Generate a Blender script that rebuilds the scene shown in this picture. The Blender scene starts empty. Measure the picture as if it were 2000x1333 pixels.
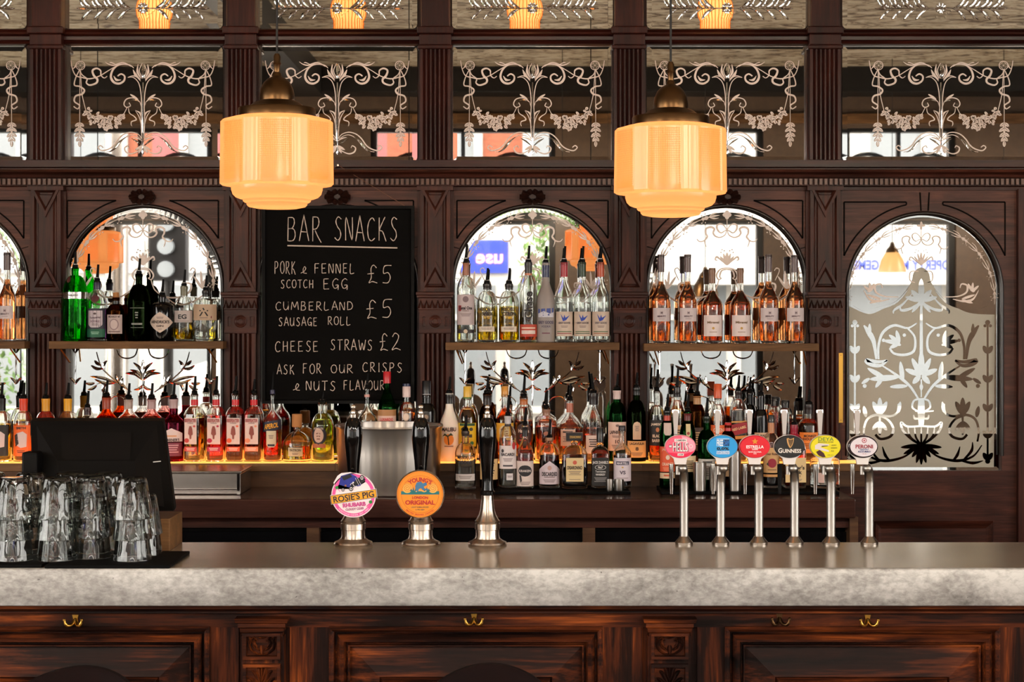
import bpy, bmesh, math, random
from mathutils import Vector, Matrix
random.seed(7)
S = bpy.context.scene
C = S.collection

# ---------------------------------------------------------------- camera, sky, sun, exposure
F, CX, CY, CH = 3444.0, 1020.0, 620.0, 1.70      # focal length and horizon of the 2000x1333 frame, eye height
cam_data = bpy.data.cameras.new('camera')
cam_data.sensor_width = 36.0
cam_data.lens = F / 2000.0 * 36.0
cam_data.shift_x = -(CX - 1000.0) / 2000.0
cam_data.shift_y = (CY - 666.5) / 2000.0
cam_data.clip_start = 0.05
cam = bpy.data.objects.new('camera', cam_data)
cam.location = (0, 0, CH)
cam.rotation_euler = (math.pi / 2, 0, 0)
C.objects.link(cam)
S.camera = cam

world = bpy.data.worlds.new('sky')
S.world = world
world.use_nodes = True
_bg = world.node_tree.nodes['Background']
_bg.inputs['Color'].default_value = (1.0, 0.955, 0.90, 1)
_bg.inputs['Strength'].default_value = 7.0

sun_data = bpy.data.lights.new('sun', 'SUN')
sun_data.energy = 2.2
sun_data.angle = math.radians(3)
sun_data.color = (1.0, 0.95, 0.88)
sun = bpy.data.objects.new('sun', sun_data)
sun.rotation_euler = Vector((0.25, -0.75, -0.75)).to_track_quat('-Z', 'Y').to_euler()
C.objects.link(sun)

S.view_settings.view_transform = 'Standard'
S.view_settings.look = 'None'
S.view_settings.gamma = 1.0
S.view_settings.use_curve_mapping = False
S.view_settings.exposure = 0.62
cy = S.cycles
cy.max_bounces = 24
cy.transmission_bounces = 22
cy.glossy_bounces = 10
cy.diffuse_bounces = 4
cy.transparent_max_bounces = 16
cy.sample_clamp_indirect = 4.0
cy.blur_glossy = 0.6
cy.caustics_reflective = True
cy.caustics_refractive = True
cy.use_denoising = True


def PX(px, d): return (px - CX) * d / F
def PZ(py, d): return CH + (CY - py) * d / F


# ---------------------------------------------------------------- materials
def lin(c):
    out = []
    for v in c[:3]:
        v = v / 255.0
        out.append(v / 12.92 if v <= 0.04045 else ((v + 0.055) / 1.055) ** 2.4)
    return tuple(out) + (1.0,)


MATS = {}


def princ(name, rgb, rough=0.5, metal=0.0, spec=None, coat=0.0, emit=None, estr=0.0):
    if name in MATS: return MATS[name]
    m = bpy.data.materials.new(name); m.use_nodes = True
    b = m.node_tree.nodes['Principled BSDF']
    b.inputs['Base Color'].default_value = lin(rgb)
    b.inputs['Roughness'].default_value = rough
    b.inputs['Metallic'].default_value = metal
    if spec is not None: b.inputs['Specular IOR Level'].default_value = spec
    b.inputs['Coat Weight'].default_value = coat
    if emit:
        b.inputs['Emission Color'].default_value = lin(emit)
        b.inputs['Emission Strength'].default_value = estr
    MATS[name] = m
    return m


def ink(rgb, rough=0.6):
    return princ('ink_%d_%d_%d' % tuple(rgb), rgb, rough)


def gloss(rgb, rough=0.25):
    return princ('gloss_%d_%d_%d' % tuple(rgb), rgb, rough)


def glass(name, lin_rgb, rough=0.0, ior=1.5):
    if name in MATS: return MATS[name]
    m = bpy.data.materials.new(name); m.use_nodes = True
    nt = m.node_tree; nt.nodes.clear()
    o = nt.nodes.new('ShaderNodeOutputMaterial'); g = nt.nodes.new('ShaderNodeBsdfGlass')
    g.inputs['Color'].default_value = tuple(lin_rgb) + (1,)
    g.inputs['Roughness'].default_value = rough
    g.inputs['IOR'].default_value = ior
    nt.links.new(g.outputs[0], o.inputs[0])
    MATS[name] = m
    return m


def window_glass():
    m = bpy.data.materials.new('window_glass'); m.use_nodes = True
    nt = m.node_tree; nt.nodes.clear()
    o = nt.nodes.new('ShaderNodeOutputMaterial'); mx = nt.nodes.new('ShaderNodeMixShader')
    t = nt.nodes.new('ShaderNodeBsdfTransparent'); g = nt.nodes.new('ShaderNodeBsdfGlossy')
    g.inputs['Roughness'].default_value = 0.02
    mx.inputs[0].default_value = 0.06
    nt.links.new(t.outputs[0], mx.inputs[1]); nt.links.new(g.outputs[0], mx.inputs[2]); nt.links.new(mx.outputs[0], o.inputs[0])
    return m


def ramp(nt, stops):
    r = nt.nodes.new('ShaderNodeValToRGB')
    el = r.color_ramp.elements
    while len(el) < len(stops): el.new(0.5)
    for e, (p, c) in zip(el, stops):
        e.position = p; e.color = lin(c)
    return r


def wood(name, stops, along='x', scale=1.0, rough=(0.3, 0.5), coat=0.25, bump=0.15, fine=60.0):
    """stained timber, grain running along one axis"""
    if name in MATS: return MATS[name]
    m = bpy.data.materials.new(name); m.use_nodes = True
    nt = m.node_tree; b = nt.nodes['Principled BSDF']
    tc = nt.nodes.new('ShaderNodeTexCoord'); mp = nt.nodes.new('ShaderNodeMapping')
    k = {'x': (1.2, 14, 14), 'z': (14, 14, 1.2), 'y': (14, 1.2, 14)}[along]
    mp.inputs['Scale'].default_value = tuple(v * scale for v in k)
    n1 = nt.nodes.new('ShaderNodeTexNoise'); n1.inputs['Scale'].default_value = 2.2; n1.inputs['Detail'].default_value = 7
    n1.inputs['Roughness'].default_value = 0.62; n1.inputs['Distortion'].default_value = 0.6
    mp2 = nt.nodes.new('ShaderNodeMapping')
    mp2.inputs['Scale'].default_value = {'x': (3, fine, fine), 'z': (fine, fine, 3), 'y': (fine, 3, fine)}[along]
    n2 = nt.nodes.new('ShaderNodeTexNoise'); n2.inputs['Scale'].default_value = 3.0; n2.inputs['Detail'].default_value = 4
    n3 = nt.nodes.new('ShaderNodeTexNoise'); n3.inputs['Scale'].default_value = 3.5; n3.inputs['Detail'].default_value = 3
    for a, c in ((mp, n1), (mp2, n2)):
        nt.links.new(tc.outputs['Object'], a.inputs['Vector']); nt.links.new(a.outputs[0], c.inputs['Vector'])
    nt.links.new(tc.outputs['Object'], n3.inputs['Vector'])
    s1 = nt.nodes.new('ShaderNodeMath'); s1.operation = 'MULTIPLY_ADD'; s1.inputs[1].default_value = 0.35
    nt.links.new(n2.outputs[0], s1.inputs[0]); nt.links.new(n1.outputs[0], s1.inputs[2])
    s2 = nt.nodes.new('ShaderNodeMath'); s2.operation = 'MULTIPLY_ADD'; s2.inputs[1].default_value = 0.5
    nt.links.new(n3.outputs[0], s2.inputs[0]); nt.links.new(s1.outputs[0], s2.inputs[2])
    s3 = nt.nodes.new('ShaderNodeMath'); s3.operation = 'SUBTRACT'; s3.inputs[1].default_value = 0.42
    nt.links.new(s2.outputs[0], s3.inputs[0])
    r = ramp(nt, stops); nt.links.new(s3.outputs[0], r.inputs[0]); nt.links.new(r.outputs[0], b.inputs['Base Color'])
    mr = nt.nodes.new('ShaderNodeMapRange'); mr.inputs['To Min'].default_value = rough[0]; mr.inputs['To Max'].default_value = rough[1]
    nt.links.new(n1.outputs[0], mr.inputs[0]); nt.links.new(mr.outputs[0], b.inputs['Roughness'])
    bp = nt.nodes.new('ShaderNodeBump'); bp.inputs['Strength'].default_value = bump; bp.inputs['Distance'].default_value = 0.002
    nt.links.new(s1.outputs[0], bp.inputs['Height']); nt.links.new(bp.outputs[0], b.inputs['Normal'])
    b.inputs['Coat Weight'].default_value = coat; b.inputs['Coat Roughness'].default_value = 0.25
    b.inputs['Specular IOR Level'].default_value = 0.10 if name.startswith('worn') else 0.22
    MATS[name] = m
    return m


DARK = [(0.18, (20, 8, 6)), (0.42, (44, 20, 14)), (0.62, (70, 34, 24)), (0.85, (98, 54, 38))]
MAHOG = [(0.15, (18, 6, 5)), (0.45, (42, 15, 11)), (0.8, (70, 28, 19))]
WORN = [(0.24, (8, 4, 3)), (0.46, (30, 13, 8)), (0.62, (74, 33, 14)), (0.88, (160, 80, 30))]
PALE = [(0.18, (38, 19, 14)), (0.42, (66, 36, 28)), (0.62, (90, 52, 40)), (0.85, (116, 72, 56))]
OAK = [(0.2, (58, 38, 22)), (0.5, (98, 68, 40)), (0.85, (136, 98, 62))]
BROWN = [(0.2, (46, 30, 20)), (0.5, (80, 54, 36)), (0.85, (108, 76, 50))]
def wood_h(): return wood('dark_wood_horizontal', DARK, 'x', coat=.03)
def wood_v(): return wood('dark_wood_vertical', DARK, 'z', coat=.03)
def pale_h(): return wood('faded_wood_horizontal', PALE, 'x', coat=.03)
def mahog_h(): return wood('mahogany_horizontal', MAHOG, 'x', rough=(0.25, 0.4), coat=0.12)
def mahog_v(): return wood('mahogany_vertical', MAHOG, 'z', rough=(0.25, 0.4), coat=0.12)
def worn_h(): return wood('worn_wood_horizontal', WORN, 'x', 0.8, rough=(0.4, 0.6), coat=0.0, bump=0.3)
def worn_v(): return wood('worn_wood_vertical', WORN, 'z', 0.8, rough=(0.4, 0.6), coat=0.0, bump=0.3)
def oak_h(): return wood('oak_board', OAK, 'x', rough=(0.45, 0.7), coat=0.0)
def brown_h(): return wood('brown_board', BROWN, 'x', rough=(0.4, 0.65), coat=0.05)


def noisy(name, stops, rough=(0.3, 0.6), metal=0.0, scale=(6, 6, 6), detail=6, nscale=3.0, bump=0.0, dist=0.002, coat=0.0, distort=0.0):
    """a surface with a mottled colour of its own"""
    if name in MATS: return MATS[name]
    m = bpy.data.materials.new(name); m.use_nodes = True
    nt = m.node_tree; b = nt.nodes['Principled BSDF']
    tc = nt.nodes.new('ShaderNodeTexCoord'); mp = nt.nodes.new('ShaderNodeMapping'); mp.inputs['Scale'].default_value = scale
    n = nt.nodes.new('ShaderNodeTexNoise'); n.inputs['Scale'].default_value = nscale; n.inputs['Detail'].default_value = detail
    n.inputs['Roughness'].default_value = 0.65; n.inputs['Distortion'].default_value = distort
    nt.links.new(tc.outputs['Object'], mp.inputs[0]); nt.links.new(mp.outputs[0], n.inputs['Vector'])
    r = ramp(nt, stops); nt.links.new(n.outputs[0], r.inputs[0]); nt.links.new(r.outputs[0], b.inputs['Base Color'])
    mr = nt.nodes.new('ShaderNodeMapRange'); mr.inputs['To Min'].default_value = rough[0]; mr.inputs['To Max'].default_value = rough[1]
    nt.links.new(n.outputs[0], mr.inputs[0]); nt.links.new(mr.outputs[0], b.inputs['Roughness'])
    b.inputs['Metallic'].default_value = metal; b.inputs['Coat Weight'].default_value = coat
    if bump:
        bp = nt.nodes.new('ShaderNodeBump'); bp.inputs['Strength'].default_value = bump; bp.inputs['Distance'].default_value = dist
        nt.links.new(n.outputs[0], bp.inputs['Height']); nt.links.new(bp.outputs[0], b.inputs['Normal'])
    MATS[name] = m
    return m


M_STEEL = princ('brushed_steel', (176, 170, 164), 0.26, 1.0)
M_CHROME = princ('polished_chrome', (205, 203, 200), 0.10, 1.0)
M_NICKEL = princ('satin_nickel', (188, 176, 164), 0.22, 1.0)
M_BRASS = princ('brass', (196, 150, 70), 0.28, 1.0)
M_BRONZE = princ('aged_bronze', (92, 68, 44), 0.32, 1.0)
M_BLACK = princ('black_plastic', (6, 5, 5), 0.5, spec=.1)
M_RUBBER = princ('black_rubber', (4, 4, 4), 0.7, spec=.08)
M_GLOSSBLACK = princ('gloss_black', (5, 5, 6), 0.08, 0.0, spec=.4, coat=0.15)
M_WHITE = gloss((212, 206, 204))
M_FROST = princ('acid_etched_glass', (232, 214, 203), 0.7)
M_CUT = princ('wheel_cut_mirror', (222, 222, 220), 0.06, 1.0)
M_MIRROR = princ('silvered_mirror', (196, 194, 190), 0.015, 1.0)
M_CLEAR = glass('clear_glass', (0.97, 0.98, 0.97))




def turned(m, rough=.32, aniso=.85):
    """metal turned or brushed round its upright axis"""
    nt = m.node_tree; b = nt.nodes['Principled BSDF']
    tg = nt.nodes.new('ShaderNodeTangent'); tg.direction_type = 'RADIAL'; tg.axis = 'Z'
    nt.links.new(tg.outputs[0], b.inputs['Tangent'])
    b.inputs['Anisotropic'].default_value = aniso; b.inputs['Anisotropic Rotation'].default_value = 0.25; b.inputs['Roughness'].default_value = rough
    return m


M_TURNED = turned(princ('turned_nickel', (190, 178, 166), 0.3, 1.0), .28, .8)
M_BOWL = turned(princ('brushed_bowl_steel', (176, 168, 160), 0.3, 1.0), .30, .85)
M_TIN = turned(princ('brushed_tin', (176, 170, 164), 0.3, 1.0), .3, .85)

# ---------------------------------------------------------------- objects
ORG = {}


def tag(o, label=None, cat=None, group=None, kind=None):
    if label: o['label'] = label
    if cat: o['category'] = cat
    if group: o['group'] = group
    if kind: o['kind'] = kind
    return o


def thing(name, label, cat, loc, group=None):
    o = bpy.data.objects.new(name, None)
    o.empty_display_size = 0.05
    o.location = loc
    C.objects.link(o)
    ORG[o.name] = Vector(loc)
    return tag(o, label, cat, group)


def cr(pts, n=6, closed=False):
    """Catmull-Rom through the points"""
    if len(pts) < 3 and not closed: 
        a, b = pts[0], pts[-1]
        return [tuple(a[k] + (b[k] - a[k]) * i / n for k in range(len(a))) for i in range(n + 1)]
    out = []
    m = len(pts)
    segs = m if closed else m - 1
    for i in range(segs):
        if closed:
            p0, p1, p2, p3 = pts[(i - 1) % m], pts[i], pts[(i + 1) % m], pts[(i + 2) % m]
        else:
            p0, p1, p2, p3 = pts[max(i - 1, 0)], pts[i], pts[i + 1], pts[min(i + 2, m - 1)]
        for j in range(n):
            t = j / n
            out.append(tuple(0.5 * (2 * b + (c - a) * t + (2 * a - 5 * b + 4 * c - d) * t * t + (3 * b - a - 3 * c + d) * t ** 3)
                             for a, b, c, d in zip(p0, p1, p2, p3)))
    if not closed: out.append(tuple(pts[-1]))
    return out


class MB:
    def __init__(s): s.v, s.f, s.mi, s.cur = [], [], [], 0
    def add(s, vs, fs):
        k = len(s.v)
        s.v += [tuple(p) for p in vs]
        for f in fs:
            s.f.append(tuple(i + k for i in f)); s.mi.append(s.cur)
        return s
    def box(s, x0, x1, y0, y1, z0, z1):
        return s.add([(x0, y0, z0), (x1, y0, z0), (x1, y1, z0), (x0, y1, z0), (x0, y0, z1), (x1, y0, z1), (x1, y1, z1), (x0, y1, z1)],
                     [(0, 3, 2, 1), (4, 5, 6, 7), (0, 1, 5, 4), (1, 2, 6, 5), (2, 3, 7, 6), (3, 0, 4, 7)])
    def lathe(s, prof, cx, cyy, z0=0.0, seg=32, mod=None):
        vs, fs, idx = [], [], []
        for (r, z) in prof:
            if r <= 1e-6:
                idx.append([len(vs)]); vs.append((cx, cyy, z0 + z)); continue
            row = []
            for i in range(seg):
                t = 2 * math.pi * i / seg
                fx, fy = mod(t, z) if mod else (1, 1)
                row.append(len(vs)); vs.append((cx + r * fx * math.cos(t), cyy + r * fy * math.sin(t), z0 + z))
            idx.append(row)
        for a, b in zip(idx, idx[1:]):
            if len(a) == 1 and len(b) == 1: continue
            for i in range(seg):
                j = (i + 1) % seg
                if len(a) == 1: fs.append((a[0], b[j], b[i]))
                elif len(b) == 1: fs.append((a[i], a[j], b[0]))
                else: fs.append((a[i], a[j], b[j], b[i]))
        return s.add(vs, fs)
    def tube(s, pts, rad, seg=10, caps=True, flat=1.0):
        pts = [Vector(p) for p in pts]
        n = len(pts)
        rad = [rad] * n if isinstance(rad, (int, float)) else rad
        vs, fs = [], []
        t0 = (pts[1] - pts[0]).normalized()
        up = Vector((0, 0, 1)) if abs(t0.z) < 0.9 else Vector((1, 0, 0))
        nrm = t0.cross(up).normalized()
        for i, p in enumerate(pts):
            t = (pts[min(i + 1, n - 1)] - pts[max(i - 1, 0)]).normalized()
            nrm = (nrm - t * nrm.dot(t)).normalized()
            bn = t.cross(nrm)
            for k in range(seg):
                a = 2 * math.pi * k / seg
                vs.append(p + nrm * math.cos(a) * rad[i] + bn * math.sin(a) * rad[i] * flat)
        for i in range(n - 1):
            for k in range(seg):
                j = (k + 1) % seg
                fs.append((i * seg + k, i * seg + j, (i + 1) * seg + j, (i + 1) * seg + k))
        if caps:
            fs.append(tuple(range(seg - 1, -1, -1))); fs.append(tuple(range((n - 1) * seg, n * seg)))
        return s.add(vs, fs)
    def poly(s, pts, y0, y1=None):
        """outline in x, z: a face at y0, extruded back to y1"""
        n = len(pts)
        vs = [(p[0], y0, p[1]) for p in pts]
        fs = [tuple(range(n))]
        if y1 is not None:
            vs += [(p[0], y1, p[1]) for p in pts]
            fs.append(tuple(range(2 * n - 1, n - 1, -1)))
            fs += [(i, (i + 1) % n, n + (i + 1) % n, n + i) for i in range(n)]
        return s.add(vs, fs)
    def ribbon(s, pts, w, y, ridge=0.0, back=None):
        """flat or ridged band of varying width along a path in x, z"""
        n = len(pts)
        vs, fs = [], []
        for i, p in enumerate(pts):
            a, b = pts[max(i - 1, 0)], pts[min(i + 1, n - 1)]
            tx, tz = b[0] - a[0], b[1] - a[1]
            l = math.hypot(tx, tz) or 1.0
            nx, nz = -tz / l, tx / l
            ww = (w(i / (n - 1)) if callable(w) else w) * 0.5
            vs += [(p[0] + nx * ww, y, p[1] + nz * ww), (p[0], y - ridge, p[1]), (p[0] - nx * ww, y, p[1] - nz * ww)] if ridge else \
                  [(p[0] + nx * ww, y, p[1] + nz * ww), (p[0] - nx * ww, y, p[1] - nz * ww)]
        k = 3 if ridge else 2
        for i in range(n - 1):
            for j in range(k - 1):
                fs.append((i * k + j, i * k + j + 1, (i + 1) * k + j + 1, (i + 1) * k + j))
        return s.add(vs, fs)
    def loops(s, x0, x1, z0, z1, steps, fill=True):
        """mitred frame: rectangles inset by steps [(inset, y)...] joined one to the next"""
        vs, fs = [], []
        for (i, y) in steps:
            vs += [(x0 + i, y, z0 + i), (x1 - i, y, z0 + i), (x1 - i, y, z1 - i), (x0 + i, y, z1 - i)]
        for k in range(len(steps) - 1):
            for j in range(4):
                fs.append((k * 4 + j, k * 4 + (j + 1) % 4, k * 4 + 4 + (j + 1) % 4, k * 4 + 4 + j))
        if fill:
            k = (len(steps) - 1) * 4
            fs.append((k, k + 1, k + 2, k + 3))
        return s.add(vs, fs)
    def mould(s, x0, x1, prof):
        """a moulding of section [(y, z)...] run along x"""
        n = len(prof)
        vs = [(x0, p[0], p[1]) for p in prof] + [(x1, p[0], p[1]) for p in prof]
        fs = [(i, (i + 1) % n, n + (i + 1) % n, n + i) for i in range(n)]
        fs += [tuple(range(n)), tuple(range(2 * n - 1, n - 1, -1))]
        return s.add(vs, fs)
    def build(s, name, mats, parent=None, smooth=None, bevel=0.0, recalc=True, loc=None):
        org = ORG.get(parent.name, Vector((0, 0, 0))) if parent else Vector(loc or (0, 0, 0))
        me = bpy.data.meshes.new(name)
        me.from_pydata([(p[0] - org.x, p[1] - org.y, p[2] - org.z) for p in s.v], [], s.f)
        for m in (mats if isinstance(mats, (list, tuple)) else [mats]): me.materials.append(m)
        if len(me.materials) > 1: me.polygons.foreach_set('material_index', s.mi)
        if recalc:
            bm = bmesh.new(); bm.from_mesh(me)
            bmesh.ops.recalc_face_normals(bm, faces=bm.faces); bm.to_mesh(me); bm.free()
        if smooth is not None:
            me.polygons.foreach_set('use_smooth', [True] * len(me.polygons))
            me.set_sharp_from_angle(angle=math.radians(smooth))
        me.update()
        o = bpy.data.objects.new(name, me)
        C.objects.link(o)
        if parent: o.parent = parent
        else: o.location = org
        ORG[o.name] = org
        if bevel:
            b = o.modifiers.new('edge', 'BEVEL'); b.width = bevel; b.segments = 2; b.limit_method = 'ANGLE'; b.angle_limit = math.radians(50)
        return o


_TXT = {}


def text_geo(s, bold=0.0):
    """(points, faces) of a line of lettering, its own size, centred on 0"""
    key = (s, bold)
    if key in _TXT: return _TXT[key]
    cu = bpy.data.curves.new('lettering', 'FONT')
    cu.body = s; cu.size = 1.0; cu.resolution_u = 3; cu.offset = bold
    o = bpy.data.objects.new('lettering', cu)
    me = bpy.data.meshes.new_from_object(o)
    vs = [(v.co.x, v.co.y) for v in me.vertices]
    fs = [tuple(p.vertices) for p in me.polygons]
    bpy.data.meshes.remove(me); bpy.data.objects.remove(o); bpy.data.curves.remove(cu)
    if not vs: vs, fs = [(0, 0)], []
    x0, x1 = min(v[0] for v in vs), max(v[0] for v in vs)
    y0, y1 = min(v[1] for v in vs), max(v[1] for v in vs)
    w, h = max(x1 - x0, 1e-6), max(y1 - y0, 1e-6)
    vs = [((v[0] - (x0 + x1) / 2) / w, (v[1] - (y0 + y1) / 2) / h) for v in vs]
    _TXT[key] = (vs, fs, w / h)
    return _TXT[key]


def text(mb, s, cx, cz, h, w=None, place=None, bold=0.02, skew=0.0, rot=0.0):
    """adds lettering of height h (and width w) centred at cx, cz; place maps (x, z) to 3D"""
    vs, fs, asp = text_geo(s, bold)
    w = w or asp * h
    out = []
    c, sn = math.cos(rot), math.sin(rot)
    for (u, v) in vs:
        x, z = u * w + v * h * skew, v * h
        out.append(place(cx + x * c - z * sn, cz + x * sn + z * c))
    mb.add(out, fs)
    return mb


def flat_at(y): return lambda x, z: (x, y, z)

# ---------------------------------------------------------------- the room
YM, YF, YP = 6.89, 6.862, 6.815          # mirror face, frame face, pilaster face of the bar back
XL, XR, YFRONT, YBACK, ZC = -5.6, 5.6, -0.6, 6.95, 3.70
M_WALL = noisy('brown_paint', [(0.2, (66, 50, 37)), (0.8, (92, 71, 52))], rough=(0.4, 0.6), bump=0.05)
M_CEIL = noisy('embossed_ceiling_paper', [(0.40, (104, 80, 54)), (0.50, (226, 208, 176)), (0.62, (246, 236, 212)), (0.75, (196, 172, 136))], rough=(0.5, 0.7), scale=(2.2, 5.0, 5.0), nscale=2.2, detail=4, bump=0.9, dist=0.03, distort=1.6)
M_FRAME = princ('window_frame_paint', (13, 10, 9), 0.4, spec=.2)


def structure(o):
    o['kind'] = 'structure'; return o


structure(MB().box(XL, XR, YFRONT, YBACK + .1, -0.06, 0.0).build('floor', wood('floor_boards', BROWN, 'y', rough=(0.35, 0.55))))
structure(MB().box(XL - .1, XR + .1, YFRONT - .3, YBACK + .2, ZC, ZC + .12).build('ceiling', M_CEIL))
structure(MB().box(XL, XR, YBACK, YBACK + .12, 0, ZC).build('wall_back', M_WALL))
SIDE = [(-.25, 1.55), (1.85, 3.65)]      # unseen side windows, added to bring in more daylight, along y
SZ0, SZ1 = .70, 3.15
for nm, xa, xb in (('wall_left', XL - .12, XL), ('wall_right', XR, XR + .12)):
    wm = MB(); ys = [YFRONT - .2] + [v for c in SIDE for v in c] + [YBACK + .12]
    for i in range(0, len(ys), 2): wm.box(xa, xb, ys[i], ys[i + 1], 0, ZC)
    for (a, b) in SIDE: wm.box(xa, xb, a, b, 0, SZ0); wm.box(xa, xb, a, b, SZ1, ZC)
    structure(wm.build(nm, M_WALL))

# street wall with its windows: columns (x0, x1, has upper light)
COLS = [(-5.2, -4.06, 1), (-3.74, -2.53, 1), (-2.34, -1.40, 0), (-1.24, 0.27, 1), (1.02, 1.97, 1), (2.63, 3.54, 1), (3.95, 5.3, 0)]  # third column is an unseen window added for more daylight
ZS, ZT, ZU0, ZU1 = 0.62, 2.49, 2.66, 3.245
wf = MB()
edges = [XL] + [v for c in COLS for v in c[:2]] + [XR]
for i in range(0, len(edges), 2): wf.box(edges[i], edges[i + 1], YFRONT - .2, YFRONT, 0, ZC)
for (a, b, u) in COLS:
    wf.box(a, b, YFRONT - .2, YFRONT, 0, ZS)
    if u:
        wf.box(a, b, YFRONT - .2, YFRONT, ZT, ZU0); wf.box(a, b, YFRONT - .2, YFRONT, ZU1, ZC)
    else:
        wf.box(a, b, YFRONT - .2, YFRONT, ZT, ZC)
structure(wf.build('wall_front', M_WALL))
structure(MB().box(XL, XR, YFRONT, YFRONT + .34, 3.50, ZC).build('trim_1', princ('dark_beam', (16, 12, 10), 0.5)))
structure(MB().box(-1.80, -1.60, YFRONT + .3, 5.4, 3.48, ZC).build('trim_2', princ('dark_beam', (16, 12, 10), 0.5)))
structure(MB().box(XL, XR, YFRONT, YFRONT + .05, 2.50, 2.64).build('trim_3', M_FRAME))
structure(MB().box(XL, XR, YFRONT, YFRONT + .06, ZU1 + .03, ZU1 + .11).build('trim_4', wood('tan_picture_rail', OAK, 'x')))
M_PANE = window_glass()
for k, (a, b, u) in enumerate(COLS):
    w = structure(bpy.data.objects.new('window_%d' % (k + 1), None)); C.objects.link(w); w.location = ((a + b) / 2, YFRONT - .1, ZS)
    ORG[w.name] = Vector(w.location)
    fr = MB()
    for (z0, z1) in [(ZS, ZT)] + ([(ZU0, ZU1)] if u else []):
        fr.box(a, a + .05, YFRONT - .14, YFRONT - .05, z0, z1); fr.box(b - .05, b, YFRONT - .14, YFRONT - .05, z0, z1)
        fr.box(a + .05, b - .05, YFRONT - .14, YFRONT - .05, z0, z0 + .05); fr.box(a + .05, b - .05, YFRONT - .14, YFRONT - .05, z1 - .03, z1)
    if u:
        mid = (a + b) / 2
        fr.box(mid - .016, mid + .016, YFRONT - .12, YFRONT - .07, ZU0 + .05, ZU1 - .03)
        for sx in (-1, 1):
            c = mid + sx * (b - a) * .27
            fr.tube([(c + .24 * math.cos(t), YFRONT - .1, ZU0 + .14 + .24 * math.sin(t)) for t in [math.pi * j / 14 for j in range(15)]], .02, 6)
    fr.build('window_frame', M_FRAME, w)
    pn = MB().box(a + .05, b - .05, YFRONT - .103, YFRONT - .097, ZS + .05, ZT - .03)
    if u: pn.box(a + .05, b - .05, YFRONT - .103, YFRONT - .097, ZU0 + .05, ZU1 - .03)
    pn.build('window_pane', M_PANE, w)
    for (z0, z1) in [(ZS, ZT)] + ([(ZU0, ZU1)] if u else []):
        pl = bpy.data.lights.new('daylight_portal', 'AREA'); pl.shape = 'RECTANGLE'; pl.size = b - a; pl.size_y = z1 - z0
        pl.cycles.is_portal = True
        po = bpy.data.objects.new('daylight_portal', pl); po.location = ((a + b) / 2, YFRONT - .22, (z0 + z1) / 2)
        po.rotation_euler = (math.radians(90), 0, 0); po.rotation_euler = Vector((0, 1, 0)).to_track_quat('-Z', 'Z').to_euler()
        C.objects.link(po)

kw = len(COLS)
for sx, xw in ((-1, XL - .06), (1, XR + .06)):
    for (a, b) in SIDE:  # out of view, added to brighten the room from both sides
        kw += 1
        w = structure(bpy.data.objects.new('window_%d' % kw, None)); C.objects.link(w); w.location = (xw, (a + b) / 2, SZ0); ORG[w.name] = Vector(w.location)
        fr = MB().box(xw - .03, xw + .03, a, a + .06, SZ0, SZ1).box(xw - .03, xw + .03, b - .06, b, SZ0, SZ1).box(xw - .03, xw + .03, a + .06, b - .06, SZ0, SZ0 + .06).box(xw - .03, xw + .03, a + .06, b - .06, SZ1 - .06, SZ1).box(xw - .03, xw + .03, a + .06, b - .06, 2.45, 2.52)
        fr.build('window_frame', M_FRAME, w)
        MB().box(xw - .003, xw + .003, a + .06, b - .06, SZ0 + .06, 2.45).box(xw - .003, xw + .003, a + .06, b - .06, 2.52, SZ1 - .06).build('window_pane', M_PANE, w)
        pl = bpy.data.lights.new('daylight_portal', 'AREA'); pl.shape = 'RECTANGLE'; pl.size = b - a; pl.size_y = SZ1 - SZ0; pl.cycles.is_portal = True
        po = bpy.data.objects.new('daylight_portal', pl); po.location = (xw + sx * .1, (a + b) / 2, (SZ0 + SZ1) / 2)
        po.rotation_euler = Vector((-sx, 0, 0)).to_track_quat('-Z', 'Z').to_euler(); C.objects.link(po)

# ---------------------------------------------------------------- the street outside, seen only in the mirrors
M_PAVE = noisy('paving_stone', [(0.3, (120, 117, 112)), (0.7, (150, 146, 140))], rough=(0.6, 0.8), scale=(1.5, 1.5, 1.5))
structure(MB().box(-16, 16, -11.0, 9, -.2, -.08).build('street', M_PAVE))
YS = -11.0
M_BRICK = noisy('street_brick', [(0.3, (124, 66, 46)), (0.7, (160, 92, 66))], rough=(0.7, 0.9), scale=(3, 3, 10))
M_REND = princ('white_render', (186, 184, 178), 0.7)
M_PINK = princ('rose_render', (150, 84, 84), 0.7)
M_SHOP = princ('grey_shopfront', (158, 160, 162), 0.5)
M_SHOPGL = princ('dark_shop_glass', (122, 128, 132), 0.1)
M_BLUE = princ('sign_blue', (34, 60, 170), 0.5)


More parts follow.
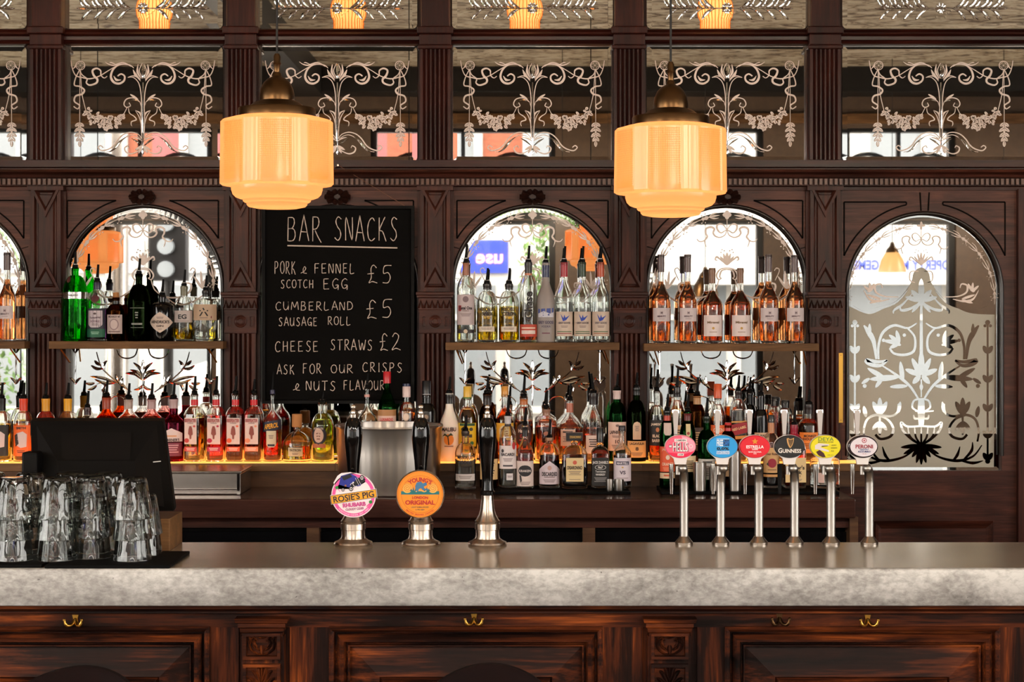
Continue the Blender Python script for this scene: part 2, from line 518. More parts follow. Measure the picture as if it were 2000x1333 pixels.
def shop(x0, x1, wall, upper, fascia, label, sign=None, signcol=None, awning=None):
    t = thing('street_shop', label, 'building', ((x0 + x1) / 2, YS, -.08), 'shops across the street')
    MB().box(x0, x1, YS - .4, YS, -.08, 3.05).build('ground_floor', wall, t)
    MB().box(x0, x1, YS - .4, YS, 3.05, 4.75).build('upper_wall', upper, t)
    MB().box(x0 + .1, x1 - .1 if fascia is not M_BLUE else -.2, YS, YS + .06, 2.32, 2.78).build('fascia', fascia, t)
    n = max(1, round((x1 - x0) / 1.6))
    for i in range(n):
        a = x0 + .2 + (x1 - x0 - .2) * i / n; b = x0 + (x1 - x0 - .2) * (i + 1) / n
        g = MB().box(a, b, YS, YS + .03, .45, 2.15).build('shop_window', M_SHOPGL, t)
        MB().box(a - .06, a, YS, YS + .08, .3, 2.2).box(a - .06, b, YS, YS + .08, .35, .45).box(a, b, YS, YS + .08, 1.66, 1.74).build('shop_window_frame', M_REND, g)
        m = (a + b) / 2
        g = MB().box(m - .38, m + .38, YS, YS + .04, 3.3, 4.5).build('window', M_SHOPGL, t)
        MB().box(m - .48, m - .36, YS, YS + .09, 3.2, 4.6).box(m + .36, m + .48, YS, YS + .09, 3.2, 4.6).box(m - .36, m + .36, YS, YS + .09, 4.48, 4.6).box(m - .36, m + .36, YS, YS + .09, 3.2, 3.32).build('window_surround', M_REND, g)
    if awning:
        a0, a1 = awning
        MB().box(a0, a1, YS + .02, YS + .5, 2.15, 3.15).build('awning', M_REND, t)
    if sign:
        sx, sz, sh, sw, col, yy = sign[:6]
        tm = MB()
        text(tm, sign[6], sx, sz, sh, sw, lambda x, z: (2 * sx - x, yy, z), bold=.03)
        tm.build('lettering', ink(col), t)
    return t


shop(-14, -5.2, M_REND, M_BRICK, M_SHOP, 'white shop with brick upper storey at the far end of the street terrace')
shop(-5.2, -1.9, M_SHOP, M_PINK, M_SHOP, 'grey shopfront with rose upper storey across the street')
shop(-1.9, 1.35, M_REND, M_BRICK, M_BLUE, 'white shop with blue fascia sign across the street', (-.72, 2.55, .2, .9, (236, 170, 170), YS + .065, 'use  Co'))
shop(1.35, 7.6, M_REND, M_REND, M_REND, 'white fronted shop with a long pale awning across the street', (5.2, 2.42, .14, 1.7, (60, 80, 190), YS + .505, 'PROPERTY MANAGEMENT'), awning=(1.5, 7.4))
shop(7.6, 14, M_REND, M_BRICK, M_SHOP, 'brick topped shop beyond the pale awning')

M_LEAF = noisy('leaf_green', [(0.3, (46, 92, 30)), (0.7, (120, 160, 60))], rough=(0.5, 0.7))


def street_tree(x, y, zc, r, h, label):
    t = thing('street_tree', label, 'tree', (x, y, -.08), 'trees on the pavement')
    MB().tube([(x, y, -.08), (x + .03, y, zc * .6), (x, y, zc)], [.06, .05, .03], 8).build('trunk', princ('bark', (70, 56, 44), 0.8), t)
    lv = MB()
    for i in range(900):
        u = Vector((random.gauss(0, 1), random.gauss(0, 1), random.gauss(0, 1))).normalized() * (random.random() ** .4)
        p = Vector((x + u.x * r, y + u.y * r, zc + u.z * h))
        a = Vector((random.gauss(0, 1), random.gauss(0, 1), random.gauss(0, 1))).normalized() * .05
        b = a.cross(Vector((0.3, 0.2, 1))).normalized() * .025
        lv.add([p - a, p + b, p + a, p - b], [(0, 1, 2, 3)])
    lv.build('leaves', M_LEAF, t, recalc=False)


street_tree(0.32, -4.2, 2.1, .36, .75, 'small leafy tree in front of the blue shop sign')
street_tree(-5.35, -3.0, 1.3, .55, 1.1, 'leafy green tree standing by the far window')

# street furniture and a parked van, seen only in the mirrors
lp = thing('street_lamp', 'pale steel lamp post on the pavement outside the gin arch window', 'lamp post', (-3.86, -3.0, -.08))
MB().tube([(-3.86, -3, -.08), (-3.86, -3, 4.4)], .11, 14).build('post', M_STEEL, lp, smooth=50)
MB().box(-4.1, -3.3, -3.12, -2.9, 4.35, 4.46).build('lamp_head', M_STEEL, lp)
ts = thing('traffic_signal', 'dark three lamp traffic signal standing across the street', 'traffic light', (-4.37, -8.0, -.08))
MB().tube([(-4.37, -8, -.08), (-4.37, -8, 2.2)], .06, 10).build('post', M_FRAME, ts, smooth=50)
th = MB().box(-4.6, -4.14, -8.12, -7.9, 2.15, 3.0).build('signal_head', M_FRAME, ts)
for q in range(3): MB().tube([(-4.37, -7.9, 2.29 + q * .28), (-4.37, -7.80, 2.29 + q * .28)], .10, 14).build('hood', M_SHOPGL, th)
vn = thing('parked_van', 'white van parked across the street below the grey shopfront', 'van', (-2.6, -8.6, -.08))
MB().poly([(-4.2, .25), (-4.2, 1.05), (-3.75, 1.2), (-3.3, 1.85), (-1.1, 1.95), (-1.0, .3)], -9.4, -7.8).build('van_body', M_REND, vn, bevel=.05)
MB().poly([(-3.62, 1.2), (-3.25, 1.76), (-2.75, 1.78), (-2.75, 1.2)], -7.79, -7.81).build('side_window', M_SHOPGL, vn)
for wx in (-3.6, -1.6): MB().tube([(wx, -7.75, .25), (wx, -8.0, .25)], .33, 20).build('wheel', M_RUBBER, vn)

# ---------------------------------------------------------------- the mirrored bar back
bb = thing('back_bar', 'carved dark wood bar back with etched mirrors along the rear wall', 'bar back', (0, YM, 0))
MB().box(-4.4, 4.4, 6.9, 6.945, 0, 3.66).build('backboard', wood_v(), bb)
BAY = [-101, 279, 660, 1040, 1420]               # arch centres
PIL = [-290, 89, 470, 850, 1229, 1612]           # pilaster centres
ROWX = [(-320, 52), (123, 435), (502, 815), (883, 1197), (1263, 1577), (1645, 2031)]


def inset(pts, d):
    n = len(pts); out = []
    for i in range(n):
        p0, p1, p2 = pts[i - 1], pts[i], pts[(i + 1) % n]
        a = Vector((p1[0] - p0[0], p1[1] - p0[1])); b = Vector((p2[0] - p1[0], p2[1] - p1[1]))
        a = a.normalized() if a.length > 1e-9 else b.normalized(); b = b.normalized() if b.length > 1e-9 else a
        nrm = Vector((-a.y - b.y, a.x + b.x))
        nrm = nrm.normalized() if nrm.length > 1e-9 else Vector((-a.y, a.x))
        k = max(0.5, nrm.dot(Vector((-a.y, a.x))))
        out.append((p1[0] + nrm.x * d / k, p1[1] + nrm.y * d / k))
    return out


def mirror_pane(outline, w=.02, lift=.0006, inner=None):
    """silvered plate; the ground edge is a wedge that leans inwards"""
    m = MB(); n = len(outline); inn = inner or inset(outline, w)
    m.add([(p[0], YM, p[1]) for p in inn], [tuple(range(n))])
    m.add([(p[0], YM - lift, p[1]) for p in outline] + [(p[0], YM, p[1]) for p in inn], [(i, (i + 1) % n, n + (i + 1) % n, n + i) for i in range(n)])
    m.add([(p[0], YM - lift, p[1]) for p in outline] + [(p[0], YM + .006, p[1]) for p in outline], [(i, (i + 1) % n, n + (i + 1) % n, n + i) for i in range(n)])
    return m.build('mirror_pane', M_MIRROR, bb, recalc=False)


def rect_outline(x0, x1, z0, z1, r=.018, k=4):
    pts = []
    for (cx, cz, a0) in ((x1 - r, z0 + r, -90), (x1 - r, z1 - r, 0), (x0 + r, z1 - r, 90), (x0 + r, z0 + r, 180)):
        for j in range(k + 1):
            a = math.radians(a0 + 90 * j / k); pts.append((cx + r * math.cos(a), cz + r * math.sin(a)))
    return pts


def plate(x0, x1, z0, z1): return mirror_pane(rect_outline(x0, x1, z0, z1), lift=.00035, inner=rect_outline(x0 + .02, x1 - .02, z0 + .02, z1 - .02, .003))


def arch_outline(xc, hw, z0, zs, n=40):
    pts = [(xc - hw, z0), (xc + hw, z0)]
    return pts + [(xc + hw * math.cos(math.pi * i / n), zs + hw * math.sin(math.pi * i / n)) for i in range(n + 1)]


YE = YM - .0022      # the etched layer lies on the glass


class Etch:
    """ornament drawn in photo units about a pane's centre line"""
    def __init__(s, cx, sc, ox, oy, zx, mirror=True):
        s.cx, s.sc, s.ox, s.oy, s.zx, s.mirror, s.fr, s.cut, s.wk = cx, sc, ox, oy, zx, mirror, MB(), MB(), 1.2; s.q = 0
    def pt(s, p, sx): return (PX(s.cx + sx * (p[0] - s.zx) / s.sc, YE), PZ(s.oy + p[1] / s.sc, YE))
    def line(s, pts, w0=1.5, w1=None, w2=None, cut=False, sides=(1, -1), ridge=0.0, closed=False):
        w1 = w0 if w1 is None else w1; w2 = w0 if w2 is None else w2
        for sx in (sides if s.mirror else (1,)):
            q = cr([s.pt(p, sx) for p in pts], 6, closed)
            if closed: q.append(q[0])
            k = YE / F * s.wk
            wf = lambda t: k * (w0 + (w1 - w0) * t * 2 if t < .5 else w1 + (w2 - w1) * (t - .5) * 2)
            s.q = (s.q + 1) % 28
            (s.cut if cut else s.fr).ribbon(q, wf, YE - s.q * 3e-5, ridge)
    def leaf(s, a, b, w, cut=False, bend=0.0, sides=(1, -1), ridge=0.0, vein=False):
        dx, dy = b[0] - a[0], b[1] - a[1]
        m = ((a[0] + b[0]) / 2 - dy * bend, (a[1] + b[1]) / 2 + dx * bend)
        for sx in (sides if s.mirror else (1,)):
            q = cr([s.pt(p, sx) for p in (a, m, b)], 5)
            k = YE / F * s.wk * w
            s.q = (s.q + 1) % 28
            (s.cut if cut else s.fr).ribbon(q, lambda t: k * (.06 + .94 * math.sin(math.pi * min(1, .04 + .96 * t)) ** .8), YE - s.q * 3e-5, ridge)
            if vein and not cut:
                s.cut.ribbon(q[1:-2], lambda t: .16 * k * (1 - .7 * t), YE - .00095)
    def dot(s, p, r, cut=False, sides=(1, -1)):
        for sx in (sides if s.mirror else (1,)):
            c = s.pt(p, sx); k = r * YE / F
            (s.cut if cut else s.fr).poly([(c[0] + k * math.cos(2 * math.pi * i / 12), c[1] + k * math.sin(2 * math.pi * i / 12)) for i in range(12)], YE - .0009)
    def ring(s, p, r, w, cut=False, sides=(1, -1)):
        s.line([(p[0] + r * s.sc * math.cos(2 * math.pi * i / 12), p[1] + r * s.sc * math.sin(2 * math.pi * i / 12)) for i in range(12)], w, w, w, cut, sides, 0, True)
    def done(s, parent):
        if s.fr.v: s.fr.build('etched_ornament', M_FROST, parent, recalc=False)
        if s.cut.v: s.cut.build('cut_ornament', M_CUT, parent, recalc=False)


def ornament_middle(cx, parent, xs=1.0):
    e = Etch(cx, 3.846, 0, 0, 1072)
    R = random.Random(5)
    L = e.line
    L([(1080, 1040), (1086, 900), (1082, 790), (1088, 690), (1106, 620), (1145, 582), (1186, 582)], 1.2, 1.5, 1.0)
    L([(1186, 582), (1150, 570), (1118, 580), (1090, 610)], .6, 1.6, .6)
    e.leaf((1076, 590), (1076, 475), 6, cut=True, sides=(1,), ridge=.0015); L([(1076, 590), (1098, 530), (1076, 475)], 1, 1.3, 1, sides=(1, -1))
    L([(1086, 590), (1112, 540), (1108, 482)], .8, 4.0, .4); L([(1090, 600), (1128, 560), (1146, 522)], .8, 4.5, .4)
    L([(1140, 512), (1168, 490), (1220, 482), (1266, 494), (1300, 530), (1312, 580), (1290, 618), (1250, 628), (1214, 606), (1210, 572), (1236, 556), (1262, 572)], 1.0, 3.8, 2.0)
    L([(1236, 600), (1270, 600), (1292, 570)], .5, 4.0, .5)
    L([(1160, 500), (1220, 470), (1290, 490), (1330, 482), (1356, 464)], 1, 2.4, .5); L([(1270, 486), (1310, 470), (1322, 474)], .5, 1.6, .3)
    L([(1280, 500), (1330, 530), (1400, 572), (1470, 592), (1530, 582), (1575, 568), (1600, 520), (1612, 455)], 1.0, 2.0, 1.2)
    L([(1600, 520), (1580, 500), (1570, 470)], .4, 2.2, .3)
    L([(1340, 572), (1362, 586), (1386, 566), (1390, 530), (1420, 514), (1450, 530), (1440, 568), (1414, 596), (1422, 624), (1470, 640), (1496, 622), (1492, 592), (1530, 560), (1546, 520)], 1.0, 3.6, 1.0)
    for (dx, dy) in ((0, -16), (0, 16), (-16, 0), (16, 0)): e.dot((1541 + dx, 492 + dy), 3.0, cut=True); e.ring((1541 + dx, 492 + dy), 3.2, .7)
    e.ring((1541, 492), 8.6, 1.0)
    L([(1548, 525), (1578, 588), (1586, 640), (1546, 650), (1512, 676), (1528, 706), (1576, 722), (1586, 762), (1548, 792), (1562, 818), (1592, 800)], 1.4, 3.0, 1.6)
    L([(1545, 530), (1546, 720), (1547, 935)], .9, 1.0, .9); L([(1540, 530), (1530, 700), (1500, 832)], 1.1, 1.2, 1.0)
    for (a, b) in (((1547, 925), (1515, 950)), ((1547, 925), (1582, 950)), ((1547, 960), (1508, 990)), ((1547, 960), (1586, 990)), ((1547, 1000), (1512, 1030)), ((1547, 1000), (1584, 1026)), ((1547, 1030), (1524, 1064)), ((1547, 1030), (1572, 1062)), ((1547, 1060), (1547, 1104)), ((1547, 930), (1547, 1000)), ((1547, 1010), (1547, 1060))):
        e.leaf(a, b, 5.2, vein=True)
    L([(1190, 806), (1212, 850), (1240, 892)], .9, 1.0, .9)
    gar = [(1232, 884), (1262, 900), (1296, 916), (1330, 924), (1366, 922), (1402, 908), (1436, 888), (1466, 862), (1490, 836)]
    for i, (gx, gy) in enumerate(gar):
        for j in range(14 if 1 < i < 7 else 8):
            a = R.random() * 2 * math.pi; rr = R.uniform(2, 36 if 1 < i < 7 else 15)
            p = (gx + rr * math.cos(a), gy + 4 + rr * math.sin(a) * 1.1); q = (p[0] + 26 * math.cos(a + R.uniform(-.6, .6)), p[1] + 26 * math.sin(a + R.uniform(-.6, .6)))
            e.leaf(p, q, R.uniform(3.6, 5.2), vein=True)
    L([(1080, 812), (1098, 764), (1146, 736), (1196, 746), (1214, 782), (1196, 806), (1166, 796), (1176, 772)], 1.2, 1.7, 1.2)
    L([(1090, 776), (1130, 752), (1180, 760)], .5, 2.2, .5, cut=True, ridge=.0008); e.leaf((1108, 748), (1168, 708), 3.6); e.dot((1186, 786), 3.4, cut=True)
    L([(1180, 812), (1172, 850), (1136, 876), (1122, 900), (1156, 914), (1160, 936), (1154, 948)], .8, 2.0, .8)
    L([(1082, 890), (1096, 848), (1130, 830)], .6, 2.6, .4); L([(1080, 960), (1100, 880), (1128, 834)], .6, 1.4, .4)
    L([(1080, 1042), (1110, 1008), (1160, 994), (1214, 1008), (1256, 1044), (1290, 1092), (1330, 1120), (1380, 1132), (1408, 1110), (1392, 1094), (1372, 1108)], 1.0, 2.2, 1.6)
    L([(1084, 1046), (1124, 1020), (1170, 1016), (1220, 1046), (1262, 1100), (1300, 1132), (1352, 1142)], .8, 1.3, .8)
    L([(1200, 1030), (1246, 1066), (1290, 1120), (1328, 1144)], .6, 4.2, .5, cut=True, ridge=.001)
    L([(1074, 1100), (1110, 1136), (1160, 1156), (1200, 1142), (1210, 1112), (1186, 1096), (1176, 1112)], 1.2, 2.4, 1.0)
    L([(1080, 1096), (1120, 1062), (1158, 1040)], .5, 3.0, .5, cut=True, ridge=.001); L([(1076, 1060), (1110, 1040), (1146, 1032)], .5, 2.4, .4)
    for ang in (-60, -30, 0, 30, 60):
        a = math.radians(90 + ang); e.leaf((1072, 1094), (1072 + 68 * math.cos(a), 1094 + 68 * math.sin(a)), 4.2, cut=ang in (0,), sides=(1,), ridge=.0012)
    L([(1072, 1160), (1072, 1000), (1072, 800), (1072, 620)], 1.0, 3.4, 2.0, cut=True, sides=(1,), ridge=.0012)
    e.done(parent)


def ornament_top(cx, parent):
    e = Etch(cx, 3.846, 0, 0, 1072)
    L = e.line
    for i in range(10):
        a = math.pi * 2 * i / 10
        e.leaf((1072 + 8 * math.cos(a), 60 + 8 * math.sin(a)), (1072 + 44 * math.cos(a), 60 + 44 * math.sin(a)), 4.6, cut=True, sides=(1,), ridge=.0014)
    for (x, y) in ((1128, 95), (1150, 78), (1106, 128), (1040, 128), (1110, 100)): e.dot((x, y), 2.2, cut=True, sides=(1,))
    L([(1110, 62), (1300, 62), (1500, 62)], 1.4, 1.2, .6, cut=True, ridge=.0006); e.leaf((1480, 62), (1570, 62), 4.0, cut=True, ridge=.0012)
    for (x, n) in ((1150, 0), (1240, 1), (1330, 2), (1420, 3)):
        L([(x, 62), (x + 40, 78), (x + 78, 122)], .6, 1.4, .6, cut=True, ridge=.0006); e.dot((x + 82, 128), 2.6, cut=True)
        e.leaf((x + 40, 70), (x + 112, 148), 5.2, cut=True, bend=-.08, ridge=.0014)
        e.leaf((x + 20, 60), (x + 104, -30), 5.2, cut=True, bend=.12, ridge=.0014)
        e.leaf((x + 60, 60), (x + 130, -10), 4.2, cut=True, bend=.12, ridge=.0014)
    e.done(parent)


def arch_garland(e, cxz, cyz, rz, rr=1.0, tulips=(75, 57, 40, 23, 6)):
    """swag of tulips that follows the head of an arch; all in the pane's own units"""
    P = lambda a, r: (cxz + r * math.cos(math.radians(a)), cyz - r * math.sin(math.radians(a)))
    e.line([P(a, rz) for a in range(84, -8, -4)], .9, 1.1, .9)
    for a in tulips:
        b = P(a, rz)
        for (da, dr, w) in ((8, 15, 1.7), (9, 0, 2.4), (8, -15, 1.7)):
            e.line([b, P(a + da * .5, rz + dr * .9 * rr), P(a + da, rz + dr * rr)], .8, w * rr, .4)
        for (da, dr) in ((-3, 10), (-3, -10), (-6, 5), (-6, -5)): e.leaf(b, P(a + da, rz + dr * rr), 1.9 * rr)
        for (da, dr) in ((-5, 20), (-2, 24), (-7, -20), (-4, -24)):
            e.dot(P(a + da, rz + dr * rr), 1.0 * rr)
        e.line([P(a - 4, rz), P(a - 5, rz + 18 * rr)], .5); e.line([P(a - 4, rz), P(a - 6, rz - 18 * rr)], .5)
    t = P(90, rz)
    for k in range(4):
        q = math.radians(45 + 90 * k); e.leaf(t, (t[0] + 26 * rr * math.cos(q - .78), t[1] + 26 * rr * math.sin(q - .78)), 5 * rr, sides=(1,))


def bow(e, cx, cy, k=1.0):
    q = lambda pts: [(cx + (x - 812) * k, cy + (y - 400) * k) for x, y in pts]
    e.line(q([(812, 405), (836, 372), (862, 360), (884, 374), (880, 404), (856, 426), (832, 414), (812, 405)]), 1.0 * k, 2.8 * k, 1.0 * k)
    e.line(q([(814, 408), (826, 440), (858, 458), (892, 452), (912, 428), (904, 398), (930, 384), (962, 396), (966, 428), (954, 456), (980, 484), (1012, 488), (1030, 470)]), 1.0, 3.2 * k, 1.0)
    e.line(q([(956, 456), (974, 486), (962, 528)]), 2.0 * k, 1.6 * k, .6)
    e.line(q([(812, 330), (812, 405)]), .9 * k, sides=(1,)); e.dot((cx, cy), 2.4 * k, sides=(1,))


def crown(e, cx, cy, k=1.0):
    for (ax, ay, w) in ((0, -92, 5), (26, -84, 4), (50, -64, 4)):
        e.leaf((cx, cy), (cx + ax * k, cy + ay * k), w * k)
    e.line([(cx, cy), (cx + 40 * k, cy - 34 * k), (cx + 74 * k, cy - 60 * k), (cx + 84 * k, cy - 40 * k), (cx + 70 * k, cy - 34 * k)], 1, 2.6 * k, .8)
    for (dx, dy) in ((20, -104), (44, -92), (36, -112)): e.dot((cx + dx * k, cy + dy * k), 1.3 * k)


def ornament_arch(cx, parent):
    e = Etch(cx, 3.702, 0, 340, 812); e.wk = 1.35
    arch_garland(e, 812, 808, 512, 1.25)
    bow(e, 812, 400)
    crown(e, 812, 660)
    for pts in ([(812, 680), (860, 690), (888, 730), (872, 765), (850, 750)], [(812, 690), (850, 700), (864, 740), (852, 760)]): e.line(pts, 1.4, 2.4, 1.0)
    e.line([(872, 770), (900, 840), (980, 890), (1080, 890), (1150, 850), (1160, 800), (1120, 790), (1116, 820), (1134, 826)], 1.2, 3.0, 1.2)
    e.line([(980, 890), (1050, 940), (1140, 940), (1230, 890), (1270, 850)], 1.0, 2.8, .8)
    for (x, y) in ((1180, 740), (1230, 700), (1260, 760), (1290, 800)):
        e.leaf((1240, 830), (x, y), 3.4)
    e.line([(1160, 770), (1190, 700), (1170, 680), (1154, 700)], 1.0, 1.4, 1.0)
    # lower half: bright cut plants
    e2 = Etch(cx, 4.596, 0, 690, 1005); e2.wk = .95
    e2.cut = e.cut; e2.fr = e.fr
    for (bx, by) in ((1005, 60), (1092, 84), (1164, 182), (1120, 150)):
        for sx in ((1,) if bx == 1005 else (1, -1)): e2.leaf((1005, 245), (bx, by), 7.0, cut=True, bend=-.16 if bx != 1005 else 0, sides=(sx,), ridge=.0022)
    e2.leaf((1005, 285), (1086, 330), 5.5, cut=True, bend=.15, ridge=.002); e2.line([(1005, 250), (1005, 330), (1005, 470)], 2, 3, 2, cut=True, sides=(1,), ridge=.001)
    e2.line([(1110, 350), (1250, 250), (1360, 150), (1400, 70), (1422, -10)], 2.0, 2.6, 1.6, cut=True, ridge=.001)
    for (a, b, bd) in (((1356, 160), (1328, 66), .18), ((1366, 140), (1470, 110), .15), ((1380, 110), (1440, 66), .1), ((1180, 300), (1250, 190), .12), ((1150, 324), (1196, 206), .2), ((1240, 262), (1440, 235), .12), ((1250, 270), (1480, 210), -.06), ((1330, 270), (1370, 350), -.12), ((1420, 290), (1500, 330), .1), ((1440, 270), (1520, 270), .1)):
        e2.leaf(a, b, 6.4, cut=True, bend=bd, ridge=.0018)
    e2.line([(1250, 270), (1340, 262), (1420, 280)], 1, 2, 1, cut=True, ridge=.001)
    e2.line([(1050, -60), (1075, 20), (1140, 48), (1210, 30), (1240, -30)], 2.0, 3.0, 1.6, cut=True, ridge=.0012)
    e2.line([(1612, -90), (1612, 100), (1612, 260)], 2.4, 3.0, 2.0, cut=True, ridge=.0012)
    for y in (-30, 250):
        e2.leaf((1612, y + 30), (1560, y - 30), 5, cut=True, bend=.1, ridge=.0018); e2.leaf((1612, y + 30), (1664, y - 30), 5, cut=True, bend=-.1, ridge=.0018)
    e2.line([(1300, 430), (1260, 390), (1190, 400), (1150, 450), (1160, 510), (1200, 520)], 1.4, 2.4, 1.2, cut=True, ridge=.001)
    e2.dot((1300, 515), 4.5, cut=True)
    e.done(parent)


for i, (a, b) in enumerate(ROWX):
    zt, zb = PZ(90 if i < 3 else 86, YM), PZ(316, YM)
    p = plate(PX(a, YM), PX(b, YM), zb, zt)
    ornament_middle((a + b) / 2 if i else -101, p)
    p = plate(PX(a, YM), PX(b, YM), PZ(56, YM), PZ(-92, YM))
    ornament_top((a + b) / 2 if i else -101, p)
HW = .5 * (PX(434, YM) - PX(124, YM))
ZSPR, ZLED = PZ(558, YM), 1.1486
for c in BAY:
    p = mirror_pane(arch_outline(PX(c, YM), HW, ZLED - .02, ZSPR), w=.024, lift=.0006)
    ornament_arch(c, p)

# door-like bay with the frosted mirror
DX0, DX1, DC = PX(1652, YM), PX(1953, YM), PX(1802.5, YM)
DHW = (DX1 - DX0) / 2
ZD0, ZDS = PZ(919, YM), PZ(568, YM)
dp = mirror_pane(arch_outline(DC, DHW, ZD0, ZDS), w=.014, lift=.0006)
fz = lambda zx, zy: (PX(1600 + zx / 2.2975, YE), PZ(380 + zy / 2.2975, YE))
fro = [fz(*p) for p in [(131, 1225), (784, 1225), (788, 560)]] + \
      [fz(*p) for p in cr([(788, 540), (700, 536), (640, 520), (560, 470), (505, 400), (490, 350), (458, 328), (426, 350), (411, 400), (356, 470), (276, 520), (216, 536), (131, 500)], 5)]
MB().poly(fro, YE).build('frosted_field', princ('frosted_mirror', (168, 162, 147), 0.5, 0.15), dp, recalc=False)
dk = Etch(1799.3, 2.2975, 1600, 380, 458); dk.wk = 1.3
dm = MB()
arch_garland(dk, 458, 470, 330, rr=.72)
bow(dk, 458, 196, .55); crown(dk, 458, 318, .62)
dk.line([(470, 345), (505, 348), (508, 385), (486, 396)], 1.0, 1.4, 1.0)
dk.line([(560, 460), (620, 458), (660, 440), (664, 410), (640, 402), (632, 420)], 1.0, 3.0, 1.2)
dk.line([(600, 470), (650, 480), (690, 470), (716, 430)], .8, 4.0, .5); dk.leaf((640, 470), (700, 450), 4); dk.leaf((640, 474), (690, 488), 4)
for (x, y) in ((668, 400), (690, 396), (716, 410), (700, 430)): dk.leaf((686, 436), (x, y), 4.0)
dk.done(dp)
md = Etch(1799.3, 2.2975, 1600, 380, 458)
YE_OLD = YE
YE = YE - .0008
for a, w in ((0, 8), (38, 7), (74, 6)):
    r = math.radians(90 - a)
    md.leaf((458, 478), (458 + 74 * math.cos(r), 478 - (100 if a == 0 else 62) * math.sin(r)), w + 2, cut=True)
md.leaf((458, 478), (500, 530), 6, cut=True); md.line([(462, 486), (510, 514), (548, 520), (552, 504)], 3, 5, 2, cut=True)
md.line([(458, 480), (458, 600), (458, 760)], 4.0, 5.0, 6.0, cut=True, sides=(1,))
md.line([(495, 440), (540, 492), (580, 520), (582, 536)], .8, 4.6, 1.0, cut=True); md.line([(520, 430), (580, 490), (700, 520), (760, 500)], 1.0, 4.6, 1.0, cut=True)
md.line([(478, 578), (520, 600), (580, 588), (630, 620), (650, 680), (650, 740)], 2.0, 5.0, 3.4, cut=True)
md.line([(520, 600), (488, 640), (490, 700), (530, 720), (580, 714), (600, 690)], 3.0, 4.6, 3.4, cut=True)
md.line([(660, 740), (672, 660), (700, 610), (716, 588)], 3, 9, 2, cut=True); md.leaf((690, 640), (690, 580), 6, cut=True)
for (x, y) in ((570, 610), (604, 630), (628, 656), (600, 690), (560, 680)): md.leaf((556, 668), (x, y), 7, cut=True)
for (x, y) in ((534, 632), (628, 655)): md.dot((x, y), 3.4, cut=True)
md.line([(610, 745), (650, 752), (704, 745), (680, 764), (640, 768), (610, 745)], 3, 8, 3, cut=True)
md.line([(470, 920), (510, 860), (570, 810), (640, 765)], 3.0, 5.0, 2.0, cut=True)
for (a, b, w) in (((540, 840), (552, 750), 8), ((560, 820), (690, 830), 10), ((520, 860), (600, 864), 7), ((620, 826), (700, 780), 8), ((690, 826), (726, 850), 6), ((630, 820), (664, 868), 7)): md.leaf(a, b, w, cut=True)
md.dot((712, 860), 4, cut=True)
for (x, y) in ((458, 700), (500, 735), (530, 785), (496, 850)): md.leaf((462, 812), (x, y), 9, cut=True)
md.leaf((458, 850), (458, 880), 6, cut=True, sides=(1,)); md.line([(458, 830), (458, 870), (458, 910)], 3, 2, 2, cut=True, sides=(1,))
md.line([(458, 918), (490, 926), (498, 956), (476, 972)], 3, 3.4, 2.4, cut=True); md.line([(430, 972), (458, 976), (514, 972)], 2, 3, 2, cut=True, sides=(1,)); md.line([(458, 920), (458, 980), (458, 1040)], 10, 12, 8, cut=True, sides=(1,))
md.line([(458, 1004), (486, 1006), (492, 990)], 2, 4, 2, cut=True)
md.line([(458, 1040), (520, 1042), (548, 1024), (540, 1060), (500, 1100), (458, 1124)], 3, 4.0, 4, cut=True)
for dx in (0, 30, 60): md.line([(458 + dx, 1046), (458 + dx * .8, 1090), (458, 1126)], 2, 3.4, 3, cut=True)
for (x, y) in ((550, 1136), (538, 1166), (500, 1180), (458, 1214), (480, 1206)): md.leaf((458, 1126), (x, y), 7, cut=True)
md.line([(480, 1140), (540, 1180), (620, 1196), (690, 1176), (730, 1126)], 2.0, 5.0, 1.6, cut=True); md.line([(600, 1196), (620, 1170), (632, 1132)], 3, 5, 1, cut=True); md.line([(640, 1196), (690, 1206), (736, 1196)], 3, 5, 1, cut=True); md.line([(650, 1190), (684, 1150), (688, 1112)], 3, 5, 1, cut=True)
md.line([(560, 940), (566, 980), (600, 996), (660, 990), (700, 1010), (716, 1060), (710, 1110)], 3, 4.4, 3, cut=True)
md.line([(660, 990), (610, 1010), (584, 1050), (596, 1086), (640, 1098), (664, 1078)], 3, 4.4, 4, cut=True); md.leaf((560, 980), (552, 930), 6, cut=True); md.leaf((706, 1000), (716, 950), 7, cut=True)
for (x, y) in ((644, 912), (612, 930), (676, 930)): md.leaf((644, 990), (x, y), 9, cut=True)
for (x, y) in ((612, 1060), (678, 1056), (644, 1080)): md.leaf((644, 1020), (x, y), 7, cut=True)
md.line([(644, 990), (644, 1030), (644, 1080)], 4, 3, 3, cut=True)
md.line([(756, 572), (756, 800), (756, 1190)], 3.2, 3.2, 3.2, cut=True)
for y in (690, 820, 950, 1070, 1170):
    md.leaf((756, y + 24), (736, y - 10), 8, cut=True); md.leaf((756, y + 24), (778, y - 10), 8, cut=True)
md.dot((756, 575), 5, cut=True); md.dot((744, 590), 3, cut=True); md.dot((768, 590), 3, cut=True); md.dot((756, 1198), 5, cut=True)
md.cut.build('clear_ornament', M_MIRROR, dp, recalc=False)
YE = YE_OLD

# rails, cornice, pilasters
X0, X1 = -4.35, 4.35


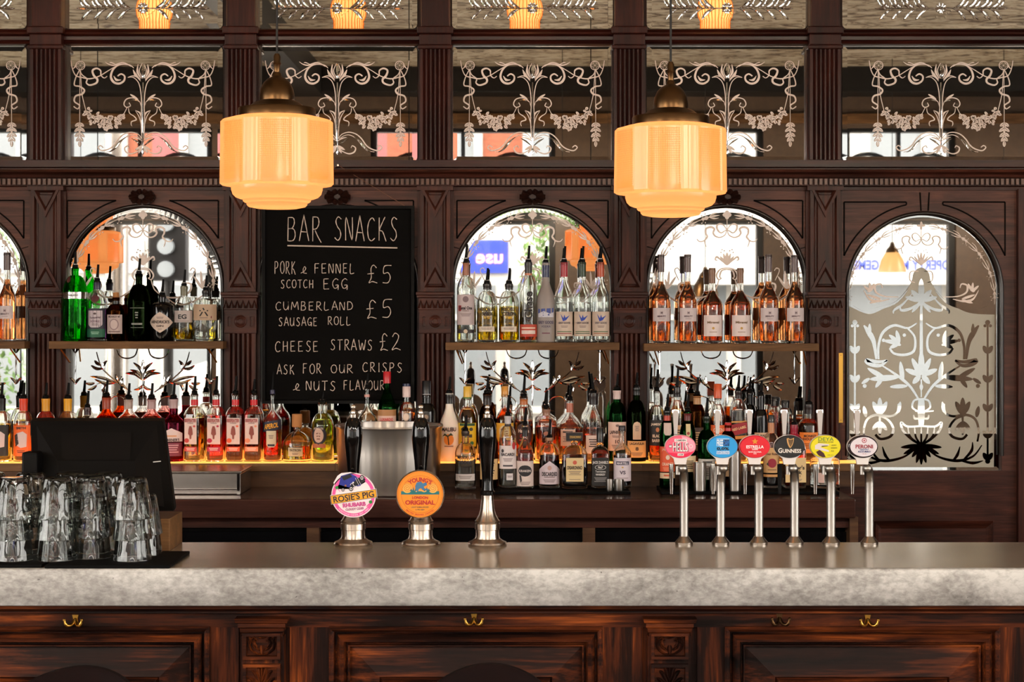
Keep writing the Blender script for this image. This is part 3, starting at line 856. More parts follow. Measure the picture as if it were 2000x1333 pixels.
def rail(y0, y1, out, mat, prof=None):
    """horizontal moulded rail between two heights of the photograph at the frame face"""
    zt, zb = PZ(y0, YF), PZ(y1, YF)
    h = zt - zb
    prof = prof or [(0, 1), (.4, .97), (1, .86), (.7, .74), (.75, .62), (.35, .5), (.3, .3), (.7, .16), (.5, .04), (0, 0)]
    pts = [(YF + .03, zt)] + [(YF - out * a, zb + h * b) for a, b in prof] + [(YF + .03, zb)]
    return MB().mould(X0, X1, pts).build('rail', mat, bb, smooth=40)


rail(56, 88, .03, mahog_h())
rail(-150, -93, .03, mahog_h())
rail(314, 334, .045, mahog_h(), [(0, 1), (1, .96), (1, .3), (.6, .2), (.6, 0), (0, 0)])
crn = MB().mould(X0, X1, [(YF + .03, PZ(334, YF)), (YF - .075, PZ(334, YF)), (YF - .08, PZ(339, YF)), (YF - .055, PZ(343, YF)), (YF - .05, PZ(349, YF)), (YF - .03, PZ(350, YF)), (YF - .03, PZ(364, YF)), (YF - .012, PZ(366, YF)), (YF - .012, PZ(372, YF)), (YF + .03, PZ(372, YF))]).build('cornice', wood_h(), bb, smooth=40)
dn = MB(); x = X0 + .02
while x < X1 - .03:
    dn.box(x, x + .011, YF - .044, YF - .028, PZ(362.5, YF), PZ(351, YF)); x += .0195
dn.build('dentil_band', wood('dentil_wood', [(0.2, (64, 40, 32)), (0.8, (120, 84, 68))], 'z', coat=.3), crn)

for k, pc in enumerate(PIL):
    x = PX(pc, YP); w = .059
    pm = MB().box(x - .066, x + .066, YF - .01, YF + .03, PZ(314, YF), PZ(88, YF))
    # fluted shaft between the upper mirrors
    vs = []
    zt, zb = PZ(96, YP), PZ(312, YP)
    nfl = 6
    prof = [(x - w, YF)] + [(x - w, YP)]
    for j in range(nfl):
        a = x - w + .008 + (2 * w - .016) * j / nfl; b = x - w + .008 + (2 * w - .016) * (j + 1) / nfl
        for t in range(5): prof.append((a + .003 + (b - a - .006) * t / 4, YP + .008 * math.sin(math.pi * t / 4)))
    prof += [(x + w, YP), (x + w, YF)]
    n = len(prof)
    pm.add([(p[0], p[1], zb) for p in prof] + [(p[0], p[1], zt) for p in prof], [(i, i + 1, n + i + 1, n + i) for i in range(n - 1)] + [tuple(range(n)), tuple(range(2 * n - 1, n - 1, -1))])
    pm.build('pilaster', mahog_v(), bb, smooth=50)
    up = MB().box(x - .056, x + .056, YP + .006, YF + .03, PZ(52, YP), PZ(-95, YP)).box(x - .068, x + .068, YP - .01, YF, PZ(96, YP), PZ(88, YP)).box(x - .062, x + .062, YP - .004, YF, PZ(88, YP), PZ(66, YP)).box(x - .07, x + .07, YP - .012, YF, PZ(66, YP), PZ(52, YP))
    up.build('pilaster_head', mahog_v(), bb, bevel=.004)
    # lower pilaster: panel with two triangles, moulded cap, carved block, fluted foot
    lp = MB().box(x - .07, x + .07, YF - .016, YF + .03, ZLED, PZ(366, YF))
    zt, zb = PZ(366, YP), PZ(570, YP)
    lp.loops(x - .058, x + .058, zb, zt, [(0, YF - .012), (0, YP), (.014, YP), (.020, YP + .012), (.026, YP + .012), (.030, YP + .004)])
    lp.box(x - .07, x + .07, YP - .008, YF, PZ(372, YP), PZ(364, YP))
    lpo = lp.build('pilaster', wood_v(), bb)
    for sgn, zc in ((1, zt - .004), (-1, zb + .008)):
        tr = MB()
        def tri(hw, h, off): return [(x - hw, zc - sgn * off), (x + hw, zc - sgn * off), (x, zc - sgn * (off + h))]
        a, b, c = tri(.056, .112, .0), tri(.042, .080, .008), tri(.026, .046, .016)
        tr.add([(p[0], YP - .006, p[1]) for p in a] + [(p[0], YP - .006, p[1]) for p in b] + [(p[0], YP + .010, p[1]) for p in c] + [(p[0], YP + .004, p[1]) for p in a],
               [(0, 1, 4, 3), (1, 2, 5, 4), (2, 0, 3, 5), (3, 4, 7, 6), (4, 5, 8, 7), (5, 3, 6, 8), (6, 7, 8), (0, 9, 10, 1), (1, 10, 11, 2), (2, 11, 9, 0)])
        tr.build('carved_triangle', wood_v(), lpo)
    cp = MB().box(x - .073, x + .073, YP - .035, YF, PZ(577, YP), PZ(571, YP)).box(x - .070, x + .070, YP - .028, YF, PZ(582, YP), PZ(577, YP))
    cp.box(x - .064, x + .064, YP - .012, YF, PZ(606, YP), PZ(582, YP)).box(x - .062, x + .062, YP - .006, YF, PZ(652, YP), PZ(606, YP))
    cpo = cp.build('capital', wood_h(), bb, bevel=.002)
    cv = MB()
    for j in range(6):
        cxj = x - .055 + .022 * j
        cv.ribbon([(cxj - .009, PZ(602, YP)), (cxj, PZ(588, YP)), (cxj + .009, PZ(602, YP))], .009, YP - .013, .006)
    for rr in (.021, .013): cv.tube([(x + rr * math.cos(t), YP - .007, PZ(628, YP) + rr * math.sin(t)) for t in [2 * math.pi * q / 20 for q in range(21)]], .004, 6, False)
    for sx in (-1, 1): cv.loops(x + sx * .043 - .009, x + sx * .043 + .009, PZ(640, YP), PZ(617, YP), [(0, YP - .012), (.004, YP - .012), (.006, YP - .002)])
    cv.box(x - .062, x + .062, YP - .012, YF, PZ(650, YP), PZ(645, YP)); cv.box(x - .062, x + .062, YP - .012, YF, PZ(611, YP), PZ(606, YP))
    cv.build('carving', wood_h(), cpo)
    ft = MB(); nfl = 5; w2 = .058
    prof = [(x - w2, YF), (x - w2, YP)]
    for j in range(nfl):
        a = x - w2 + .012 + (2 * w2 - .024) * j / nfl; b = x - w2 + .012 + (2 * w2 - .024) * (j + 1) / nfl
        for t in range(5): prof.append((a + .004 + (b - a - .008) * t / 4, YP + .011 * math.sin(math.pi * t / 4)))
    prof += [(x + w2, YP), (x + w2, YF)]
    n = len(prof); zt, zb = PZ(652, YP), ZLED
    ft.add([(p[0], p[1], zb) for p in prof] + [(p[0], p[1], zt) for p in prof], [(i, i + 1, n + i + 1, n + i) for i in range(n - 1)] + [tuple(range(n)), tuple(range(2 * n - 1, n - 1, -1))])
    ft.build('fluted_shaft', wood_v(), bb, smooth=50)

# arch panels
def arch_panel(xc, hw, xl, xr, zs, ztop, zlow=1.0):
    m = MB(); n = 40
    inn = [(xc + hw * math.cos(math.pi * i / n), zs + hw * math.sin(math.pi * i / n)) for i in range(n + 1)]
    out = []
    for i in range(n + 1):
        t = math.pi * i / n
        c, s_ = math.cos(t), math.sin(t)
        kx = (xr - xc) / c if c > 1e-6 else ((xl - xc) / c if c < -1e-6 else 1e9)
        kz = (ztop - zs) / s_ if s_ > 1e-6 else 1e9
        k = min(kx, kz); out.append((xc + k * c, zs + k * s_))
    cr_ = [out[0]]
    vs = [(p[0], YF, p[1]) for p in inn] + [(p[0], YF, p[1]) for p in out]
    fs = [(i, i + 1, n + 1 + i + 1, n + 1 + i) for i in range(n)]
    m.add(vs, fs)
    for sx, xe in ((1, xr), (-1, xl)):     # corners the fan misses
        c1 = next(p for p in (out if sx == 1 else out[::-1]) if abs(p[1] - ztop) < 1e-6)
        c0 = [p for p in (out if sx == 1 else out[::-1]) if abs(p[0] - xe) < 1e-6][-1]
        m.add([(c0[0], YF, c0[1]), (xe, YF, ztop), (c1[0], YF, c1[1])], [(0, 1, 2)])
    m.add([(p[0], YF, p[1]) for p in inn] + [(p[0], YM + .004, p[1]) for p in inn], [(i, i + 1, n + 2 + i, n + 1 + i) for i in range(n)])
    for sx, xe in ((1, xr), (-1, xl)): m.box(min(xc + sx * hw, xe), max(xc + sx * hw, xe), YF, YM + .004, zlow, zs)
    return m.build('arch_panel', pale_h(), bb, recalc=False)


def arch_bead(xc, hw, zs, par):
    pts = [(xc + hw, YF, 1.16), (xc + hw, YF, zs)] + [(xc + hw * math.cos(math.pi * i / 40), YF, zs + hw * math.sin(math.pi * i / 40)) for i in range(1, 40)] + [(xc - hw, YF, zs), (xc - hw, YF, 1.16)]
    MB().tube(pts, .008, 8).build('arch_bead', princ('near_black_wood', (26, 16, 14), 0.3, coat=.3), par, smooth=60)


M_GROOVE = princ('groove_wood', (14, 7, 5), 0.8, spec=.1)
for c in BAY:
    xc = PX(c, YF)
    ap = arch_panel(xc, HW, xc - .32, xc + .32, ZSPR, PZ(370, YF))
    arch_bead(xc, HW, ZSPR, ap)
    zt = PZ(392, YF)
    for sx in (-1, 1):
        gr = MB()
        xo = xc + sx * .294
        ro = HW + .036
        a0 = math.acos(min(1, .294 / ro)); a1 = math.asin(min(1, (zt - ZSPR) / ro))
        arc = [(xc + sx * ro * math.cos(a0 + (a1 - a0) * i / 16), ZSPR + ro * math.sin(a0 + (a1 - a0) * i / 16)) for i in range(17)]
        gr.ribbon([(xo, arc[0][1]), (xo, zt)], .006, YF - .0012); gr.ribbon([(xo, zt), (arc[-1][0], zt)], .006, YF - .0012); gr.ribbon(arc, .006, YF - .0012)
        gr.ribbon([(xc + sx * .312, PZ(482, YF)), (xc + sx * .285, PZ(486, YF))], .003, YF - .0012)
        gr.build('panel_groove', M_GROOVE, ap, recalc=False)
    rs = MB(); zr = PZ(385.5, YF)
    for j in range(10):
        a = 2 * math.pi * j / 10
        rs.ribbon([(xc + .015 * math.cos(a), zr + .010 * math.sin(a)), (xc + .034 * math.cos(a), zr + .020 * math.sin(a)), (xc + .050 * math.cos(a), zr + .029 * math.sin(a))], lambda t: .012 + .012 * math.sin(math.pi * min(1, t * .8)), YF - .014, .016)
    rs.poly([(xc + .05 * math.cos(2 * math.pi * i / 24), zr + .031 * math.sin(2 * math.pi * i / 24)) for i in range(24)], YF - .014, YF)
    for (r0, y0) in ((.012, .02),):
        rs.poly([(xc + r0 * math.cos(2 * math.pi * i / 16), zr + .7 * r0 * math.sin(2 * math.pi * i / 16)) for i in range(16)], YF - .03, YF - .01)
    rs.build('rosette', wood('rosette_wood', [(0.2, (18, 8, 6)), (0.8, (58, 30, 22))], 'x', coat=.1), bb, smooth=30)
dap = arch_panel(DC, DHW, PX(1640, YF), PX(1985, YF), ZDS, PZ(370, YF), ZD0 + .0005)
arch_bead(DC, DHW, ZDS, dap)
g = MB(); zt = PZ(395, YF)
for sx in (-1, 1):
    ro = DHW + .04; xo = DC + sx * (DHW + .012)
    a0 = math.acos((DHW + .012) / ro); a1 = math.radians(78)
    arc = [(DC + sx * ro * math.cos(a0 + (a1 - a0) * i / 16), ZDS + ro * math.sin(a0 + (a1 - a0) * i / 16)) for i in range(17)]
    g.ribbon([(xo, arc[0][1]), (xo, zt)], .006, YF - .0012); g.ribbon([(xo, zt), (arc[-1][0], zt)], .006, YF - .0012); g.ribbon(arc, .006, YF - .0012); g.ribbon([(arc[-1][0], zt), arc[-1]], .006, YF - .0012)
    g.ribbon([(DC + sx * .018, PZ(376, YF)), (DC + sx * .014, PZ(412, YF))], .006, YF - .0012)
g.build('panel_groove', M_GROOVE, dap, recalc=False)
MB().box(PX(1640, YF), PX(1985, YF), YF, YM + .006, .9, ZD0).build('door_rail', wood_h(), bb)
dlp = MB().loops(PX(1706, YF), PX(1940, YF), .35, PZ(1018, YF), [(0, YF - .001), (.006, YF - .012), (.02, YF - .004), (.03, YF - .001)])
dlp.box(PX(1640, YF), PX(2400, YF), YF, YM, .0, .8995).build('door_panel', wood_h(), bb)
MB().box(PX(1985, YF), X1, YF - .03, YM, 0, PZ(370, YF)).build('door_jamb', wood_v(), bb)
hp = MB().box(PX(1638, YP), PX(1646, YP), YP - .004, YP + .02, PZ(826, YP), PZ(690, YP)).build('hinge_plate', M_BRASS, bb)
hp['label'] = 'brass hinge plate'
hs = MB()
for yy in (694, 821): hs.box(PX(1642, YP) - .0015, PX(1642, YP) + .0015, YP - .006, YP - .003, PZ(yy, YP) - .0015, PZ(yy, YP) + .0015)
hs.build('screw', M_BRONZE, hp)

# shelves, step, counter behind the bar
SHELF_D = 6.79
ZSH = {}
for k, (a, b, yt, lab) in enumerate(((-200, 48, 667, 'short plank bottle shelf running out past the pale pilaster edge with one rose wine bottle'), (95, 436, 667, 'plank bottle shelf under the gin bottles'), (870, 1210, 669.5, 'plank bottle shelf under the vodka bottles'), (1258, 1600, 671.5, 'plank bottle shelf under the row of rose wine'))):
    if k == 0: lab = 'plank bottle shelf cut off by the picture edge with a single rose wine bottle'
    z = PZ(yt, 6.735); ZSH[k] = z
    t = thing('bottle_shelf', lab, 'shelf', (PX((a + b) / 2, 6.735), 6.735, z), 'plank shelves across the mirrors')
    bcx = (-101, 279, 1040, 1420)[k]
    xa, xb = PX(a, 6.735), PX(b, 6.735)
    m = MB().box(xa, xb, 6.735, 6.811, z - .029, z)
    m.box(PX(bcx, YF) - .305, PX(bcx, YF) + .305, 6.811, 6.85, z - .029, z).build('board', oak_h(), t, bevel=.0015)
    for x in (xa + .05, xb - .05):
        MB().tube([(x - .008, 6.75, z - .03), (x + .012, 6.808, z - .082)], .0032, 6).build('bracket', M_BRASS, t)

M_LED = princ('lit_acrylic', (255, 210, 150), 0.4, emit=(255, 152, 62), estr=1.25)
ZL = 1.148
for k, (a, b, lab) in enumerate(((-260, 655, 'long raised plank step lit in gold under the gin and aperitif bottles'), (655, 1690, 'raised plank step lit in gold behind the steel bowl and the whisky bottles'))):
    xa, xb = PX(a, 6.65), PX(b, 6.65)
    t = thing('bottle_step', lab, 'shelf', ((xa + xb) / 2, 6.65, 1.06))
    MB().box(xa, xb, 6.65, 6.858, 1.118, ZL).build('step_board', wood('step_wood', [(0.2, (84, 56, 32)), (0.8, (128, 90, 54))], 'x', rough=(.35, .55)), t, bevel=.002)
    MB().box(xa, xb, 6.658, 6.675, 1.06, 1.118).build('riser', brown_h(), t)
    MB().box(xa + .003, xb - .003, 6.654, 6.80, ZL - .001, ZL + .0005).build('lit_panel', M_LED, t)
bc = thing('back_counter', 'dark wood counter along the rear wall with black fronts below', 'counter', (0, 6.5, 0))
MB().box(-4.3, PX(1672, 6.2), 6.2, 6.86, .992, 1.06).build('worktop', wood('worktop_wood', [(0.2, (44, 26, 22)), (0.8, (74, 44, 36))], 'x', rough=(0.08, 0.2), coat=.3, bump=.03), bc, bevel=.006)
MB().box(-4.3, PX(1672, 6.2), 6.28, 6.30, .95, .99).build('apron', wood_h(), bc)
for px in (-160, 322, 612, 1150, 1768):
    if px > 1700: continue
    x = PX(px, 6.3); MB().box(x - .022, x + .022, 6.285, 6.86, 0, .95).build('divider', brown_h(), bc)
MB().box(-4.3, PX(1672, 6.2), 6.84, 6.86, 0, .95).build('back_panel', M_BLACK, bc)
x = PX(1672, 6.3); MB().box(x - .03, x, 6.26, 6.86, 0, .99).build('end_panel', brown_h(), bc)
for (a, b, lab) in ((-130, 318, 'black bottle fridge hidden behind the till'), (330, 604, 'black bottle fridge under the steel ice box'), (622, 1142, 'wide black bottle fridge under the steel bowl'), (1158, 1655, 'black bottle fridge behind the beer taps')):
    xa, xb = PX(a, 6.33), PX(b, 6.33)
    t = thing('bottle_fridge', lab, 'fridge', ((xa + xb) / 2, 6.5, .08), 'fridges below the back counter')
    MB().box(xa, xb, 6.35, 6.8, .08, .945).build('cabinet', M_BLACK, t)
    d = MB().box(xa + .004, xb - .004, 6.325, 6.348, .1, .93).build('door', princ('dark_fridge_glass', (12, 12, 14), 0.12), t)
    MB().box(xa + .03, xb - .03, 6.315, 6.325, .755, .759).build('handle', M_STEEL, d)

# ---------------------------------------------------------------- bottles
GL = {
    'clear': (0.97, 0.98, 0.97), 'green': (0.10, 0.80, 0.12), 'dkgreen': (0.06, 0.30, 0.08), 'olive': (0.05, 0.09, 0.03),
    'brown': (0.34, 0.12, 0.03), 'black': (0.012, 0.010, 0.009), 'pink': (0.96, 0.78, 0.76), 'rasp': (0.62, 0.10, 0.20),
    'amber': (0.92, 0.42, 0.10), 'smoke': (0.80, 0.80, 0.78)}
LQ = {
    'clear': (0.97, 0.98, 0.98), 'rose': (0.97, 0.60, 0.36), 'rose2': (0.92, 0.46, 0.24), 'yellow': (0.96, 0.82, 0.10), 'straw': (0.95, 0.82, 0.30),
    'orange': (0.98, 0.38, 0.05), 'pinkred': (0.98, 0.16, 0.12), 'peach': (0.98, 0.50, 0.18), 'red': (0.90, 0.03, 0.02), 'amber': (0.85, 0.34, 0.06),
    'whisky': (0.72, 0.22, 0.03), 'dark': (0.14, 0.05, 0.02), 'cola': (0.25, 0.06, 0.02), 'lime': (0.70, 0.86, 0.16), 'pinkish': (0.97, 0.60, 0.45), 'gold': (0.96, 0.66, 0.12), 'rasp': (0.60, 0.05, 0.14), 'purple': (0.30, 0.10, 0.30)}
M_FROSTGREY = princ('frosted_grey_glass', (176, 164, 158), 0.45, 0.0)
M_FROSTGREY.node_tree.nodes['Principled BSDF'].inputs['Transmission Weight'].default_value = 0.35
M_MALIBU = princ('frosted_white_glass', (244, 226, 212), 0.4)
M_MALIBU.node_tree.nodes['Principled BSDF'].inputs['Subsurface Weight'].default_value = 0.3
WHITE, CREAM, KRAFT, BLK, NAVY, RED, GOLD = (226, 216, 214), (226, 208, 172), (196, 160, 120), (18, 16, 16), (28, 34, 66), (186, 32, 36), (196, 152, 76)


def sect(style, r, zsh, znk):
    if style != 'square': return None
    def f(t, z):
        k = 1.0 if z <= zsh else max(0.0, 1 - (z - zsh) / max(1e-4, (znk - zsh)))
        n = 2 + 7 * k
        c, s_ = abs(math.cos(t)), abs(math.sin(t))
        q = (c ** n + s_ ** n) ** (-1 / n)
        return q, q
    return f


def bottle(x, by, d, W, top, nW, sh, nk, gl='clear', liq=None, cap=None, pour=None, bands=(), labels=(), style='round', text_='', group=None, rot=0.0, name='spirit_bottle', curve='soft', flute=0, tilt=0.0, collar=BLK):
    """x, W, nW and the heights are read off the photograph (pixels) and turned into metres at distance d"""
    k = d / F
    X, Z = PX(x, d), PZ(by, d)
    h = lambda py: (by - py) * k
    r, nr, H, zs, zn = W * k / 2, nW * k / 2, h(top), h(sh), h(nk)
    t = thing(name, text_, 'bottle', (X, d, Z), group)
    # outer profile
    out = [(0, .004), (r * .7, .003), (r * .9, .0), (r * .97, .002), (r, .007), (r, zs * .5), (r, zs)]
    n = 8
    for i in range(1, n + 1):
        u = i / n
        if curve == 'soft': rr = nr + (r - nr) * math.cos(u * math.pi / 2) ** 1.0; zz = zs + (zn - zs) * math.sin(u * math.pi / 2) ** 1.35
        elif curve == 's': rr = nr + (r - nr) * (0.5 + 0.5 * math.cos(u * math.pi)); zz = zs + (zn - zs) * u
        elif curve == 'bulb': rr = nr + (r - nr) * max(0, 1 - u ** 2.2) ** .8; zz = zs + (zn - zs) * u
        else: rr = nr + (r - nr) * (1 - u) ** 0.9; zz = zs + (zn - zs) * u
        out.append((rr, zz))
    out += [(nr, zn + (H - zn) * .5), (nr, H - .012), (nr + .0015, H - .011), (nr + .0015, H - .003), (nr, H)]
    wt = min(.0026, r * .09)
    inn = [(max(nr - wt, .003), H - .0005)] + [(max(p[0] - wt, .003), p[1]) for p in reversed(out[6:-4])]
    inn += [(r - wt, .014), (r * .85, .009), (0, .011)]
    mod = sect(style, r, zs, zn)
    if flute:
        base = mod
        def mod(tt, z, base=base):
            a, b = base(tt, z) if base else (1, 1)
            w = 1 - .035 * (0.5 + 0.5 * math.cos(flute * tt)) * (1 if .008 < z < zs * .98 else 0)
            return a * w, b * w
    seg = 48 if flute else (36 if style == 'square' else 28)
    if gl == 'frostgrey': gm = M_FROSTGREY
    elif gl == 'malibu': gm = M_MALIBU
    else: gm = glass('glass_' + gl, GL[gl])
    solid = gl in ('frostgrey', 'malibu', 'black')
    m = MB().lathe(out + ([] if not solid else [(0, H)]) if solid else out + inn, 0, 0, 0, seg, mod)
    R0 = Matrix.Rotation(rot, 4, 'Z')
    def place(mb):
        mb.v = [tuple((R0 @ Vector(p)) + Vector((X, d, Z))) for p in mb.v]; return mb
    place(m).build('glass_body', M_GLOSSBLACK if gl == 'black' else gm, t, smooth=45)
    if liq and not solid:
        col, lv = liq
        zl = h(lv)
        prof = [(0, .0115)]
        prof += [(r * .84, .0098), (r - wt - .0004, .015)]
        pts = [p for p in out[5:] if p[1] < zl]
        prof += [(max(p[0] - wt - .0004, .002), p[1]) for p in pts]
        # radius of the vessel at the level
        rl = None
        for p, q in zip(out, out[1:]):
            if p[1] <= zl <= q[1] and q[1] > p[1]: rl = p[0] + (q[0] - p[0]) * (zl - p[1]) / (q[1] - p[1])
        rl = max((rl or r) - wt - .0004, .002)
        prof += [(rl, zl), (0, zl)]
        place(MB().lathe(prof, 0, 0, 0, seg, mod)).build('liquid', glass('liquid_' + col, LQ[col], 0.0, 1.30), t, smooth=45)
    def rad(z):
        for p, q in zip(out[4:], out[5:]):
            if p[1] <= z <= q[1] and q[1] > p[1]: return p[0] + (q[0] - p[0]) * (z - p[1]) / (q[1] - p[1])
        return nr
    if cap:
        col, yt, yb, wp = cap[:4]
        rc = wp * k / 2; z0, z1 = h(yb), h(yt)
        c = MB().lathe([(0, z1), (rc * .9, z1), (rc, z1 - .002), (rc, z0), (rc * .9, z0 - .0005), (max(nr * .4, .003), z0 - .0005)], 0, 0, 0, 24)
        place(c).build('cap', M_BRASS if col == 'gold' else (princ('cork', (176, 120, 70), .8) if col == 'cork' else gloss(col, .3)), t, smooth=40)
    if pour:
        zt = h(pour); z0 = H
        q = max(nr * .72, .0055)
        pm = MB().lathe([(0, z0 - .006), (q, z0 - .006), (q * 1.15, z0), (q * 1.2, z0 + .008), (q * .85, z0 + .011), (q * .8, z0 + .013), (0, z0 + .013)], 0, 0, 0, 16)
        sp = tilt if tilt else .004
        pm.tube([(0, 0, z0 + .011), (sp * .5, 0, z0 + (zt - z0) * .5), (sp, 0, zt)], [.0062, .0052, .0044], 10)
        p_ = place(pm).build('pourer', M_BLACK, t, smooth=40)
        place(MB().lathe([(q * 1.0, z0 + .0115), (q * 1.02, z0 + .0135), (q * .6, z0 + .0155), (0, z0 + .0155)], 0, 0, 0, 16)).build('chrome_ring', M_CHROME, p_, smooth=40)
    for (y0, y1, col) in bands:
        za, zb = h(y1), h(y0)
        nst = 5; prof = [(rad(za + (zb - za) * i / nst) + .0007, za + (zb - za) * i / nst) for i in range(nst + 1)]
        place(MB().lathe(prof, 0, 0, 0, 28, sect(style, r, zs, zn))).build('neck_band', M_CHROME if col == 'silver' else (M_BRASS if col == 'gold' else gloss(col, .3)), t, smooth=40, recalc=False)
    for L in labels:
        shape, y0, y1, wp, col = L[:5]
        txts = L[5] if len(L) > 5 else []
        xo = L[6] if len(L) > 6 else 0
        hw = wp * k / 2
        ff = (style == 'square')
        rL = r + .0008
        def on(px_, z, lift=0.0):
            x_ = px_ + xo * k
            rr = (max(rad(z), .004) if not ff else r) + .0008 + lift
            if ff: return (x_, -rr, z)
            s_ = max(-1.45, min(1.45, x_ / rr)) 
            return (rr * math.sin(s_), -rr * math.cos(s_), z)
        za, zb = h(y1), h(y0); zc = (za + zb) / 2; hh = (zb - za) / 2
        if not ff: hw = min(hw, 1.5 * r) ; hw = rL * math.asin(min(.995, hw / rL)) if hw < rL else hw
        lm = MB(); NX, NZ = 12, 6
        def edge(v):    # half width and heights at fraction v from bottom (0) to top (1)
            if shape == 'diamond': return hw * max(.02, (1 - abs(2 * v - 1)) ** .85)
            if shape == 'round': return hw * max(.02, math.sqrt(max(0, 1 - (2 * v - 1) ** 2)))
            if shape == 'pent': return hw * (1 if v < .62 else max(.03, 1 - (v - .62) / .38))
            if shape == 'arch': return hw * (1 if v < .7 else math.sqrt(max(.001, 1 - ((v - .7) / .3) ** 2)))
            if shape == 'shield': return hw * (1 if v > .2 else .55 + .45 * math.sin(v / .2 * math.pi / 2))
            return hw
        NZ = 16 if shape not in ('rect', 'slant') else 4
        vs = []
        for j in range(NZ + 1):
            v = j / NZ
            for i in range(NX + 1):
                u = -1 + 2 * i / NX
                z = za + (zb - za) * v + (u * hh * .35 if shape == 'slant' else 0)
                vs.append(on(u * edge(v), z))
        lm.add(vs, [(j * (NX + 1) + i, j * (NX + 1) + i + 1, (j + 1) * (NX + 1) + i + 1, (j + 1) * (NX + 1) + i) for j in range(NZ) for i in range(NX)])
        lo = None
        if col is not None: lo = place(lm).build('label', ink(col, .55), t, smooth=60, recalc=False)
        if txts:
            tm = MB(); mats = []
            for T in txts:
                s_, yc, hp, wpx, tc = T[:5]
                mt = M_BRASS if tc == 'gold' else ink(tc)
                if mt not in mats: mats.append(mt)
                tm.cur = mats.index(mt)
                if s_ == '#bar':
                    zz = h(yc); vv = []
                    for i in range(9):
                        u = -wpx * k / 2 + wpx * k * i / 8
                        vv += [on(u, zz - hp * k / 2, .0005), on(u, zz + hp * k / 2, .0005)]
                    tm.add(vv, [(2 * i, 2 * i + 2, 2 * i + 3, 2 * i + 1) for i in range(8)])
                elif s_ == '#dot':
                    zz = h(yc); ox = (T[5] if len(T) > 5 else 0) * k
                    lift = .0005 + .00012 * len(tm.f) ** .3
                    vv = [on(ox, zz, lift)] + [on(ox + q / 4 * wpx * k / 2 * math.cos(2 * math.pi * i / 16), zz + q / 4 * hp * k / 2 * math.sin(2 * math.pi * i / 16), lift) for q in (1, 2, 3, 4) for i in range(16)]
                    tm.add(vv, [(0, 1 + i, 1 + (i + 1) % 16) for i in range(16)] + [(1 + q * 16 + i, 1 + q * 16 + (i + 1) % 16, 17 + q * 16 + (i + 1) % 16, 17 + q * 16 + i) for q in range(3) for i in range(16)])
                elif s_ == '#poly':
                    lift = .0006 + .00012 * len(tm.f) ** .3
                    b2 = bmesh.new(); b2.faces.new([b2.verts.new((px_ * k, 0, h(py_))) for px_, py_ in T[5]])
                    bmesh.ops.triangulate(b2, faces=b2.faces); bmesh.ops.subdivide_edges(b2, edges=b2.edges, cuts=2, use_grid_fill=True)
                    b2.verts.index_update()
                    tm.add([on(v.co.x, v.co.z, lift) for v in b2.verts], [tuple(v.index for v in f_.verts) for f_ in b2.faces]); b2.free()
                elif s_ == '#lines':
                    n_ = T[5]
                    for q in range(n_):
                        zz = h(yc + q * hp * 2.2); w_ = wpx * k * (1 - .25 * ((q * 7) % 3) / 2)
                        vv = []
                        for i in range(7):
                            u = -w_ / 2 + w_ * i / 6
                            vv += [on(u, zz - hp * k / 2, .0005), on(u, zz + hp * k / 2, .0005)]
                        tm.add(vv, [(2 * i, 2 * i + 2, 2 * i + 3, 2 * i + 1) for i in range(6)])
                else:
                    sk = math.tan(math.radians(T[5])) if len(T) > 5 else 0
                    text(tm, s_, 0, h(yc), hp * k, wpx * k if wpx else None, lambda a, b: on(a, b + a * sk, .0013), bold=.03, rot=math.radians(T[6]) if len(T) > 6 else 0)
            place(tm).build('lettering', mats, lo or t, recalc=False)
    return t


G1, G2, G3 = 'gin bottles on the plank shelf', 'vodka bottles on the plank shelf', 'rose wine bottles on the plank shelf'
G4, G5, G6, G7 = 'flavoured gin bottles on the lit step', 'liqueur bottles behind the steel bowl', 'rum and whisky bottles on the lit step', 'spirit bottles on the black bar mat'
D1, DL, DF, DB = SHELF_D, 6.765, 6.47, 6.74
FS = 667.5
INKD, GREY = (50, 36, 36), (120, 100, 96)


def rose(x, base, top, W, label_y, dark, txt, lab, capcol):
    bottle(x, base, D1, W, top, 12.5 if not dark else 12, base - (base - top) * (.47 if not dark else .50), base - (base - top) * (.70 if not dark else .72), 'clear',
           ('rose' if not dark else 'rose2', base - (base - top) * .70), None, None,
           [(top - .5, top + (base - top) * (.195 if not dark else .20), capcol)],
           [('rect', label_y[0], label_y[1], W * .86, (206, 190, 190) if not dark else (222, 204, 200), txt)], text_=lab, group=G3, name='wine_bottle', curve='s')


CP = (96, 78, 78)
mt = lambda a, b: [('M', a + (b - a) * .36, 5, 4, (110, 90, 96)), ('MINUTY', a + (b - a) * .62, 3.6, 17, (104, 82, 90)), ('#bar', a + (b - a) * .82, 1, 12, (150, 130, 132))]
dkt = lambda a, b: [('Miraval', a + (b - a) * .34, 4.5, 24, (120, 92, 60), 0), ('#dot', a + (b - a) * .62, 5, 5, GOLD), ('#bar', a + (b - a) * .80, 1.1, 15, (150, 120, 100))]
rose(14, FS, 494, 33, (598, 623), False, mt(598, 623), 'tall rose wine bottle on the shelf cut off by the picture edge', CP)
rose(1291, 671, 498, 38, (602, 628), False, mt(602, 628), 'tall rose wine bottle at the end of the row under the hanging lamp', CP)
rose(1343, 671, 498, 37, (602, 628), False, mt(602, 628), 'second tall rose wine bottle, beside the shorter darker pair', CP)
rose(1391, 671, 524.5, 41, (616, 657), True, dkt(616, 657), 'shorter dark rose bottle with big square label, nearer the hanging lamp', (122, 84, 58))
rose(1446, 671, 524.5, 41, (616, 657), True, dkt(616, 657), 'shorter dark rose bottle with big square label, further from the hanging lamp', (122, 84, 58))
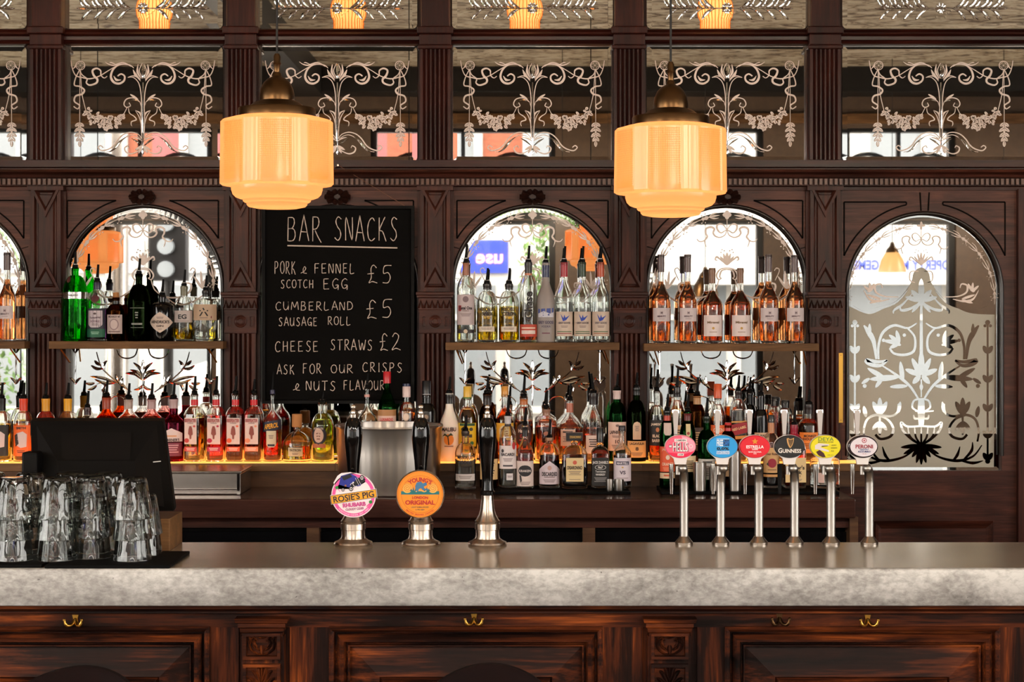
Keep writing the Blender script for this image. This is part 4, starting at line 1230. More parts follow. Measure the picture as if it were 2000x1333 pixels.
rose(1501, 671, 498, 39, (602, 628), False, mt(602, 628), 'tall rose wine bottle after the shorter dark pair', CP)
rose(1552, 671, 499, 38, (602, 628), False, mt(602, 628), 'tall rose wine bottle ending the row beside the frosted door', CP)

# gins
bottle(147, FS, 6.785, 47, 523, 13, 571, 538, 'green', ('clear', 600), None, 492, [(571, 584, 'silver')], [('rect', 573, 582, 40, None, [('TANQUERAY', 577.5, 4, 30, GREY)]), ('round', 540, 553, 10, (70, 30, 26), [], -10)], flute=12, text_='bright green fluted gin bottle with silver band', group=G1, curve='soft', tilt=.001)
bottle(190, FS, D1, 39, 549, 13, 600, 567, 'clear', ('purple', 604), None, 517, [(552, 566, (40, 30, 60))], [('round', 577, 591, 15, (84, 26, 34), []), ('rect', 603, 643, 36, (40, 40, 52), []), ('shield', 607, 640, 27, (206, 190, 194), [('ROYALE', 628, 4.5, 18, (130, 100, 112)), ('Tanqueray', 621, 5, 22, (96, 70, 84), 0, 4), ('#dot', 613, 4, 6, (90, 70, 70)), ('#lines', 633, 1, 14, GREY, 2)]), ('rect', 643, 659, 36, (22, 92, 62), [('#lines', 649, 1.4, 16, (150, 200, 170), 2)])], text_='gin bottle with dark red seal and green foot label', group=G1)
bottle(226.5, FS, D1, 35, 581, 13, 608, 594, 'brown', None, ('cork', 571.5, 583, 12), None, [(588, 594, BLK)], [('rect', 615, 652, 29, (196, 172, 166), [('round', 0, 0, 0, 0)][:0] + [('MONKEY 47', 619, 4, 24, (80, 60, 60)), ('#dot', 634, 22, 19, (150, 124, 124)), ('#dot', 634, 18, 15, (206, 184, 178)), ('#lines', 630, 1.4, 9, (120, 92, 92), 3), ('#bar', 648, 2.4, 24, (130, 104, 100))])], text_='small brown apothecary gin bottle with cork stopper', group=G1)
bottle(271.5, FS, D1, 44, 535, 13, 592, 556, 'olive', None, None, 505, [], [('rect', 596, 650, 36, None, [('#bar', 602, .9, 30, (140, 140, 134)), ('#lines', 611, 2.2, 6, (150, 150, 146), 3), ('#bar', 633, 3.5, 22, (130, 130, 126)), ('#bar', 640, 1, 26, (120, 120, 118))])], text_='tall black green gin bottle with long neck', group=G1, curve='soft')
bottle(317, FS, D1, 46, 577, 14, 600, 590, 'black', None, None, 546, [], [('diamond', 610, 650, 44, (206, 184, 168), [("HENDRICK'S", 629, 6, 38, (46, 34, 34)), ('GIN', 637, 4, 14, (70, 52, 50)), ('#lines', 620, 1, 14, GREY, 2), ('#bar', 643, 1, 8, GREY)])], text_='squat black apothecary gin bottle with diamond label', group=G1)
bottle(359.5, FS, D1, 37, 559, 13, 603, 580, 'clear', ('yellow', 644), None, 527, [(559, 578, (112, 108, 84))], [('rect', 607, 630, 35, (186, 172, 166), [('EG', 619, 9, 17, (30, 28, 34)), ('#bar', 627.5, 1, 26, GREY)])], text_='clear gin bottle with grey label over bright yellow liquid', group=G1)
bottle(402, FS, D1, 47, 567, 13, 592, 583, 'clear', ('clear', 626), None, 538, [(567, 580, (34, 28, 28))], [('rect', 595, 626, 45, (190, 160, 132), [('六', 610, 17, 18, (24, 20, 22)), ('#bar', 621, 1.2, 16, GREY), ('#dot', 620, 5, 2.4, (130, 40, 40), 15)])], style='round', flute=6, text_='six sided clear gin bottle with kraft label', group=G1)

# vodkas
VB = 669
bottle(910, VB, D1, 35, 511, 11, 566, 540, 'clear', ('clear', 585), None, 477, [(514, 538, (150, 84, 44))], [('rect', 576, 635, 33, (190, 172, 172), [('#dot', 585, 12, 12, (120, 100, 104)), ('Ketel One', 602, 6.5, 27, (44, 32, 34)), ('#poly', 0, 0, 0, (140, 30, 34), [(-16, 597), (-9, 597), (-9, 608), (-16, 608)]), ('VODKA', 607.5, 3, 14, GREY), ('#lines', 613, 1, 22, GREY, 3)]), ('rect', 644, 651, 33, (44, 34, 36), [('#dot', 647.5, 8, 8, (206, 186, 160))])], text_='tall clear vodka bottle with mauve label and copper neck', group=G2)
AB = lambda x, t2, lab, lq, lv: bottle(x, VB, D1, 39.5, 554, 14, 592, 569, 'clear', (lq, lv), None, 524, [(555, 566, (40, 34, 34))], [('rect', 600, 618, 36, None, [('ABSOLUT', 604.5, 7, 31, (40, 32, 26)), (t2, 613.5, 7, 27, (40, 32, 26))]), ('rect', 638, 648, 30, (216, 200, 180), [('#lines', 641, 1, 22, GREY, 2)])], text_=lab, group=G2)
AB(951, 'VANILIA', 'short necked vodka bottle with pale gold liquid and bold black lettering', 'straw', 603)
AB(994, 'CITRON', 'short necked vodka bottle with bright yellow liquid', 'yellow', 600)
bottle(1032, VB, D1, 34.5, 513, 14, 558, 538, 'clear', ('amber', 650), None, 480, [(512, 534, (30, 26, 26)), (534, 538, (190, 110, 70))], [('rect', 570, 628, 32, None, [('Chase', 597, 17, 54, (34, 28, 30), 0, 90)]), ('rect', 634, 658, 33, (184, 66, 44), [('#bar', 641, 3, 30, (226, 190, 170)), ('#bar', 649, 7, 30, (222, 200, 190))])], text_='clear vodka bottle with upright script lettering and red foot label', group=G2)
bottle(1066, VB, D1, 36, 513, 13, 590, 545, 'frostgrey', None, None, 481, [(513, 542, (36, 44, 82))], [('rect', 600, 650, 34, None, [('#poly', 0, 0, 0, (70, 84, 150), [(-17, 604), (17, 602), (17, 616), (-17, 618)]), ('#poly', 0, 0, 0, (206, 204, 214), [(-17, 613), (-4, 608), (8, 613), (17, 610), (17, 620), (-17, 620)]), ('GREY GOOSE', 630, 6, 34, (92, 84, 110)), ('VODKA', 638, 4, 19, (110, 100, 120)), ('#bar', 651, 2, 16, (120, 70, 84))])], text_='frosted grey vodka bottle with dark blue neck', group=G2, curve='s')
for (x, col, lab, fr) in ((1102, (168, 34, 44), 'clear vodka bottle with red neck sleeve', (150, 60, 60)), (1137.5, (40, 62, 40), 'clear vodka bottle with green neck sleeve', (70, 90, 60)), (1173, (190, 80, 44), 'clear vodka bottle with orange neck sleeve', (170, 100, 60))):
    bottle(x, VB, D1, 34, 512, 13, 582, 545, 'clear', ('clear', 590), None, 481, [(513, 541, col)], [('rect', 609, 657, 33, (206, 184, 166), [('#poly', 0, 0, 0, (44, 70, 170), [(-8, 613), (-2, 622), (0, 615), (2, 621), (11, 616), (3, 626), (-3, 628)]), ('GREY GOOSE', 631, 4, 25, (96, 84, 92)), ('#lines', 637, 1, 14, GREY, 2), ('#bar', 648, 1.6, 32, (80, 110, 70)), ('#bar', 651.5, 1.6, 32, fr)])], text_=lab, group=G2, curve='s')

# flavoured gins on the lit step
B0 = 903.5
SM = lambda x, cc, gl, lq, lv, lc, lab: bottle(x, B0, DL, 39, 778, 15, 824, 804, gl, (lq, lv), None, 748, [(779, 803, cc)], [('rect', 830, 890, 33, lc, [('SMITH', 835.5, 5, 20, INKD), ('#poly', 0, 0, 0, (206, 190, 190), [(-11, 868), (-9, 846), (4, 842), (12, 848), (8, 858), (11, 872), (0, 874)]), ('#poly', 0, 0, 0, (40, 34, 38), [(-14, 850), (-7, 846), (-4, 866), (-11, 872)]), ('#lines', 880, 1.4, 16, INKD, 2)])], text_=lab, group=G4)
SM(3, BLK, 'clear', 'gold', 829, (34, 36, 34), 'gin bottle with black neck and black label cut off by the picture edge')
SM(46, (214, 64, 34), 'clear', 'orange', 829, (232, 104, 36), 'orange gin bottle with red neck and orange label')
SM(89.5, (214, 148, 30), 'clear', 'orange', 815, (222, 120, 40), 'gin bottle with yellow neck standing against the dark pilaster')
SM(132.5, (222, 160, 30), 'clear', 'straw', 822, (226, 180, 90), 'pale gin bottle with yellow neck behind the till')
bottle(171, B0, DL, 30, 796, 13, 850, 812, 'clear', ('cola', 830), None, 764, [(796, 811, (44, 24, 28))], [('rect', 850, 885, 24, CREAM, [('#lines', 858, 2, 16, INKD, 4)])], text_='small bottle with dark brown neck behind the till', group=G4)
PK = lambda x, gl, lq, nb, lab, top=774: bottle(x, B0, DL, 44, top, 16, 822, 800, gl, (lq, 812), None, top - 29 if x != 208 else 743, [(top + 3, 799, nb)], [('rect', 835, 880, 34, WHITE, [('#lines', 845, 2.4, 22, INKD, 5)])], text_=lab, group=G4, curve='s')
PK(208, 'amber', 'orange', (150, 62, 40), 'round shouldered amber bottle behind the till')
PK(251, 'clear', 'pinkish', (172, 150, 140), 'round shouldered clear bottle with grey neck behind the till', 778)
PK(296, 'pink', 'pinkish', (170, 140, 140), 'round shouldered pale pink bottle at the corner of the till', 778)
bottle(339, 902, DL, 41, 778, 16, 826, 808, 'rasp', ('rasp', 800), None, 749, [(780, 798, (176, 150, 150))], [('pent', 836, 862, 38, (216, 198, 196), [("WARNER'S", 858.5, 6, 32, (40, 30, 34)), ('#bar', 851, 3, 20, (206, 150, 110))]), ('rect', 864, 890, 36, (110, 40, 62), [('#lines', 869, 2, 28, (196, 150, 160), 4)])], text_='raspberry red bottle with white house shaped label', group=G4, curve='s')
BF = lambda x, lq, lc, lab, rot, lv: bottle(x, B0, DL, 34, 769, 13.5, 812, 794, 'clear', (lq, lv), None, 735 if x < 480 else 741, [(781, 792, (200, 30, 34))], [('rect', 816, 867, 26, (222, 196, 188), [('BEEFEATER', 821, 6.5, 24, (150, 34, 40)), ('LONDON', 826, 2.2, 12, GREY), ('#poly', 0, 0, 0, (140, 70, 60), [(-2, 832), (2, 832), (4, 838), (5, 848), (2, 850), (1.5, 857), (-1.5, 857), (-2, 850), (-5, 847), (-4, 838)]), ('#dot', 860, 9, 10, lc, -8), ('#dot', 832, 4, 5, lc, 8)]), ('rect', 872, 881, 26, lc, [('#lines', 875, 1.4, 18, (240, 210, 200), 2)])], style='square', text_=lab, group=G4, rot=rot)
BF(380, 'straw', (190, 60, 54), 'square gin bottle with yellow liquid and red foot strip', -.28, 816)
BF(422, 'pinkred', (180, 30, 64), 'square gin bottle with pink red liquid and crimson foot strip', -.1, 812)
BF(460, 'pinkred', (226, 90, 50), 'square gin bottle with orange red liquid and orange foot strip', -.1, 808)
BF(496, 'orange', (226, 140, 104), 'square gin bottle with deep orange liquid and peach foot strip', -.12, 808)
bottle(532, B0, DL, 37, 769, 9, 824, 796, 'clear', ('red', 826), None, 727, [(762, 770, (40, 36, 66))], [('slant', 822, 841, 36, (26, 32, 54), [('APEROL', 831.5, 10, 30, (226, 160, 40), 10)]), ('shield', 841, 873, 19, (206, 196, 170), [('#lines', 850, 1.2, 10, GREY, 3), ('#bar', 869, 4, 14, (40, 40, 60))])], text_='bright red aperitif bottle with slanted navy label', group=G4, curve='s')
bottle(580, B0, DL, 55, 833, 13, 870, 843, 'clear', ('straw', 871), ('cork', 809, 834, 20), None, [], [('rect', 873, 890, 28, (190, 180, 150), [('PATRON', 878, 5, 22, (80, 74, 64)), ('#lines', 884, 1, 12, GREY, 2)])], text_='squat clear tequila bottle with round cork stopper', group=G4, curve='bulb', name='tequila_bottle')
bottle(630, B0, DL, 44, 787, 17, 833, 808, 'clear', ('lime', 820), None, 766, [], [('round', 832, 868, 30, (34, 34, 48), [('#dot', 850, 28, 21, (206, 176, 160)), ('PLYMOUTH', 836.5, 4, 20, (214, 196, 180)), ('#lines', 846, 2.4, 9, (120, 84, 70), 3)], -6), ('rect', 866, 874, 27, (170, 100, 62), [], -6)], text_='gin bottle with round navy label and lime yellow liquid', group=G4)
# behind the steel bowl
bottle(717, B0, DB, 38, 757, 10, 822, 792, 'clear', ('clear', 830), None, 731, [(771, 776, (206, 150, 140))], [('rect', 850, 880, 30, WHITE, [('#lines', 858, 2, 20, INKD, 4)])], text_='clear long necked flask bottle rising behind the steel bowl', group=G5, curve='s')
bottle(756, B0, DB, 36, 730, 10, 800, 752, 'dkgreen', ('clear', 770), ((186, 30, 40), 726, 749, 15), None, [], [('rect', 800, 812, 36, (170, 122, 76), []), ('rect', 812, 900, 36, (216, 184, 170), [('LUXARDO', 819, 6, 28, (190, 30, 40)), ('#lines', 827, 2, 26, GREY, 4)])], text_='green liqueur bottle with red cap and straw wrapped body', group=G5, curve='s')
bottle(794, B0, DB, 35, 770, 14, 806, 786, 'clear', ('amber', 806), ((214, 190, 186), 755, 776, 16), None, [(750, 756, NAVY)], [('round', 806, 822, 13, (196, 178, 160), [('#dot', 814, 12, 10, (226, 206, 190))]), ('rect', 824, 850, 34, (24, 20, 22), [('RAMAZZOTTI', 829, 6, 32, (226, 216, 206))])], text_='clear liqueur bottle with pale cap and black label', group=G5)
bottle(833, B0, DB, 37, 770, 16, 806, 788, 'black', None, ((20, 20, 24), 744, 778, 17), None, [], [('round', 806, 822, 13, (60, 54, 50), [('#dot', 814, 9, 9, (150, 130, 110))]), ('rect', 824, 850, 34, (22, 18, 20), [('RAMAZZOTTI', 829, 6, 32, (206, 196, 190))]), ('rect', 756, 759, 18, (216, 216, 220), []), ('rect', 767, 771, 18, (216, 216, 220), [])], text_='black liqueur bottle with white ringed black cap', group=G5)
# rums and whiskies
bottle(877.5, B0, DL, 40, 768, 14, 838, 790, 'malibu', None, None, 736, [(768, 789, (30, 26, 26))], [('rect', 830, 885, 36, None, [('MALIBU', 838, 8, 30, (44, 36, 36)), ('#dot', 858, 22, 20, (240, 150, 60)), ('#poly', 0, 0, 0, (50, 40, 30), [(-1, 868), (-3, 852), (-1, 851), (1, 868)]), ('#poly', 0, 0, 0, (60, 70, 40), [(-14, 852), (-8, 846), (-2, 850), (4, 845), (9, 850), (3, 850), (-2, 853), (-8, 850)]), ('#bar', 871, 1.6, 18, (130, 90, 70))])], text_='frosted white rum bottle with palm tree emblem', group=G6, curve='s')
bottle(913, B0, DL, 36, 776, 15, 822, 795, 'clear', ('straw', 800), ((222, 176, 60), 755, 777, 16), None, [(775, 779, (70, 110, 50))], [('rect', 826, 872, 34, (216, 186, 30), [('#bar', 829, 5, 34, (40, 80, 50)), ('#dot', 838, 7, 8, (60, 60, 40), -9), ('#dot', 838, 7, 8, (60, 60, 40), 8), ('#bar', 851, 6, 20, (60, 60, 40)), ('#dot', 865, 7, 8, (40, 110, 70), -10), ('#dot', 865, 7, 8, (40, 110, 70), 10)])], text_='rum bottle with yellow cap and yellow green label', group=G6)
bottle(951.5, B0, DL, 32, 768, 15, 816, 792, 'brown', ('amber', 800), None, 736, [(772, 792, (34, 22, 20))], [('rect', 835, 885, 34, KRAFT, [('#lines', 845, 2, 24, INKD, 6)])], text_='dark amber rum bottle behind the lone unbadged pump handle', group=G6)
bottle(986, B0, DL, 34.5, 770, 13, 822, 796, 'clear', ('gold', 798), ((206, 140, 50), 755, 775, 14), None, [], [('rect', 826, 862, 34, (224, 170, 50), [('#dot', 842, 24, 24, (214, 200, 160)), ('#lines', 838, 2, 16, (130, 50, 40), 4)])], text_='golden rum bottle with gold cap and yellow label', group=G6, curve='s')
bottle(1023, B0, DL, 36, 775, 15, 812, 795, 'clear', ('amber', 822), None, 738, [(780, 791, (176, 100, 50))], [('round', 826, 872, 37, (56, 26, 22), [('Havana', 841, 7, 22, (226, 206, 196)), ('CLUB', 851, 6, 15, (190, 40, 40)), ('#bar', 859, 2, 18, (190, 60, 50))])], text_='rum bottle with round dark brown label', group=G6)
bottle(1067, B0, DL, 44, 797, 14, 826, 810, 'clear', ('pinkish', 833), None, 763, [(800, 812, (150, 110, 90))], [('rect', 838, 862, 42, None, [('#dot', 846, 8, 12, (170, 110, 90)), ('INTAR', 867, 6, 24, (196, 40, 40)), ('RUM', 874, 4, 14, (90, 50, 50))])], text_='pale pink spiced rum bottle with red lettering', group=G6, curve='s')
bottle(1113, B0, DL, 50, 780, 13, 838, 806, 'clear', ('whisky', 836), None, 749, [(788, 806, (176, 106, 84))], [('rect', 838, 870, 29, (206, 170, 150), [('#bar', 843, 3, 20, INKD), ('#lines', 852, 1.4, 20, GREY, 4)], -5)], text_='wide shouldered whisky bottle with pale pink label', group=G6, curve='s')
bottle(1159, B0, DL, 40, 768, 16, 826, 793, 'clear', ('pinkish', 850), None, 730, [(768, 791, (34, 26, 26))], [('rect', 850, 885, 30, WHITE, [('#lines', 858, 2, 20, INKD, 4)])], text_='clear pear shaped bottle with black neck sleeve', group=G6, curve='s', tilt=-.008)
bottle(1205, B0, DL, 36, 761, 14, 815, 786, 'dkgreen', ('clear', 790), None, 731, [(763, 780, (206, 184, 180))], [('rect', 824, 880, 35, (222, 196, 186), [('#dot', 831, 5, 7, GREY), ('LAPHROAIG', 844, 7, 33, (50, 36, 36)), ('#lines', 851, 1.2, 22, GREY, 2), ('10', 862, 7, 9, (90, 60, 56)), ('#lines', 869, 1.2, 24, GREY, 3)])], text_='green whisky bottle with pale neck band and white label', group=G6)
bottle(1243, B0, DL, 37, 757, 12, 812, 782, 'olive', ('whisky', 790), None, 728, [(757, 772, (24, 24, 26))], [('arch', 823, 858, 16, (206, 180, 156), [('#lines', 832, 1, 8, GREY, 5)]), ('rect', 861, 893, 36, (230, 190, 130), [('LAGAVULIN', 866, 5, 31, (70, 48, 40)), ('8', 876, 7, 6, (60, 40, 36)), ('#lines', 884, 1.2, 24, GREY, 3)])], text_='dark whisky bottle with oval and square cream labels', group=G6)
bottle(1283, B0, DL, 33, 762, 11, 812, 792, 'clear', ('amber', 868), None, 722, [], [('rect', 820, 870, 32, (24, 20, 20), [('JAMESON', 829, 6, 28, (220, 200, 180)), ('#dot', 839, 9, 7, (190, 120, 80)), ('BLACK', 851, 6, 20, (216, 196, 176)), ('BARREL', 860, 6, 22, (216, 196, 176))])], text_='whiskey bottle with large black label on the lit step', group=G6)
bottle(1322.5, B0, DL, 30, 762, 13, 806, 782, 'clear', ('gold', 800), None, 719, [(757, 776, (26, 22, 22))], [('rect', 830, 880, 26, KRAFT, [('#lines', 840, 2, 18, INKD, 6)])], text_='clear whiskey bottle with black collar behind the pink tap badge', group=G6)
bottle(1361.6, B0, DL, 29, 771, 14, 806, 790, 'brown', ('cola', 800), None, 737, [(774, 790, (176, 128, 84))], [('rect', 835, 880, 26, (60, 40, 34), [('#lines', 845, 2, 18, KRAFT, 6)])], text_='tall brown bottle with tan neck label', group=G6)
bottle(1402, B0, DL, 31, 776, 13, 816, 790, 'clear', ('amber', 821), ((206, 84, 44), 750, 778, 16), None, [], [('rect', 830, 870, 29, (216, 96, 40), [('GLEN', 840, 8, 22, (232, 196, 170)), ('#bar', 850, 4, 18, (232, 196, 170))])], text_='whisky bottle with tall orange cap and orange label', group=G6)
bottle(1442, B0, DL, 32, 763, 12, 803, 780, 'clear', ('whisky', 801), None, 733, [(764, 779, (40, 26, 24))], [('slant', 826, 848, 31, (150, 30, 44), [('RED LABEL', 836, 5, 27, (236, 196, 150), 14)]), ('slant', 851, 857, 31, (206, 140, 60), []), ('slant', 822, 825, 31, (206, 150, 80), [])], style='square', text_='square whisky bottle with slanted red label', group=G6)
bottle(1464, 903, 6.80, 26, 766, 14, 806, 790, 'black', None, None, 737, [], [], text_='slim black bottle with pourer squeezed behind the red tap badge', group=G6)
bottle(1486, B0, DL, 27, 771, 13, 816, 800, 'black', None, None, 743, [], [('rect', 845, 875, 26, (206, 180, 150), [('SLANE', 851, 6, 22, (40, 32, 32)), ('#lines', 860, 1.6, 18, GREY, 3)])], text_='black whiskey bottle with cream label between red and black tap badges', group=G6)
bottle(1513, 903, 6.80, 26, 778, 13, 806, 794, 'clear', ('amber', 806), ((30, 26, 24), 775, 794, 14), None, [], [], flute=9, text_='cut crystal bottle with clear ribbed body and black stopper', group=G6)
bottle(1534, B0, DL, 26, 783, 15, 806, 797, 'smoke', ('pinkish', 826), ((24, 20, 20), 782, 797, 15), None, [], [], flute=9, text_='small ribbed bottle with broad black stopper', group=G6)
bottle(1579.5, B0, DL, 40, 790, 17, 832, 818, 'clear', ('amber', 826), None, 760, [(790, 809, (34, 24, 24))], [('rect', 844, 884, 38, (232, 140, 60), [('MONKEY', 851, 5, 26, (60, 36, 30)), ('SHOULDER', 857, 5, 32, (60, 36, 30)), ('#lines', 866, 1.4, 24, (120, 70, 40), 4)])], text_='whisky bottle with wide orange label beside the brass hinge', group=G6)

# front rank on the bar mat
FB = 953
bottle(909, 955.5, DF, 41, 842, 14, 886, 866, 'clear', ('clear', 890), None, 812, [(842, 852, (60, 50, 46))], [('rect', 886, 906, 38, None, [('ABSOLUT', 893, 7.5, 33, (34, 32, 34)), ('VODKA', 902, 7.5, 27, (34, 32, 34))]), ('rect', 925, 938, 37, (206, 196, 192), [('#lines', 929, 1, 28, GREY, 3)])], text_='clear vodka bottle with bold dark lettering standing clear of the mat', group=G7)
bottle(955, FB, DF, 36, 820, 14, 868, 846, 'brown', ('cola', 870), (BLK, 812, 826, 16), None, [], [('rect', 896, 936, 34, (214, 176, 120), [('#lines', 904, 2.2, 24, INKD, 6)])], text_='dark bottle with tan label hidden behind the lone unbadged pump', group=G7)
bottle(992, FB, DF, 34, 811, 12, 858, 832, 'clear', ('clear', 855), None, 772, [(813, 828, (196, 188, 190)), (829, 833, (50, 40, 40))], [('rect', 870, 915, 33, (222, 208, 206), [('BACARDI', 887, 6, 28, (30, 28, 34)), ('#dot', 880, 7, 6, (60, 54, 58), -11), ('#lines', 895, 1.1, 20, GREY, 3), ('#bar', 909, 3, 20, (60, 54, 58))]), ('round', 863, 878, 8, (186, 40, 44), [], 13), ('rect', 924, 937, 13, (214, 204, 204), [('#lines', 929, 1, 9, GREY, 2)], 4)], text_='clear rum bottle with white label and small red roundel', group=G7)
bottle(1025.5, FB, DF, 34, 829, 11, 890, 852, 'clear', ('cola', 880), None, 797, [(835, 853, (26, 22, 22))], [('rect', 900, 949, 33, (216, 196, 188), [('#dot', 919, 22, 29, (28, 24, 26)), ('KRAKEN', 919, 4.5, 24, (216, 200, 196)), ('#poly', 0, 0, 0, (60, 50, 50), [(-12, 927), (-8, 928), (-6, 938), (-9, 942), (-11, 936)]), ('#lines', 941, 1.1, 22, GREY, 3)])], text_='rum bottle with white label and black octopus inkblot', group=G7, curve='s')
bottle(1073, FB, DF, 40, 856, 14, 886, 866, 'clear', ('dark', 890), None, 820, [(855, 862, (150, 104, 76))], [('pent', 900, 945, 39, (206, 188, 194), [('DISCARDED', 925, 8, 33, (36, 30, 34)), ('#bar', 931, 1.6, 22, GREY), ('#dot', 913, 9, 8, (190, 150, 140)), ('#lines', 936, 1, 26, GREY, 3)])], text_='dark bottle with white house shaped label', group=G7)
_t = bottle(1122, FB, DF, 50, 861, 13, 887, 870, 'clear', ('cola', 890), None, None, [], [('rect', 893, 939, 34, (216, 190, 140), [('#dot', 902, 8, 8, (196, 90, 70)), ('DISARONNO', 912, 7, 29, (50, 36, 34)), ('#lines', 919, 1, 24, GREY, 4), ('#bar', 935, 1, 22, GREY)])], style='square', text_='square almond liqueur bottle with cream label and black block cap', group=G7, curve='soft', name='liqueur_bottle')
kk = DF / F; zc0, zc1 = PZ(861, DF), PZ(845.5, DF); xcc = PX(1121.5, DF)
cpo = MB().box(xcc - 16 * kk, xcc + 16 * kk, DF - 14 * kk, DF + 14 * kk, zc0, zc1).build('cap', gloss(BLK, .3), _t, bevel=.001)
tm = MB(); text(tm, 'DISARONNO', xcc + 2 * kk, (zc0 + zc1) / 2, 5 * kk, 22 * kk, flat_at(DF - 14.4 * kk)); tm.build('lettering', ink(GOLD), cpo, recalc=False)
bottle(1172, FB, DF, 35, 866, 12, 886, 873, 'clear', ('cola', 871), (BLK, 836, 864, 14), None, [], [('rect', 893, 948, 33, (20, 18, 18), [("JACK DANIEL'S", 903, 7, 31, (206, 200, 198)), ('#dot', 912, 10, 22, (190, 186, 184)), ('#dot', 912, 8.4, 20, (40, 36, 36)), ('No7', 912, 5, 9, (216, 210, 206)), ('Tennessee', 920, 4, 20, (190, 186, 184)), ('WHISKEY', 926, 4, 19, (206, 200, 198)), ('#lines', 932, 1.1, 24, (150, 146, 146), 4)])], style='square', text_='square whiskey bottle with black label', group=G7)
bottle(1215, FB, DF, 36, 838, 13, 886, 864, 'clear', ('cola', 890), ((40, 34, 40), 832, 842, 14), None, [], [('rect', 894, 939, 34, (212, 198, 206), [('#bar', 904, 7, 27, (44, 42, 72)), ('MARTELL', 904, 4.4, 23, (214, 204, 210)), ('VS', 922, 7, 12, (70, 60, 80)), ('#dot', 912, 3, 4, GOLD), ('#bar', 933, 1, 24, GREY)])], text_='brandy bottle with clear neck and navy banded white label', group=G7, curve='s')
bottle(1303, FB, DF, 30, 802, 13, 846, 822, 'dkgreen', ('clear', 850), None, 770, [(803, 812, (24, 22, 22)), (812, 822, (176, 60, 44))], [('shield', 826, 850, 15, (206, 180, 170), []), ('rect', 872, 921, 29, (222, 84, 44), [('JAMESON', 878, 6, 25, (240, 180, 150)), ('#dot', 893, 9, 8, (226, 200, 180)), ('ORANGE', 906, 6, 24, (240, 200, 170)), ('#lines', 913, 1.1, 20, (236, 150, 110), 3)]), ('rect', 923, 934, 29, (214, 184, 150), [('#bar', 928, 3, 16, (200, 90, 60))])], text_='green whiskey bottle with orange label', group=G7)
bottle(1343, FB, DF, 32, 803, 13, 852, 824, 'dkgreen', ('clear', 850), None, 770, [(808, 822, (96, 34, 36))], [('shield', 828, 852, 9, (206, 186, 140), [('#dot', 846, 6, 6, (150, 60, 50))]), ('rect', 890, 921, 31, (216, 190, 146), [('#lines', 900, 1.6, 22, INKD, 5)])], text_='green whiskey bottle with dark red neck and cream label behind the pink tap badge', group=G7)
bottle(1380, FB, DF, 35, 813, 12, 862, 840, 'dkgreen', ('clear', 850), None, 777, [(814, 826, (24, 36, 26))], [('rect', 896, 936, 33, (190, 186, 180), [('#bar', 902, 4, 20, (70, 70, 70)), ('#lines', 910, 1.6, 22, GREY, 6)])], text_='dark green bottle with grey white label behind the steel tin', group=G7)
bottle(1422, FB, DF, 30, 830, 12, 862, 842, 'brown', ('whisky', 850), (RED, 826, 844, 13), None, [], [('rect', 880, 930, 28, KRAFT, [('#lines', 890, 2, 20, INKD, 7)])], text_='brown bottle with red cap hidden behind the blue and red tap badges', group=G7)
bottle(1506, FB, DF, 32, 817, 12, 868, 846, 'clear', ('cola', 880), (BLK, 811, 826, 13), None, [(826, 846, (190, 130, 90))], [('rect', 874, 923, 31, (206, 160, 106), [('Four Roses', 886, 5, 26, (110, 66, 40)), ('#dot', 904, 18, 18, (150, 30, 50)), ('#poly', 0, 0, 0, (60, 60, 40), [(-12, 906), (-8, 902), (-7, 910)]), ('#bar', 917, 1.6, 18, (120, 80, 50))]), ('rect', 926, 931, 31, (206, 150, 90), [])], text_='bourbon bottle with tan label and red rose emblem', group=G7)
bottle(1551, FB, DF, 42, 830, 13, 880, 850, 'clear', ('whisky', 870), None, 795, [(830, 858, (150, 24, 50))], [('rect', 893, 941, 40, (222, 192, 140), [("Maker's", 912, 8, 34, (50, 38, 34)), ('Mark', 921, 8, 24, (50, 38, 34)), ('WHISKY', 929, 4, 20, GREY), ('#lines', 935, 1, 24, GREY, 2)])], text_='bourbon bottle with red wax neck and cream label', group=G7, style='square')
bottle(1611, FB, DF, 58, 882, 15, 900, 890, 'clear', ('clear', 915), ((40, 36, 36), 872, 884, 15), None, [], [('rect', 922, 941, 12, (216, 180, 170), [], -12)], text_='squat clear tequila bottle behind the yellow tap badge', group=G7, curve='bulb', name='tequila_bottle')

# ---------------------------------------------------------------- things on the back counter
ib = thing('ice_box', 'stainless steel ice box on the back counter beside the till', 'ice box', (PX(390, 6.35), 6.35, 1.06))
xa, xb = PX(300, 6.35), PX(470, 6.35)
MB().box(xa, xb, 6.35, 6.60, 1.06, 1.138).build('box_body', M_STEEL, ib, bevel=.004)
m = MB(); m.box(xa - .004, xb + .004, 6.343, 6.61, 1.138, 1.146); m.build('lid', M_STEEL, ib, bevel=.003)
m = MB(); m.box(xa, xb - .002, 6.343, 6.35, 1.078, 1.081); m.box(xb - .012, xb - .002, 6.342, 6.35, 1.062, 1.136); m.build('edge_strip', M_CHROME, ib)
bw = thing('ice_bucket', 'large brushed steel champagne bowl on the back counter behind the badged pumps', 'bucket', (PX(760, 6.44), 6.44, 1.06))
bx, by_ = PX(760, 6.44), 6.44
m = MB().lathe([(0, .002), (.165, .0), (.172, .004), (.184, .06), (.190, .15), (.193, .235), (.198, .243), (.196, .249), (.190, .248), (.187, .235), (.183, .15), (.170, .02), (0, .012)], bx, by_, 1.06, 72)
m.build('bowl', M_BOWL, bw, smooth=35)
M_MAT = M_RUBBER
